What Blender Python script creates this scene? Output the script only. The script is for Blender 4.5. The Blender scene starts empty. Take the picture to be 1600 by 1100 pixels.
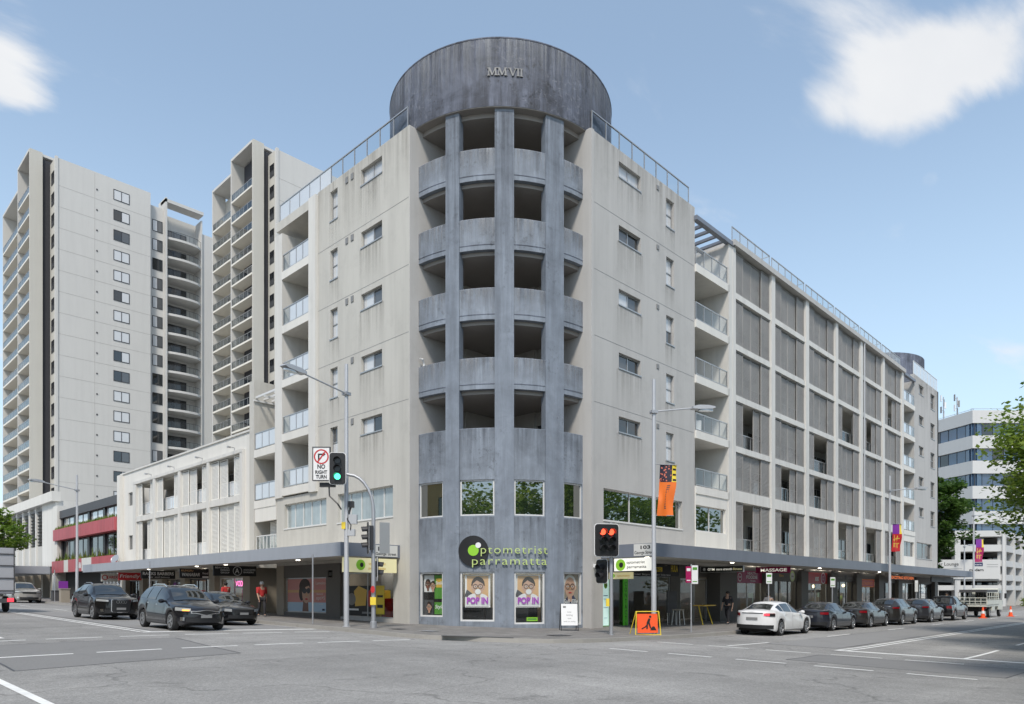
import bpy, bmesh, math, random
from mathutils import Vector, Matrix, noise as mnoise
random.seed(7)
R = math.radians
scene = bpy.context.scene
COL = scene.collection

# ------------------------------------------------------------ camera
CAMZ = 1.65
cam_data = bpy.data.cameras.new('camera')
cam_data.sensor_width = 36.0
cam_data.sensor_fit = 'HORIZONTAL'
cam_data.lens = 1106.0 / 1600.0 * 36.0
cam_data.shift_y = 375.0 / 1600.0
cam_data.clip_start = 0.1
cam_data.clip_end = 6000
cam = bpy.data.objects.new('camera', cam_data)
cam.location = (0, 0, CAMZ)
cam.rotation_euler = (R(90), 0, R(44.1 - 90))
COL.objects.link(cam)
scene.camera = cam

# ------------------------------------------------------------ sky and sun
SUN_EL, SUN_AZ = 52.0, 218.0        # azimuth of the sun, degrees counter-clockwise from +X
world = bpy.data.worlds.new('World')
scene.world = world
world.use_nodes = True
wn = world.node_tree
wn.nodes.clear()
def N(t, kind, **kw):
    n = t.nodes.new(kind)
    for k, v in kw.items():
        if k.startswith('i_'):
            n.inputs[k[2:].replace('_', ' ')].default_value = v
        elif k.startswith('n_'):
            n.inputs[int(k[2:])].default_value = v
        else:
            setattr(n, k, v)
    return n
def MATH(t, op, a, b=None, clamp=False):
    n = t.nodes.new('ShaderNodeMath'); n.operation = op; n.use_clamp = clamp
    for i, s in enumerate((a, b)):
        if s is None: continue
        if isinstance(s, (int, float)): n.inputs[i].default_value = s
        else: t.links.new(s, n.inputs[i])
    return n.outputs[0]
sky = N(wn, 'ShaderNodeTexSky', sky_type='NISHITA', sun_disc=False, sun_elevation=R(SUN_EL),
        sun_rotation=R(90 - SUN_AZ), altitude=20, air_density=1.0, dust_density=0.9, ozone_density=1.0)
tc = N(wn, 'ShaderNodeTexCoord')
sep = N(wn, 'ShaderNodeSeparateXYZ')
wn.links.new(tc.outputs['Generated'], sep.inputs[0])
zz = MATH(wn, 'ADD', MATH(wn, 'MAXIMUM', sep.outputs['Z'], 0.0), 0.12)
ux = MATH(wn, 'DIVIDE', sep.outputs['X'], zz)
uy = MATH(wn, 'DIVIDE', sep.outputs['Y'], zz)
cmb = N(wn, 'ShaderNodeCombineXYZ')
wn.links.new(ux, cmb.inputs[0]); wn.links.new(uy, cmb.inputs[1])
nz = N(wn, 'ShaderNodeTexNoise', i_Scale=2.6, i_Detail=9.0, i_Roughness=0.56, i_Distortion=0.5)
mp = N(wn, 'ShaderNodeMapping'); mp.inputs['Location'].default_value = (3.1, 7.7, 0); mp.inputs['Rotation'].default_value = (0, 0, R(35)); mp.inputs['Scale'].default_value = (0.62, 1.25, 1)
wn.links.new(cmb.outputs[0], mp.inputs[0]); wn.links.new(mp.outputs[0], nz.inputs['Vector'])
cloud = nz.outputs['Fac']
def sky_bank(dx, dy, dz, rad, amount, t):
    """a bank of cloud round one direction of the sky"""
    z_ = dz / math.sqrt(dx*dx+dy*dy+dz*dz)
    d = N(wn, 'ShaderNodeVectorMath', operation='DISTANCE')
    L_ = math.sqrt(dx*dx+dy*dy+dz*dz)
    wn.links.new(tc.outputs['Generated'], d.inputs[0]); d.inputs[1].default_value = (dx/L_, dy/L_, dz/L_)
    mr = N(wn, 'ShaderNodeMapRange', interpolation_type='SMOOTHSTEP')
    mr.inputs['From Min'].default_value = rad; mr.inputs['From Max'].default_value = rad*0.15
    mr.inputs['To Min'].default_value = 0; mr.inputs['To Max'].default_value = amount
    wn.links.new(d.outputs['Value'], mr.inputs['Value'])
    return MATH(wn, 'ADD', t, mr.outputs[0])
cloud = MATH(wn, 'ADD', MATH(wn, 'MULTIPLY', MATH(wn, 'SUBTRACT', cloud, 0.5), 2.3), 0.17)
for b in ((.205, 1.225, .80, .085, .34), (.205, 1.225, .72, .07, .28), (.20, 1.23, .17, .11, .34),
          (1.014, .390, .681, .050, .24), (1.052, .351, .701, .065, .28), (1.092, .309, .710, .075, .31), (1.130, .270, .723, .075, .31), (1.171, .228, .746, .080, .31), (1.215, .183, .773, .08, .30),
          (1.070, .332, .823, .075, .16), (1.121, .280, .814, .075, .16), (1.171, .228, .827, .075, .16), (1.19, .2, .43, .055, .26),
          (1.2, .19, .345, .05, .28), (1.129, .272, .583, .022, .26), (-.7, -.5, .8, .5, .40), (-.9, .8, .5, .45, .36),
          (.5, -1.0, .6, .5, .36), (-.3, -1.2, .35, .5, .32), (-1.0, .1, .25, .45, .36), (1.0, -.5, .4, .35, .32)):
    cloud = sky_bank(*b, cloud)
ramp = N(wn, 'ShaderNodeMapRange', interpolation_type='SMOOTHSTEP')
ramp.inputs['From Min'].default_value = 0.34; ramp.inputs['From Max'].default_value = 0.86
ramp.inputs['To Max'].default_value = 0.96
wn.links.new(cloud, ramp.inputs['Value'])
# thin high veil keeps the blue pale, as on a hazy summer day
veil = N(wn, 'ShaderNodeMix', data_type='RGBA'); hz = N(wn, 'ShaderNodeMapRange', interpolation_type='SMOOTHSTEP'); hz.inputs['From Min'].default_value = 0.0; hz.inputs['From Max'].default_value = 0.62; hz.inputs['To Min'].default_value = 0.72; hz.inputs['To Max'].default_value = 0.22
wn.links.new(sep.outputs['Z'], hz.inputs['Value']); wn.links.new(hz.outputs[0], veil.inputs[0])
wn.links.new(sky.outputs[0], veil.inputs[6]); veil.inputs[7].default_value = (4.3, 5.6, 6.5, 1)
mixc = N(wn, 'ShaderNodeMix', data_type='RGBA')
wn.links.new(ramp.outputs[0], mixc.inputs[0]); wn.links.new(veil.outputs[2], mixc.inputs[6])
nz2 = N(wn, 'ShaderNodeTexNoise', i_Scale=4.0, i_Detail=5.0)
wn.links.new(mp.outputs[0], nz2.inputs['Vector'])
cc = N(wn, 'ShaderNodeMix', data_type='RGBA')
cc.inputs[6].default_value = (4.0, 4.15, 4.4, 1); cc.inputs[7].default_value = (5.3, 5.3, 5.28, 1)
wn.links.new(nz2.outputs['Fac'], cc.inputs[0]); wn.links.new(cc.outputs[2], mixc.inputs[7])
bg = N(wn, 'ShaderNodeBackground', i_Strength=0.112)
wn.links.new(mixc.outputs[2], bg.inputs[0])
wo = N(wn, 'ShaderNodeOutputWorld'); wn.links.new(bg.outputs[0], wo.inputs[0])

sun_d = bpy.data.lights.new('sun', 'SUN'); sun_d.energy = 2.0; sun_d.angle = R(10); sun_d.color = (1.0, 0.93, 0.83)
sun = bpy.data.objects.new('sun', sun_d)
sdir = Vector((math.cos(R(SUN_AZ))*math.cos(R(SUN_EL)), math.sin(R(SUN_AZ))*math.cos(R(SUN_EL)), math.sin(R(SUN_EL))))
sun.rotation_euler = sdir.to_track_quat('Z', 'Y').to_euler()
sun.location = (0, 0, 60)
COL.objects.link(sun)
scene.view_settings.view_transform = 'Standard'
scene.view_settings.look = 'None'
scene.view_settings.exposure = 0.74
scene.view_settings.gamma = 1.0
scene.cycles.max_bounces = 6
scene.cycles.transparent_max_bounces = 8
scene.cycles.caustics_reflective = False
scene.cycles.caustics_refractive = False

# ------------------------------------------------------------ helpers
OFF = {}
def tag(o, label=None, cat=None, group=None, kind=None):
    if label: o['label'] = label
    if cat: o['category'] = cat
    if group: o['group'] = group
    if kind: o['kind'] = kind
    return o
def thing(name, label, cat, loc=(0, 0, 0), group=None):
    o = bpy.data.objects.new(name, None)
    o.empty_display_size = 0.3
    COL.objects.link(o); o.location = loc
    OFF[o.name] = Vector(loc)
    return tag(o, label, cat, group)
def link(name, me, mat, parent, label=None):
    o = bpy.data.objects.new(name, me)
    COL.objects.link(o)
    if mat is not None and len(me.materials) == 0: me.materials.append(mat)
    if parent is not None:
        o.parent = parent
        OFF[o.name] = OFF.get(parent.name, Vector((0, 0, 0)))
    if label: o['label'] = label
    return o
def copy_tree(o, parent=None):
    c = o.copy(); COL.objects.link(c); c.parent = parent
    for ch in list(o.children): copy_tree(ch, c)
    return c

class Frame:
    """a: along, n: outward, z: up"""
    def __init__(s, O, A, Nn=None, Z=(0, 0, 1)):
        s.O = Vector(O); s.A = Vector(A).normalized(); s.Z = Vector(Z).normalized()
        s.N = Vector(Nn).normalized() if Nn is not None else s.A.cross(s.Z)
        s.flip = s.A.cross(s.N).dot(s.Z) < 0
    def __call__(s, a, n, z): return s.O + s.A*a + s.N*n + s.Z*z
WF = Frame((0, 0, 0), (1, 0, 0), (0, 1, 0))

class MB:
    def __init__(s): s.v = []; s.f = []
    def add(s, vs, fs, flip=False):
        k = len(s.v); s.v.extend([tuple(p) for p in vs])
        for f in fs:
            f = [i+k for i in f]
            s.f.append(f[::-1] if flip else f)
        return s
    def box(s, fr, a0, a1, n0, n1, z0, z1):
        vs = [fr(a, n, z) for z in (z0, z1) for n in (n0, n1) for a in (a0, a1)]
        return s.add(vs, [(0, 2, 3, 1), (4, 5, 7, 6), (0, 1, 5, 4), (2, 6, 7, 3), (0, 4, 6, 2), (1, 3, 7, 5)], fr.flip)
    def prism(s, fr, pts, n0, n1):
        m = len(pts)
        vs = [fr(a, n0, z) for a, z in pts] + [fr(a, n1, z) for a, z in pts]
        fs = [tuple(range(m)), tuple(range(2*m-1, m-1, -1))]
        for i in range(m):
            j = (i+1) % m; fs.append((i, i+m, j+m, j))
        return s.add(vs, fs, fr.flip)
    def ell(s, fr, a, z, ra, rz, n0, n1, seg=20, t0=0, t1=360):
        full = t1-t0 >= 360
        k = seg if full else seg+1
        return s.prism(fr, [(a+ra*math.cos(R(t0+(t1-t0)*i/seg)), z+rz*math.sin(R(t0+(t1-t0)*i/seg))) for i in range(k)], n0, n1)
    def ring(s, fr, a, z, r0, r1, n0, n1, seg=28):
        vs = []
        for n in (n0, n1):
            for r in (r0, r1):
                vs += [fr(a+r*math.cos(2*math.pi*i/seg), n, z+r*math.sin(2*math.pi*i/seg)) for i in range(seg)]
        fs = []
        for i in range(seg):
            j = (i+1) % seg; b = 2*seg
            fs += [(i, j, seg+j, seg+i), (b+i, b+seg+i, b+seg+j, b+j), (seg+i, seg+j, b+seg+j, b+seg+i), (i, b+i, b+j, j)]
        return s.add(vs, fs, fr.flip)
    def tube(s, pts, rad, seg=10, caps=True):
        pts = [Vector(p) for p in pts]
        if not isinstance(rad, (list, tuple)): rad = [rad]*len(pts)
        k = len(s.v); ref = None; fs = []; vs = []
        for i, p in enumerate(pts):
            d = (pts[min(i+1, len(pts)-1)] - pts[max(i-1, 0)])
            d.normalize()
            if ref is None:
                ref = Vector((1, 0, 0)) if abs(d.x) < .9 else Vector((0, 1, 0))
            u = d.cross(ref).normalized(); w = d.cross(u).normalized()
            ref = -w if False else ref
            for j in range(seg):
                t = 2*math.pi*j/seg
                vs.append(p + (u*math.cos(t) + w*math.sin(t))*rad[i])
        for i in range(len(pts)-1):
            for j in range(seg):
                jj = (j+1) % seg
                fs.append((i*seg+j, i*seg+jj, (i+1)*seg+jj, (i+1)*seg+j))
        if caps:
            fs.append(tuple(range(seg-1, -1, -1))); fs.append(tuple((len(pts)-1)*seg+j for j in range(seg)))
        return s.add(vs, fs)
    def lathe(s, O, axis, prof, seg=20):
        """prof: (radius, distance along axis)"""
        O = Vector(O); d = Vector(axis).normalized()
        ref = Vector((0, 0, 1)) if abs(d.z) < .9 else Vector((1, 0, 0))
        u = d.cross(ref).normalized(); w = d.cross(u)
        vs = []; fs = []
        for r, h in prof:
            for j in range(seg):
                t = 2*math.pi*j/seg
                vs.append(O + d*h + (u*math.cos(t)+w*math.sin(t))*r)
        for i in range(len(prof)-1):
            for j in range(seg):
                jj = (j+1) % seg
                fs.append((i*seg+j, i*seg+jj, (i+1)*seg+jj, (i+1)*seg+j))
        fs.append(tuple(range(seg-1, -1, -1))); fs.append(tuple((len(prof)-1)*seg+j for j in range(seg)))
        return s.add(vs, fs)
    def arc(s, cx, cy, r0, r1, a0, a1, z0, z1, seg=12):
        vs = []
        for i in range(seg+1):
            a = R(a0 + (a1-a0)*i/seg); c, q = math.cos(a), math.sin(a)
            for r, z in ((r0, z0), (r1, z0), (r1, z1), (r0, z1)):
                vs.append((cx+r*c, cy+r*q, z))
        fs = []
        closed = abs(a1-a0) >= 359.9
        for i in range(seg):
            for k in range(4):
                kk = (k+1) % 4
                fs.append((i*4+k, i*4+kk, (i+1)*4+kk, (i+1)*4+k)[::-1])
        if not closed:
            fs.append((0, 1, 2, 3)); fs.append((seg*4+3, seg*4+2, seg*4+1, seg*4))
        return s.add(vs, fs)
    def wall(s, fn, a0, a1, z0, z1, holes, n0, n1, adiv=0, flip=False):
        """slab with rectangular openings; fn(a, n, z); n1 is the outer face"""
        As = {a0, a1}; Zs = {z0, z1}
        for h in holes: As |= {h[0], h[1]}; Zs |= {h[2], h[3]}
        As = sorted(a for a in As if a0-1e-6 <= a <= a1+1e-6); Zs = sorted(z for z in Zs if z0-1e-6 <= z <= z1+1e-6)
        if adiv:
            B = []
            for p, q in zip(As[:-1], As[1:]):
                k = max(1, int(math.ceil((q-p)/adiv)))
                B += [p+(q-p)*i/k for i in range(k)]
            As = B+[As[-1]]
        na, nz_ = len(As), len(Zs)
        idx = {}; vs = []
        for n in (n0, n1):
            for i, a in enumerate(As):
                for j, z in enumerate(Zs):
                    idx[(n, i, j)] = len(vs); vs.append(fn(a, n, z))
        def solid(i, j):
            if i < 0 or j < 0 or i >= na-1 or j >= nz_-1: return False
            ac = (As[i]+As[i+1])/2; zc = (Zs[j]+Zs[j+1])/2
            return not any(h[0] < ac < h[1] and h[2] < zc < h[3] for h in holes)
        fs = []
        for i in range(na-1):
            for j in range(nz_-1):
                if not solid(i, j): continue
                q = lambda n: (idx[(n, i, j)], idx[(n, i+1, j)], idx[(n, i+1, j+1)], idx[(n, i, j+1)])
                fs.append(q(n0)); fs.append(q(n1)[::-1])
                for di, dj, e in ((-1, 0, ((i, j), (i, j+1))), (1, 0, ((i+1, j+1), (i+1, j))), (0, -1, ((i+1, j), (i, j))), (0, 1, ((i, j+1), (i+1, j+1)))):
                    if not solid(i+di, j+dj):
                        (p, q_), (p2, q2) = e
                        fs.append((idx[(n0, p, q_)], idx[(n0, p2, q2)], idx[(n1, p2, q2)], idx[(n1, p, q_)]))
        return s.add(vs, fs, flip)
    def mesh(s, name, off=None, smooth=False, sharp=35):
        me = bpy.data.meshes.new(name)
        vs = s.v if off is None else [(p[0]-off.x, p[1]-off.y, p[2]-off.z) for p in s.v]
        me.from_pydata(vs, [], s.f); me.update()
        if smooth:
            me.polygons.foreach_set('use_smooth', [True]*len(me.polygons))
            if sharp: me.set_sharp_from_angle(angle=R(sharp))
        return me
    def build(s, name, mat, parent=None, smooth=False, label=None, sharp=35):
        off = OFF.get(parent.name) if parent is not None else None
        return link(name, s.mesh(name, off, smooth, sharp), mat, parent, label)
def bx(name, mat, parent, fr, *d, label=None):
    return MB().box(fr, *d).build(name, mat, parent, label=label)

_tx = {}
def text_verts(txt, size=1.0, bold=0.0, spacing=1.0):
    key = (txt, bold, spacing)
    if key not in _tx:
        cu = bpy.data.curves.new('t', 'FONT'); cu.body = txt; cu.size = 1.0; cu.offset = bold; cu.space_character = spacing
        cu.resolution_u = 3
        ob = bpy.data.objects.new('t', cu); COL.objects.link(ob)
        me = bpy.data.meshes.new_from_object(ob.evaluated_get(bpy.context.evaluated_depsgraph_get()))
        vs = [v.co.copy() for v in me.vertices]; fs = [tuple(p.vertices) for p in me.polygons]
        bpy.data.objects.remove(ob); bpy.data.curves.remove(cu); bpy.data.meshes.remove(me)
        _tx[key] = (vs, fs)
    return _tx[key]
def text(mb, fr, txt, a, z, h, n, width=None, bold=0.0, align='C', thick=0.0, spacing=1.0, slant=0.0):
    """flat lettering of cap height h at (a, z) = baseline; width stretches it to fit"""
    vs, fs = text_verts(txt, 1, bold, spacing)
    if not vs: return mb
    x0 = min(v.x for v in vs); x1 = max(v.x for v in vs)
    k = h/0.70
    kx = k if width is None else width/(x1-x0)
    w = (x1-x0)*kx
    sh = {'C': -w/2, 'L': 0, 'R': -w}[align]
    P = [fr(a+sh+(v.x-x0)*kx+slant*v.y*k, n, z+v.y*k) for v in vs]
    mb.add(P, fs, not fr.flip)
    if thick:
        P2 = [fr(a+sh+(v.x-x0)*kx+slant*v.y*k, n-thick, z+v.y*k) for v in vs]
        from collections import Counter
        ec = Counter()
        for f in fs:
            for i in range(len(f)): ec[tuple(sorted((f[i], f[(i+1) % len(f)])))] += 1
        m = len(P)
        side = [(e[0], e[1], e[1]+m, e[0]+m) for e, c in ec.items() if c == 1]
        mb.add(P+P2, side)
    return mb

# ------------------------------------------------------------ materials
def new_mat(name):
    m = bpy.data.materials.new(name); m.use_nodes = True
    return m, m.node_tree, m.node_tree.nodes['Principled BSDF']
def pmat(name, col, rough=0.6, metal=0.0, spec=0.5, coat=0.0, ior=1.5, var=0.0, vscale=3.0, streak=0.0, bump=0.0, bscale=40.0, obj=False, emit=None, estr=0.0, detail=4.0, dirt=0.0, alpha=1.0):
    m, t, b = new_mat(name)
    b.inputs['Base Color'].default_value = (*col, 1)
    b.inputs['Roughness'].default_value = rough
    b.inputs['Metallic'].default_value = metal
    b.inputs['Specular IOR Level'].default_value = spec
    b.inputs['IOR'].default_value = ior
    b.inputs['Coat Weight'].default_value = coat
    b.inputs['Coat Roughness'].default_value = 0.03
    if emit:
        b.inputs['Emission Color'].default_value = (*emit, 1); b.inputs['Emission Strength'].default_value = estr
    if var or streak or bump or dirt:
        if obj:
            src = N(t, 'ShaderNodeTexCoord').outputs['Object']
        else:
            src = N(t, 'ShaderNodeNewGeometry').outputs['Position']
        fac = None
        if var:
            n = N(t, 'ShaderNodeTexNoise', i_Scale=vscale, i_Detail=detail, i_Roughness=0.6); t.links.new(src, n.inputs['Vector'])
            fac = MATH(t, 'ADD', MATH(t, 'MULTIPLY', n.outputs['Fac'], 2*var), 1-var)
        if streak:
            mp_ = N(t, 'ShaderNodeMapping'); mp_.inputs['Scale'].default_value = (1.7, 1.7, 0.13); t.links.new(src, mp_.inputs[0])
            n = N(t, 'ShaderNodeTexNoise', i_Scale=1.0, i_Detail=5.0, i_Roughness=0.65); t.links.new(mp_.outputs[0], n.inputs['Vector'])
            mr = N(t, 'ShaderNodeMapRange'); mr.inputs['From Min'].default_value = .42; mr.inputs['From Max'].default_value = .75
            mr.inputs['To Min'].default_value = 1.0; mr.inputs['To Max'].default_value = 1-streak; t.links.new(n.outputs['Fac'], mr.inputs['Value'])
            fac = mr.outputs[0] if fac is None else MATH(t, 'MULTIPLY', fac, mr.outputs[0])
        if dirt:
            n = N(t, 'ShaderNodeTexNoise', i_Scale=0.9, i_Detail=8.0, i_Roughness=0.72); t.links.new(src, n.inputs['Vector'])
            mr = N(t, 'ShaderNodeMapRange'); mr.inputs['From Min'].default_value = .52; mr.inputs['From Max'].default_value = .72
            mr.inputs['To Min'].default_value = 1.0; mr.inputs['To Max'].default_value = 1-dirt; t.links.new(n.outputs['Fac'], mr.inputs['Value'])
            fac = mr.outputs[0] if fac is None else MATH(t, 'MULTIPLY', fac, mr.outputs[0])
        if fac is not None:
            mx = N(t, 'ShaderNodeVectorMath', operation='SCALE'); mx.inputs[0].default_value = col
            t.links.new(fac, mx.inputs['Scale']); t.links.new(mx.outputs[0], b.inputs['Base Color'])
        if bump:
            n = N(t, 'ShaderNodeTexNoise', i_Scale=bscale, i_Detail=3.0); t.links.new(src, n.inputs['Vector'])
            bp = N(t, 'ShaderNodeBump', i_Strength=bump, i_Distance=0.02); t.links.new(n.outputs['Fac'], bp.inputs['Height']); t.links.new(bp.outputs[0], b.inputs['Normal'])
    return m
def clear_glass(name, tint=(.97, .98, .98), f0=.05, f90=.9):
    """thin pane: clear face-on, mirror-like at a glancing angle (same from both sides)"""
    m, t, b = new_mat(name)
    t.nodes.remove(b)
    out = t.nodes['Material Output']
    tr = N(t, 'ShaderNodeBsdfTransparent'); tr.inputs[0].default_value = (*tint, 1)
    gl = N(t, 'ShaderNodeBsdfGlossy'); gl.inputs['Roughness'].default_value = 0.01
    lw = N(t, 'ShaderNodeLayerWeight'); lw.inputs['Blend'].default_value = .5
    fac = MATH(t, 'ADD', MATH(t, 'MULTIPLY', MATH(t, 'POWER', lw.outputs['Facing'], 5.0), f90-f0), f0)
    mx = N(t, 'ShaderNodeMixShader'); t.links.new(fac, mx.inputs[0]); t.links.new(tr.outputs[0], mx.inputs[1]); t.links.new(gl.outputs[0], mx.inputs[2])
    t.links.new(mx.outputs[0], out.inputs[0])
    return m
M = {}
M['render'] = pmat('beige_render', (.535, .518, .475), .85, var=.05, vscale=.35, streak=.15, bump=.12, bscale=30, dirt=.10)
M['render_grey'] = pmat('grey_render', (.475, .463, .445), .85, var=.05, vscale=.35, streak=.12, bump=.12, bscale=30, dirt=.08)
M['render_white'] = pmat('offwhite_render', (.71, .69, .645), .85, var=.04, vscale=.5, streak=.10, bump=.1, bscale=30)
M['frame_white'] = pmat('pale_concrete_frame', (.66, .645, .61), .8, var=.05, vscale=.8, streak=.16, dirt=.08)
M['soffit'] = pmat('soffit_paint', (.60, .58, .53), .9, var=.05, vscale=.8)
M['inner'] = pmat('balcony_wall_paint', (.42, .405, .375), .9, var=.05)
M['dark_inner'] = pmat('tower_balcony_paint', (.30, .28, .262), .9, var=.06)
M['awning'] = pmat('blue_grey_fascia', (.175, .195, .235), .45, var=.06, vscale=1.2, streak=.12)
M['awning_pale'] = pmat('pale_fascia', (.36, .385, .43), .5, var=.05, vscale=1.2, streak=.08)
M['alu'] = pmat('aluminium', (.46, .46, .46), .4, .7, var=.05)
M['alu_white'] = pmat('white_aluminium', (.66, .66, .65), .4)
M['galv'] = pmat('galvanised_steel', (.40, .41, .43), .5, .55, var=.12, vscale=2.5)
M['pole_paint'] = pmat('pole_paint', (.47, .48, .50), .5, .3, var=.08, vscale=3)
M['black_metal'] = pmat('black_metal', (.025, .025, .028), .45)
M['dark_frame'] = pmat('dark_window_frame', (.035, .035, .04), .45)
M['glass_dark'] = pmat('dark_window_glass', (.015, .018, .02), .03, ior=1.9)
M['glass_grey'] = pmat('grey_window_glass', (.09, .095, .10), .04, ior=1.8)
M['glass_blind'] = pmat('glass_over_white_blind', (.60, .61, .62), .12, coat=1.0, var=.04, vscale=2)
M['glass_curtain'] = pmat('glass_over_curtain', (.34, .39, .40), .2, coat=1.0, var=.35, vscale=1.3, streak=.35)
M['glass_green'] = pmat('reflective_glass', (.012, .02, .014), .012, ior=3.6)
M['glass_blue'] = pmat('blue_office_glass', (.045, .09, .16), .05, ior=2.0, var=.5, vscale=.35)
M['bal_glass'] = clear_glass('balustrade_glass', (.94, .96, .965), .045)
M['bal_tint'] = clear_glass('tinted_balustrade_glass', (.66, .69, .70), .10)
M['bal_frost'] = pmat('pale_balustrade_glass', (.60, .63, .66), .12, coat=.8, var=.10, vscale=.6)
M['shop_glass'] = clear_glass('shop_glass', (.965, .975, .97), .035)
M['slat_shaded'] = pmat('shaded_screen_slats', (.32, .308, .295), .6, var=.2, vscale=.7, dirt=.25)  # screen finish kept dark: shade on the right wing is in the colour
M['slat_sunlit'] = pmat('sunlit_screen_slats', (.80, .785, .74), .6, var=.08, vscale=1.5)  # paler copy of the finish: sunlight on the left wing is in the colour
M['black'] = pmat('black_paint', (.012, .012, .013), .5)
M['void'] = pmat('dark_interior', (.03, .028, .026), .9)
M['shop_dark'] = pmat('shopfront_charcoal', (.12, .112, .102), .6, var=.1)
M['shop_tan'] = pmat('shopfront_tan', (.33, .29, .235), .7, var=.08)
M['white'] = pmat('white_print', (.78, .78, .78), .5)
M['offwhite'] = pmat('offwhite_print', (.66, .66, .63), .5)
M['red'] = pmat('red_print', (.50, .025, .03), .45)
M['magenta'] = pmat('magenta_print', (.36, .012, .10), .45)
M['purple'] = pmat('purple_print', (.20, .03, .30), .5)
M['violet'] = pmat('violet_print', (.42, .07, .52), .5)
M['orange'] = pmat('orange_print', (.78, .17, .02), .6)
M['yellow'] = pmat('yellow_print', (.80, .60, .05), .5)
M['gold'] = pmat('gold_print', (.70, .45, .08), .5)
M['lime'] = pmat('lime_print', (.28, .60, .04), .45)
M['lime_pale'] = pmat('pale_lime_letters', (.50, .62, .22), .4)
M['green'] = pmat('green_print', (.10, .30, .05), .5)
M['mint'] = pmat('mint_print', (.55, .75, .68), .5)
M['navy'] = pmat('navy_print', (.02, .03, .09), .5)
M['skin'] = pmat('printed_skin', (.58, .36, .26), .55)
M['skin_dark'] = pmat('printed_dark_skin', (.20, .10, .07), .55)
M['hair'] = pmat('printed_hair', (.04, .025, .018), .6)
M['peach'] = pmat('peach_print', (.66, .40, .20), .55)
M['pinkwash'] = pmat('rose_print', (.62, .27, .25), .55)
M['bluewash'] = pmat('pale_blue_print', (.45, .60, .74), .55)
M['grey'] = pmat('mid_grey', (.22, .22, .22), .6)
M['grey_dk'] = pmat('dark_grey', (.07, .07, .075), .6)
M['rubber'] = pmat('tyre_rubber', (.018, .018, .019), .85)
M['rim'] = pmat('wheel_alloy', (.48, .48, .49), .3, .85)
M['car_glass'] = pmat('car_glass', (.006, .008, .008), .02, ior=2.3)
M['chrome'] = pmat('chrome', (.75, .75, .76), .12, 1.0)
M['lamp_clear'] = pmat('headlamp_lens', (.50, .52, .53), .1, .3, coat=1.0)
M['lamp_red'] = pmat('tail_lamp_red', (.22, .006, .012), .12, coat=1.0)
M['lamp_amber'] = pmat('lit_indicator', (.9, .3, .05), .2, emit=(1, .38, .08), estr=1.2)
M['brake_lit'] = pmat('lit_brake_lamp', (.6, .02, .03), .2, emit=(1, .06, .09), estr=.9)
M['underbody'] = pmat('underbody', (.012, .012, .012), .9)
M['bark'] = pmat('bark', (.12, .095, .07), .9, var=.3, vscale=6, bump=.6, bscale=14)
M['concrete'] = pmat('pale_concrete', (.40, .385, .36), .85, var=.10, vscale=1.5, dirt=.15, bump=.2, bscale=20)
M['kerb'] = pmat('kerb_concrete', (.34, .325, .30), .85, var=.12, vscale=1.2, dirt=.25)
M['line'] = pmat('road_paint', (.78, .78, .76), .7, var=.16, vscale=5, dirt=.22, detail=6)
M['seal_dark'] = pmat('newer_asphalt', (.205, .202, .198), .85, var=.28, vscale=30, detail=3, dirt=.15)
M['seal_pale'] = pmat('worn_asphalt', (.25, .247, .243), .85, var=.22, vscale=30, detail=3, dirt=.12)
M['tactile'] = pmat('asphalt_patch', (.10, .10, .10), .9, var=.2, vscale=4)
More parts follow.
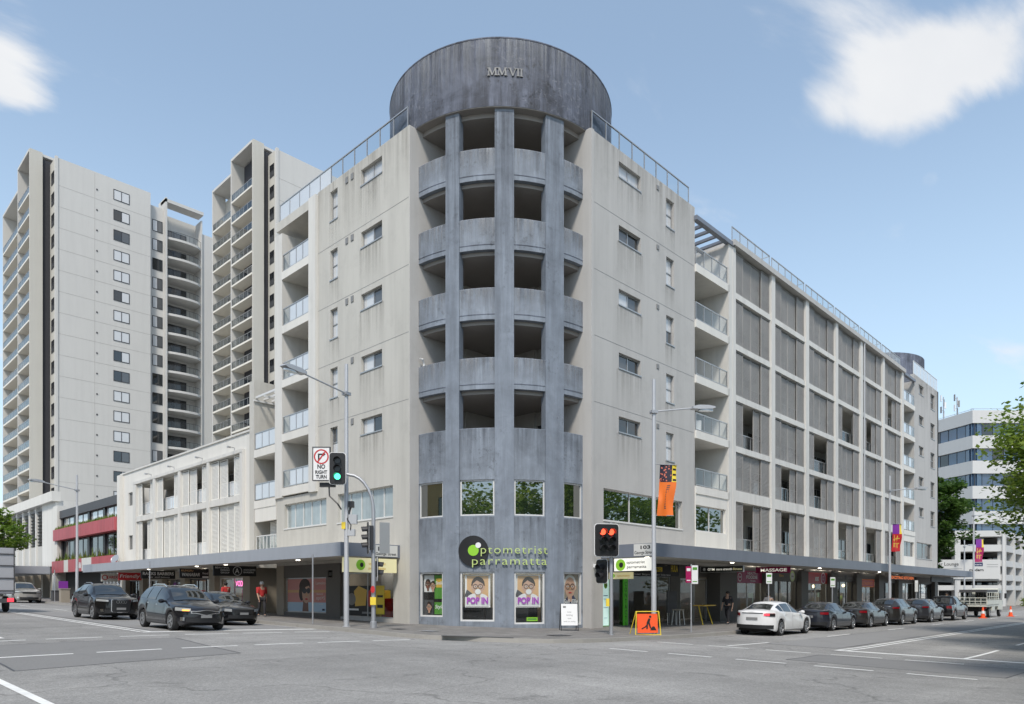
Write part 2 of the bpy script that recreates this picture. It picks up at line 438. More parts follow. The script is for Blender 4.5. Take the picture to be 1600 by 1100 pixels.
def tower_paint(name, base, amount):
    """blue-grey paint, weather-streaked, blotched and flaked"""
    m, t, b = new_mat(name)
    src = N(t, 'ShaderNodeNewGeometry').outputs['Position']
    def rng(sock, a, b_, c, d):
        mr = N(t, 'ShaderNodeMapRange'); mr.inputs['From Min'].default_value = a; mr.inputs['From Max'].default_value = b_
        mr.inputs['To Min'].default_value = c; mr.inputs['To Max'].default_value = d; t.links.new(sock, mr.inputs['Value']); return mr.outputs[0]
    def nz_(scale, detail, rough, vec=src, dist=0.0):
        n = N(t, 'ShaderNodeTexNoise', i_Scale=scale, i_Detail=detail, i_Roughness=rough, i_Distortion=dist); t.links.new(vec, n.inputs['Vector']); return n
    # run-down streaks: broad dark drips and narrow pale ones
    mp_ = N(t, 'ShaderNodeMapping'); mp_.inputs['Scale'].default_value = (2.0, 2.0, .20); t.links.new(src, mp_.inputs[0])
    st = nz_(1.0, 6.0, .68, mp_.outputs[0])
    mp2 = N(t, 'ShaderNodeMapping'); mp2.inputs['Scale'].default_value = (6.5, 6.5, .35); mp2.inputs['Location'].default_value = (4, 9, 2); t.links.new(src, mp2.inputs[0])
    st2 = nz_(1.0, 5.0, .7, mp2.outputs[0])
    f = MATH(t, 'MULTIPLY', rng(st.outputs['Fac'], .30, .72, 1.0+.25*amount, 1.0-.5*amount), rng(st2.outputs['Fac'], .55, .78, 1.0, 1.0+.5*amount))
    # blotches
    bl = nz_(.9, 9.0, .66, dist=.6)
    f = MATH(t, 'MULTIPLY', f, rng(bl.outputs['Fac'], .34, .66, 1.0+.22*amount, 1.0-.34*amount))
    # flaked patches, sharp-edged, in some areas only
    fl = nz_(4.2, 9.0, .72); area = nz_(.55, 3.0, .5)
    flk = MATH(t, 'MULTIPLY', rng(fl.outputs['Fac'], .55, .60, 0, 1), rng(area.outputs['Fac'], .50, .60, 0, 1))
    f = MATH(t, 'MULTIPLY', f, MATH(t, 'SUBTRACT', 1.0, MATH(t, 'MULTIPLY', flk, .45*amount)))
    # crazing: short broken pale lines, wandering
    wob = nz_(2.6, 4.0, .6)
    off = N(t, 'ShaderNodeVectorMath', operation='SCALE'); t.links.new(wob.outputs['Color'], off.inputs[0]); off.inputs['Scale'].default_value = .55
    ad = N(t, 'ShaderNodeVectorMath', operation='ADD'); t.links.new(src, ad.inputs[0]); t.links.new(off.outputs[0], ad.inputs[1])
    vo = N(t, 'ShaderNodeTexVoronoi', feature='DISTANCE_TO_EDGE', distance='MANHATTAN' if False else 'EUCLIDEAN', i_Scale=2.6); t.links.new(ad.outputs[0], vo.inputs['Vector'])
    brk = nz_(5.0, 3.0, .6); ar2 = nz_(.38, 3.0, .5)
    ck = MATH(t, 'MULTIPLY', rng(vo.outputs[0], .01, .045, 1, 0), MATH(t, 'MULTIPLY', rng(brk.outputs['Fac'], .45, .60, 0, 1), rng(ar2.outputs['Fac'], .50, .60, 0, 1)))
    sc = N(t, 'ShaderNodeVectorMath', operation='SCALE'); sc.inputs[0].default_value = base; t.links.new(f, sc.inputs['Scale'])
    mx = N(t, 'ShaderNodeMix', data_type='RGBA'); t.links.new(MATH(t, 'MULTIPLY', ck, .42*amount), mx.inputs[0]); t.links.new(sc.outputs[0], mx.inputs[6]); mx.inputs[7].default_value = (.34, .35, .38, 1)
    t.links.new(mx.outputs[2], b.inputs['Base Color'])
    b.inputs['Roughness'].default_value = .78
    bp = N(t, 'ShaderNodeBump', i_Strength=.25, i_Distance=.03); t.links.new(fl.outputs['Fac'], bp.inputs['Height']); t.links.new(bp.outputs[0], b.inputs['Normal'])
    return m
M['tower'] = tower_paint('blue_grey_paint', (.228, .260, .306), .66)
M['drum'] = tower_paint('weathered_blue_grey_paint', (.124, .138, .180), 1.25)
M['pier'] = tower_paint('blue_grey_pier_paint', (.220, .252, .300), .5)

def asphalt():
    m, t, b = new_mat('asphalt')
    src = N(t, 'ShaderNodeNewGeometry').outputs['Position']
    big = N(t, 'ShaderNodeTexNoise', i_Scale=.11, i_Detail=5.0, i_Roughness=.55); t.links.new(src, big.inputs['Vector'])
    mid = N(t, 'ShaderNodeTexNoise', i_Scale=1.4, i_Detail=6.0, i_Roughness=.7); t.links.new(src, mid.inputs['Vector'])
    fin = N(t, 'ShaderNodeTexNoise', i_Scale=16.0, i_Detail=5.0, i_Roughness=.85); t.links.new(src, fin.inputs['Vector'])
    vor = N(t, 'ShaderNodeTexVoronoi', i_Scale=55.0); t.links.new(src, vor.inputs['Vector'])
    # laid patches: straight-edged rectangles of newer seal
    br = N(t, 'ShaderNodeTexBrick', offset=.37); br.inputs['Scale'].default_value = .085; br.inputs['Mortar Size'].default_value = .003
    br.inputs['Color1'].default_value = (0, 0, 0, 1); br.inputs['Color2'].default_value = (1, 1, 1, 1); br.inputs['Mortar'].default_value = (.5, .5, .5, 1); br.inputs['Bias'].default_value = .1
    t.links.new(src, br.inputs['Vector'])
    # tyre-worn tracks and oil marks
    f = MATH(t, 'ADD', MATH(t, 'MULTIPLY', big.outputs['Fac'], .95), .52)
    f = MATH(t, 'MULTIPLY', f, MATH(t, 'ADD', MATH(t, 'MULTIPLY', mid.outputs['Fac'], .42), .79))
    f = MATH(t, 'MULTIPLY', f, MATH(t, 'ADD', MATH(t, 'MULTIPLY', fin.outputs['Fac'], 1.5), .25))
    f = MATH(t, 'MULTIPLY', f, MATH(t, 'ADD', MATH(t, 'MULTIPLY', vor.outputs['Color'], .5), .75))
    for sc_v in ((.85, .035, 1), (.035, .85, 1)):       # tyre-polished tracks along both streets
        mpv = N(t, 'ShaderNodeMapping'); mpv.inputs['Scale'].default_value = sc_v; t.links.new(src, mpv.inputs[0])
        nv = N(t, 'ShaderNodeTexNoise', i_Scale=1.0, i_Detail=3.0); t.links.new(mpv.outputs[0], nv.inputs['Vector'])
        f = MATH(t, 'MULTIPLY', f, MATH(t, 'ADD', MATH(t, 'MULTIPLY', nv.outputs['Fac'], .50), .75))
    oil = N(t, 'ShaderNodeTexNoise', i_Scale=.9, i_Detail=7.0, i_Roughness=.62, i_Distortion=.8); t.links.new(src, oil.inputs['Vector'])
    om = N(t, 'ShaderNodeMapRange'); om.inputs['From Min'].default_value = .60; om.inputs['From Max'].default_value = .74; om.inputs['To Min'].default_value = 1; om.inputs['To Max'].default_value = .55
    t.links.new(oil.outputs['Fac'], om.inputs['Value']); f = MATH(t, 'MULTIPLY', f, om.outputs[0])
    sb = N(t, 'ShaderNodeSeparateColor'); t.links.new(br.outputs['Color'], sb.inputs[0])
    f = MATH(t, 'MULTIPLY', f, MATH(t, 'ADD', MATH(t, 'MULTIPLY', sb.outputs[0], .12), .94))
    # sealed cracks
    wob = N(t, 'ShaderNodeTexNoise', i_Scale=.5, i_Detail=4.0); t.links.new(src, wob.inputs['Vector'])
    sc_ = N(t, 'ShaderNodeVectorMath', operation='SCALE'); t.links.new(wob.outputs['Color'], sc_.inputs[0]); sc_.inputs['Scale'].default_value = 3.0
    ad = N(t, 'ShaderNodeVectorMath', operation='ADD'); t.links.new(src, ad.inputs[0]); t.links.new(sc_.outputs[0], ad.inputs[1])
    ve = N(t, 'ShaderNodeTexVoronoi', feature='DISTANCE_TO_EDGE', i_Scale=.13); t.links.new(ad.outputs[0], ve.inputs['Vector'])
    ck = N(t, 'ShaderNodeMapRange'); ck.inputs['From Min'].default_value = .0; ck.inputs['From Max'].default_value = .006; ck.inputs['To Min'].default_value = .62; ck.inputs['To Max'].default_value = 1
    t.links.new(ve.outputs[0], ck.inputs['Value'])
    f = MATH(t, 'MULTIPLY', f, ck.outputs[0])
    sc2 = N(t, 'ShaderNodeVectorMath', operation='SCALE'); sc2.inputs[0].default_value = (.262, .256, .246); t.links.new(f, sc2.inputs['Scale'])
    t.links.new(sc2.outputs[0], b.inputs['Base Color'])
    b.inputs['Roughness'].default_value = .82
    bp = N(t, 'ShaderNodeBump', i_Strength=.5, i_Distance=.012); t.links.new(fin.outputs['Fac'], bp.inputs['Height']); t.links.new(bp.outputs[0], b.inputs['Normal'])
    return m
M['asphalt'] = asphalt()
def pavers():
    m, t, b = new_mat('granite_pavers')
    src = N(t, 'ShaderNodeNewGeometry').outputs['Position']
    br = N(t, 'ShaderNodeTexBrick', offset=.5); br.inputs['Scale'].default_value = 1.0; br.inputs['Brick Width'].default_value = .6; br.inputs['Row Height'].default_value = .4
    br.inputs['Mortar Size'].default_value = .008; br.inputs['Color1'].default_value = (.175, .165, .155, 1); br.inputs['Color2'].default_value = (.235, .222, .208, 1); br.inputs['Mortar'].default_value = (.09, .085, .08, 1)
    t.links.new(src, br.inputs['Vector'])
    n = N(t, 'ShaderNodeTexNoise', i_Scale=1.1, i_Detail=7.0, i_Roughness=.7); t.links.new(src, n.inputs['Vector'])
    f = MATH(t, 'ADD', MATH(t, 'MULTIPLY', n.outputs['Fac'], .5), .75)
    sc = N(t, 'ShaderNodeVectorMath', operation='SCALE'); t.links.new(br.outputs['Color'], sc.inputs[0]); t.links.new(f, sc.inputs['Scale'])
    t.links.new(sc.outputs[0], b.inputs['Base Color']); b.inputs['Roughness'].default_value = .75
    bp = N(t, 'ShaderNodeBump', i_Strength=.5, i_Distance=.01); t.links.new(br.outputs['Fac'], bp.inputs['Height']); bp.invert = True; t.links.new(bp.outputs[0], b.inputs['Normal'])
    return m
M['pavers'] = pavers()
def leaf_mat(name, c1, c2, sc=.9):
    m, t, b = new_mat(name)
    out = t.nodes['Material Output']
    src = N(t, 'ShaderNodeNewGeometry')
    n = N(t, 'ShaderNodeTexNoise', i_Scale=sc, i_Detail=3.0); t.links.new(src.outputs['Position'], n.inputs['Vector'])
    rp = N(t, 'ShaderNodeMapRange'); rp.inputs['From Min'].default_value = .32; rp.inputs['From Max'].default_value = .68; t.links.new(n.outputs['Fac'], rp.inputs['Value'])
    n2 = MATH(t, 'ADD', MATH(t, 'MULTIPLY', rp.outputs[0], .6), MATH(t, 'MULTIPLY', src.outputs['Random Per Island'], .4))
    mx = N(t, 'ShaderNodeMix', data_type='RGBA'); t.links.new(n2, mx.inputs[0]); mx.inputs[6].default_value = (*c1, 1); mx.inputs[7].default_value = (*c2, 1)
    t.links.new(mx.outputs[2], b.inputs['Base Color']); b.inputs['Roughness'].default_value = .45
    tl = N(t, 'ShaderNodeBsdfTranslucent'); t.links.new(mx.outputs[2], tl.inputs[0])
    ms = N(t, 'ShaderNodeMixShader'); ms.inputs[0].default_value = .5
    t.links.new(b.outputs[0], ms.inputs[1]); t.links.new(tl.outputs[0], ms.inputs[2]); t.links.new(ms.outputs[0], out.inputs[0])
    return m
def drip_mat(name, col, strength, sx=5.0, up=False):
    """run-down marks: densest at the top edge they start from"""
    m, t, b = new_mat(name); out = t.nodes['Material Output']
    tcn = N(t, 'ShaderNodeTexCoord'); src = N(t, 'ShaderNodeNewGeometry').outputs['Position']
    sp = N(t, 'ShaderNodeSeparateXYZ'); t.links.new(tcn.outputs['Generated'], sp.inputs[0])
    mpv = N(t, 'ShaderNodeMapping'); mpv.inputs['Scale'].default_value = (sx, sx, .12); t.links.new(src, mpv.inputs[0])
    nv = N(t, 'ShaderNodeTexNoise', i_Scale=1.0, i_Detail=6.0, i_Roughness=.7); t.links.new(mpv.outputs[0], nv.inputs['Vector'])
    n2 = N(t, 'ShaderNodeTexNoise', i_Scale=2.2, i_Detail=8.0, i_Roughness=.7); t.links.new(src, n2.inputs['Vector'])
    a = N(t, 'ShaderNodeMapRange'); a.inputs['From Min'].default_value = .40; a.inputs['From Max'].default_value = .68; t.links.new(nv.outputs['Fac'], a.inputs['Value'])
    zg = sp.outputs['Z'] if not up else MATH(t, 'SUBTRACT', 1.0, sp.outputs['Z'])
    al = MATH(t, 'MULTIPLY', MATH(t, 'MULTIPLY', a.outputs[0], MATH(t, 'POWER', zg, 1.3)), MATH(t, 'ADD', MATH(t, 'MULTIPLY', n2.outputs['Fac'], .9), .2))
    al = MATH(t, 'MULTIPLY', al, strength, clamp=True)
    b.inputs['Base Color'].default_value = (*col, 1); b.inputs['Roughness'].default_value = .9
    tr = N(t, 'ShaderNodeBsdfTransparent'); ms = N(t, 'ShaderNodeMixShader')
    t.links.new(al, ms.inputs[0]); t.links.new(tr.outputs[0], ms.inputs[1]); t.links.new(b.outputs[0], ms.inputs[2]); t.links.new(ms.outputs[0], out.inputs[0])
    return m
M['drip'] = drip_mat('water_stain', (.20, .18, .15), .52)
M['drip_tower'] = drip_mat('dark_run_marks', (.06, .064, .078), .75, 4.0)
M['drip_pale'] = drip_mat('pale_lime_runs', (.38, .39, .41), 1.1, 7.0)
M['low_dark'] = drip_mat('low_edge_darkening', (.07, .07, .075), .9, 3.0, up=True)  # streaked darkening, densest at the bottom edge
M['leaf_bright'] = leaf_mat('plane_tree_leaves', (.07, .16, .022), (.33, .42, .07))
M['leaf_dark'] = leaf_mat('dark_tree_leaves', (.03, .085, .015), (.11, .19, .035))
M['leaf_mid'] = leaf_mat('street_tree_leaves', (.08, .18, .025), (.27, .37, .06))
M['grass'] = leaf_mat('planter_grass', (.10, .20, .03), (.30, .34, .09))
def paint(name, col, metal=.35, rough=.28):
    return pmat(name, col, .35, 0.0, spec=.25, coat=.85, var=.04, vscale=2, obj=True)

# ------------------------------------------------------------ ground
def ss(a, b, x):
    t = min(1.0, max(0.0, (x-a)/(b-a))); return t*t*(3-2*t)
def g(x, y):
    return .0135*(max(min(y, 90), -20)-13) + .16 - .44*ss(5, 29, x) - .004*max(0, min(x, 90)-29)
KH = .14
def sheet(name, mat, xs, ys, dz, kind='structure', fn=None):
    mb = MB(); nx, ny = len(xs), len(ys)
    mb.add([(x, y, g(x, y)+dz) for x in xs for y in ys],
           [(i*ny+j, (i+1)*ny+j, (i+1)*ny+j+1, i*ny+j+1) for i in range(nx-1) for j in range(ny-1)])
    return tag(mb.build(name, mat, None, smooth=True, sharp=0), kind=kind)
fr_ = lambda a, b, s: [a+(b-a)*i/max(1, int(round((b-a)/s))) for i in range(int(round((b-a)/s))+1)]
tag(MB().add([(-3000, -3000, -1.6), (3000, -3000, -1.6), (3000, 3000, -1.6), (-3000, 3000, -1.6)], [(0, 1, 2, 3)]).build('ground', M['concrete']), kind='structure')
road = sheet('road', M['asphalt'], fr_(-60, 180, 1.5), fr_(-60, 220, 2.0), 0.0)

def strip(name, mat, outer, inner, dz, rise=0.0, across=3, parent=None, face=True):
    """raised pavement between a kerb line and an inner line"""
    mb = MB(); k = across+1
    vs = []
    for (ox, oy), (ix, iy) in zip(outer, inner):
        for j in range(k):
            t = j/across; x = ox+(ix-ox)*t; y = oy+(iy-oy)*t
            vs.append((x, y, g(x, y)+dz+rise*t))
    n = len(outer)
    fs = [(i*k+j, (i+1)*k+j, (i+1)*k+j+1, i*k+j+1) for i in range(n-1) for j in range(across)]
    mb.add(vs, fs)
    if face:
        base = [(x, y, g(x, y)-.08) for x, y in outer]
        top = [vs[i*k] for i in range(n)]
        mb.add(base+top, [(i, i+1, n+i+1, n+i) for i in range(n-1)])
    o = mb.build(name, mat, parent)
    if parent is None: tag(o, kind='structure')
    return o
def densify(pts, step=2.0):
    out = []
    for p, q in zip(pts[:-1], pts[1:]):
        d = math.dist(p, q); m = max(1, int(d/step))
        out += [(p[0]+(q[0]-p[0])*i/m, p[1]+(q[1]-p[1])*i/m) for i in range(m)]
    return out+[pts[-1]]
# kerb line of the corner block: down the left street, round the corner, along the right street
KERB = densify([(15, 200), (15, 24), (14.9, 21.0)]) [:-1]+ [(14.9, 21.0), (14.85, 19.9), (15.0, 18.9), (15.4, 17.9), (16.0, 16.9), (16.8, 16.0), (17.8, 15.35), (19.0, 15.05), (20.5, 15.0)] + densify([(22, 15.05), (160, 15.1)])
def inset(line, d):
    out = []
    for i, p in enumerate(line):
        a = Vector(line[max(i-1, 0)]); b = Vector(line[min(i+1, len(line)-1)])
        t = (b-a).normalized(); out.append((p[0]-t.y*d, p[1]+t.x*d))
    return out
INNER = []
for (x, y) in KERB:
    if y > 27: INNER.append((20.5, y))
    elif x > 27: INNER.append((x, 20.8))
    else:
        INNER.append(None)
ks = [i for i, p in enumerate(INNER) if p is None]
for n_, i in enumerate(ks):
    t = (n_+1)/(len(ks)+1)
    ang = R(180+90*t); INNER[i] = (25.3+4.9*math.cos(ang), 25.3+4.9*math.sin(ang))
K2 = inset(KERB, .16)
footpath = strip('footpath', M['pavers'], K2, INNER, KH+.002, rise=.05, face=False)
kerb = strip('kerb', M['kerb'], KERB, K2, KH, across=1)
# pavements of the other three corners
tag(strip('footpath', M['pavers'], [(2.1, y) for y in fr_(15, 200, 2)][::-1], [(-6, y) for y in fr_(15, 200, 2)][::-1], KH, across=3), kind='structure')
cw = [(2.1, -60), (2.1, -2), (1.6, 0.6), (.4, 1.8), (-2, 2.1), (-60, 2.1)]
strip('footpath', M['pavers'], densify(cw)[::-1], [(-60 if y > 2 else -20, -20) for x, y in densify(cw)][::-1], KH, across=3)
ce = densify([(160, 2.1), (18, 2.1), (16, 1.6), (15, .2), (14.9, -60)])
strip('footpath', M['pavers'], ce, [(x if x > 20 else 22, -8 if x > 20 else -10) for x, y in ce], KH, across=3)

# road markings: thin painted sheets 4 mm over the asphalt
def mark(p0, p1, w, name='road_marking'):
    p0, p1 = Vector(p0), Vector(p1); d = (p1-p0); L = d.length; d.normalize(); s = Vector((-d.y, d.x))*w/2
    n = max(1, int(L/1.5)); vs = []
    for i in range(n+1):
        p = p0+d*(L*i/n)
        for q in (p+s, p-s): vs.append((q.x, q.y, g(q.x, q.y)+.006))
    o = MB().add(vs, [(2*i, 2*i+1, 2*i+3, 2*i+2) for i in range(n)]).build(name, M['line'], road)
    return o
for x in (8.42, 8.72): mark((x, 25.6), (x+.25, 120), .11)
mark((8.4, 25.4), (14.8, 25.3), .34)
for dx in range(5): mark((11.75, 30+dx*9), (11.75, 33+dx*9), .11)
for i in range(6): mark((3.3+i*1.93, 23.55), (4.75+i*1.93, 23.55), .15)
for i in range(6): mark((3.2+i*1.93, 18.5), (4.65+i*1.93, 18.5), .15)
mark((2.5, 8), (2.5, 14.6), .13); mark((4.4, 24.6), (4.7, 60), .12)
for y in (8.38, 8.66): mark((24.7, y), (150, y), .11)
mark((24.5, 8.7), (24.5, 2.5), .34)
for i in range(5): mark((17.6, 12.9-i*2.05), (17.6, 11.55-i*2.05), .15)
for i in range(5): mark((22.3, 14.2-i*2.05), (22.3, 12.75-i*2.05), .15)
mark((24.6, 5.0), (29.5, 5.0), .12)
mark((22.9, 11.75), (26.2, 11.75), .13)
for i in range(7): mark((32+i*8.5, 11.7), (34.8+i*8.5, 11.7), .11)
for i in range(4): mark((33+i*10, 5.0), (36+i*10, 5.0), .11)
# pit lids in the pavement and road
def disc(name, x, y, r, mat, parent, dz):
    return MB().add([(x+r*math.cos(2*math.pi*i/18), y+r*math.sin(2*math.pi*i/18), g(x, y)+dz) for i in range(18)], [tuple(range(18))]).build(name, mat, parent)
def slab(name, x, y, w, d, mat, parent, dz, rot=0):
    c, s_ = math.cos(R(rot)), math.sin(R(rot))
    vs = [(x+a*c-b*s_, y+a*s_+b*c) for a, b in ((-w, -d), (w, -d), (w, d), (-w, d))]
    return MB().add([(p[0], p[1], g(*p)+dz) for p in vs], [(0, 1, 2, 3)]).build(name, mat, parent)
slab('pit_lid', 16.6, 20.3, .3, .3, M['galv'], footpath, KH+.03, 20)
slab('pit_lid', 19.6, 16.6, .45, .3, M['grey_dk'], footpath, KH+.03, 0)
slab('pit_lid', 16.4, 21.9, .3, .25, M['grey_dk'], footpath, KH+.03, 10)
slab('ramp', 16.05, 17.15, 1.2, .22, M['tactile'], footpath, KH+.012, -47)
# areas of newer and older seal laid in the crossing, with tarred edges
def seal(pts, mat, dz=.002):
    import mathutils
    cx_ = sum(p[0] for p in pts)/len(pts); cy_ = sum(p[1] for p in pts)/len(pts)
    mb = MB()
    def sub(a, b, c, d, n=5):
        vs = []
        for i in range(n+1):
            for j in range(n+1):
                u, v_ = i/n, j/n
                x = (a[0]*(1-u)+b[0]*u)*(1-v_)+(d[0]*(1-u)+c[0]*u)*v_; y = (a[1]*(1-u)+b[1]*u)*(1-v_)+(d[1]*(1-u)+c[1]*u)*v_
                vs.append((x, y, g(x, y)+dz))
        mb.add(vs, [(i*(n+1)+j, (i+1)*(n+1)+j, (i+1)*(n+1)+j+1, i*(n+1)+j+1) for i in range(n) for j in range(n)])
    sub(*pts)
    mb.build('asphalt_patch', M[mat], road, smooth=True, sharp=0)
    def edge(p, q):
        p, q = Vector(p), Vector(q); d = (q-p); L = d.length; d.normalize(); s_ = Vector((-d.y, d.x))*.022; n = max(1, int(L/1.2)); vs = []
        rr_ = random.Random(int(p.x*100))
        for i in range(n+1):
            c = p+d*(L*i/n)+s_*rr_.uniform(-1.5, 1.5)
            for k in (c+s_, c-s_): vs.append((k.x, k.y, g(k.x, k.y)+dz+.002))
        MB().add(vs, [(2*i, 2*i+1, 2*i+3, 2*i+2) for i in range(n)]).build('tar_joint', M['grey_dk'], road)
    for i in range(4): edge(pts[i], pts[(i+1) % 4])
seal([(3.0, 15.6), (7.6, 16.4), (8.3, 22.2), (3.2, 22.0)], 'seal_dark')
seal([(9.0, 26.5), (14.6, 26.3), (14.6, 45), (9.2, 45)], 'seal_pale')
seal([(18.6, 3.0), (22.0, 3.0), (21.8, 8.2), (18.9, 8.0)], 'seal_dark')
seal([(25.5, 9.0), (60, 9.0), (60, 11.5), (25.5, 11.5)], 'seal_pale')
# ------------------------------------------------------------ building parts
XA, YB = 19.45, 19.55
LF = Frame((XA, 0, 0), (0, 1, 0), (-1, 0, 0))     # a = Y, n outward (-X)
RF = Frame((0, YB, 0), (1, 0, 0), (0, -1, 0))     # a = X, n outward (-Y)
FL = [19.4-3*k for k in range(5)]                  # floor levels of the five residential storeys: 19.4 ... 7.4
ROOF = 22.45
def window(par, fr, a0, a1, z0, z1, cols=2, rows=1, n=-.17, mats=('glass_dark',), frame='alu', bar=.05, depth=.06, sill=True):
    mb = MB()
    for p, q in ((a0, a0+bar), (a1-bar, a1)): mb.box(fr, p, q, n-depth/2, n+depth/2, z0, z1)
    for p, q in ((z0, z0+bar), (z1-bar, z1)): mb.box(fr, a0+bar, a1-bar, n-depth/2, n+depth/2, p, q)
    ca = [a0+(a1-a0)*i/cols for i in range(cols+1)]; cz = [z0+(z1-z0)*i/rows for i in range(rows+1)]
    for a in ca[1:-1]: mb.box(fr, a-bar*.5, a+bar*.5, n-depth/2+.002, n+depth/2-.002, z0+bar, z1-bar)
    for z in cz[1:-1]: mb.box(fr, a0+bar, a1-bar, n-depth/2+.004, n+depth/2-.004, z-bar*.5, z+bar*.5)
    if sill: mb.box(fr, a0-.04, a1+.04, n-.02, .035, z0-.06, z0-.002)
    w = mb.build('window', M[frame], par)
    k = 0
    for i in range(cols):
        for j in range(rows):
            m = mats[k % len(mats)]; k += 1
            MB().box(fr, ca[i]+bar*.4, ca[i+1]-bar*.4, n-.014, n-.006+.004*(i % 2), cz[j]+bar*.4, cz[j+1]-bar*.4).build('pane', M[m], w)
    return w
def railing(par, fr, a0, a1, z0, h, n, panes=3, glass='bal_glass', metal='alu', name='balcony_railing', post=.045, mats=None):
    mb = MB()
    mb.box(fr, a0, a1, n-.03, n+.03, z0+h-.05, z0+h)
    mb.box(fr, a0, a1, n-.02, n+.02, z0+.06, z0+.10)
    for i in range(panes+1):
        a = a0+(a1-a0-post)*i/panes
        mb.box(fr, a, a+post, n-.022, n+.022, z0, z0+h-.05)
    o = mb.build(name, M[metal], par)
    for i in range(panes):
        p = a0+(a1-a0-post)*i/panes+post+.012; q = a0+(a1-a0-post)*(i+1)/panes-.012
        gm = glass if mats is None else mats[i % len(mats)]
        MB().box(fr, p, q, n-.006, n+.006, z0+.105, z0+h-.055).build('glass_pane', M[gm], o)
    return o
_scr = {}
def screen_mesh(w, h, mat):
    key = (round(w, 2), round(h, 2), mat.name)
    if key in _scr: return _scr[key]
    mb = MB(); b = .045
    mb.box(WF, 0, b, -.03, .03, 0, h); mb.box(WF, w-b, w, -.03, .03, 0, h)
    mb.box(WF, b, w-b, -.03, .03, 0, b); mb.box(WF, b, w-b, -.03, .03, h-b, h)
    p = .082; m = int((h-2*b)/p)
    for i in range(m):
        z = b+(i+.5)*p
        a0, a1 = b, w-b
        y0, y1 = (-.018, .018)
        mb.add([(a0, -.018, z-.027), (a1, -.018, z-.027), (a1, -.018, z+.030), (a0, -.018, z+.030), (a0, .004, z-.027), (a1, .004, z-.027), (a1, .004, z+.030), (a0, .004, z+.030)],
               [(0, 1, 2, 3), (4, 7, 6, 5), (0, 4, 5, 1), (3, 2, 6, 7)])
    me = mb.mesh('screen_panel'); me.materials.append(mat)
    _scr[key] = me
    return me
def screen(par, fr, a0, a1, z0, z1, n, mat):
    """a sliding screen panel of fine slats, its mesh shared with panels of the same size"""
    me = screen_mesh(a1-a0, z1-z0, mat)
    o = link('screen_panel', me, mat, par)
    a_left = a0
    # local x along fr.A, local y outward normal reversed so slats shed outward
    p = fr(a_left, n, z0) - OFF.get(par.name, Vector((0, 0, 0)))
    rot = Matrix((fr.A, -fr.N, fr.Z)).transposed()
    o.matrix_local = Matrix.Translation(p) @ rot.to_4x4()
    return o

# ------------------------------------------------------------ corner apartment building
B = thing('apartment_building', 'beige and grey rendered corner apartment building with round blue-grey tower and long screened wing', 'building', (25.3, 25.3, -.3))
CX = CY = 25.3
RT = 5.35
def TW(a, n, z):           # tower wall: a = angle in degrees, n = outward from RT
    r = RT+n; return (CX+r*math.cos(R(a)), CY+r*math.sin(R(a)), z)
PX = [(198.4, 205.4), (222.2, 231.0), (246.2, 255.9)]         # the three piers
OPEN = [(180.5, 198.4), (205.4, 222.2), (231.0, 246.2), (255.9, 269.5)]
M['lit_down'] = pmat('lit_downlight', (.9, .9, .85), .5, emit=(1, .93, .8), estr=6.0)
# --- tower
WIN1 = [(181.5, 196.5, 4.95, 6.5), (205.6, 222.0, 4.95, 6.5), (231.2, 246.0, 4.95, 6.5), (256.3, 268.3, 4.95, 6.5)]
WIN0 = [(181.8, 196.5, .55, 2.52), (205.6, 222.0, .38, 2.52), (231.2, 246.0, .26, 2.52), (256.3, 268.3, .18, 2.52)]
MB().wall(TW, 180.3, 269.7, -.6, 8.72, WIN1+WIN0, -.3, 0, adiv=2.5).build('tower_wall', M['tower'], B, smooth=True)
for k in range(4):
    zt = 20.75-3*k
    MB().wall(TW, 180.3, 269.7, zt-1.36, zt, [], -.22, 0, adiv=2.5).build('balcony_parapet', M['tower'], B, smooth=True)
    MB().wall(TW, 180.3, 269.7, zt-1.16, zt-1.13, [], 0, .012, adiv=2.5).build('drip_groove', M['drum'], B, smooth=True)
for a0, a1 in PX:
    MB().wall(TW, a0, a1, -.6, 22.42, [], -.42, .05, adiv=2.5).build('pier', M['pier'], B, smooth=True)
for k in range(6):                                             # floors of the tower balconies
    z = 19.4-3*k if k < 5 else 22.42
    z = [19.45, 16.45, 13.45, 10.45, 7.45, 22.42][k]
    pts = [(CX, CY)]+[(CX+(RT-.23)*math.cos(R(a)), CY+(RT-.23)*math.sin(R(a))) for a in range(180, 271, 6)]
    MB().add([(x, y, z-.22) for x, y in pts]+[(x, y, z) for x, y in pts],
             [tuple(range(len(pts)))[::-1], tuple(range(len(pts), 2*len(pts)))]+[(i, (i+1) % len(pts), len(pts)+(i+1) % len(pts), len(pts)+i) for i in range(len(pts))]).build('floor_slab', M['dark_inner'], B)
# --- the walls that close the tower balconies: one facing each street
for fr in (Frame((0, 25.18, 0), (1, 0, 0), (0, -1, 0)), Frame((25.18, 0, 0), (0, 1, 0), (-1, 0, 0))):
    holes = []
    for k in range(5): holes.append((21.6, 23.6, 19.46-3*k, 21.6-3*k))
    MB().wall(fr, 19.452, 25.18, -.6, 22.4, holes, -.2, 0, flip=not fr.flip).build('return_wall', M['render_grey'], B)
    for k in range(5):
        window(B, fr, 21.6, 23.6, 19.46-3*k, 21.6-3*k, cols=2, n=-.1, mats=('glass_dark', 'glass_grey'), frame='dark_frame', sill=False)
# inner part of the return walls: dark paint deep in the balcony
MB().tube([(20.15, 25.05, 11.95), (20.15, 25.05, 10.9)], .05, 8).build('downpipe', M['alu_white'], B)
MB().tube([(20.15, 25.05, 11.95), (20.02, 25.0, 12.1), (19.9, 25.05, 12.1)], .05, 8).build('downpipe', M['alu_white'], B)
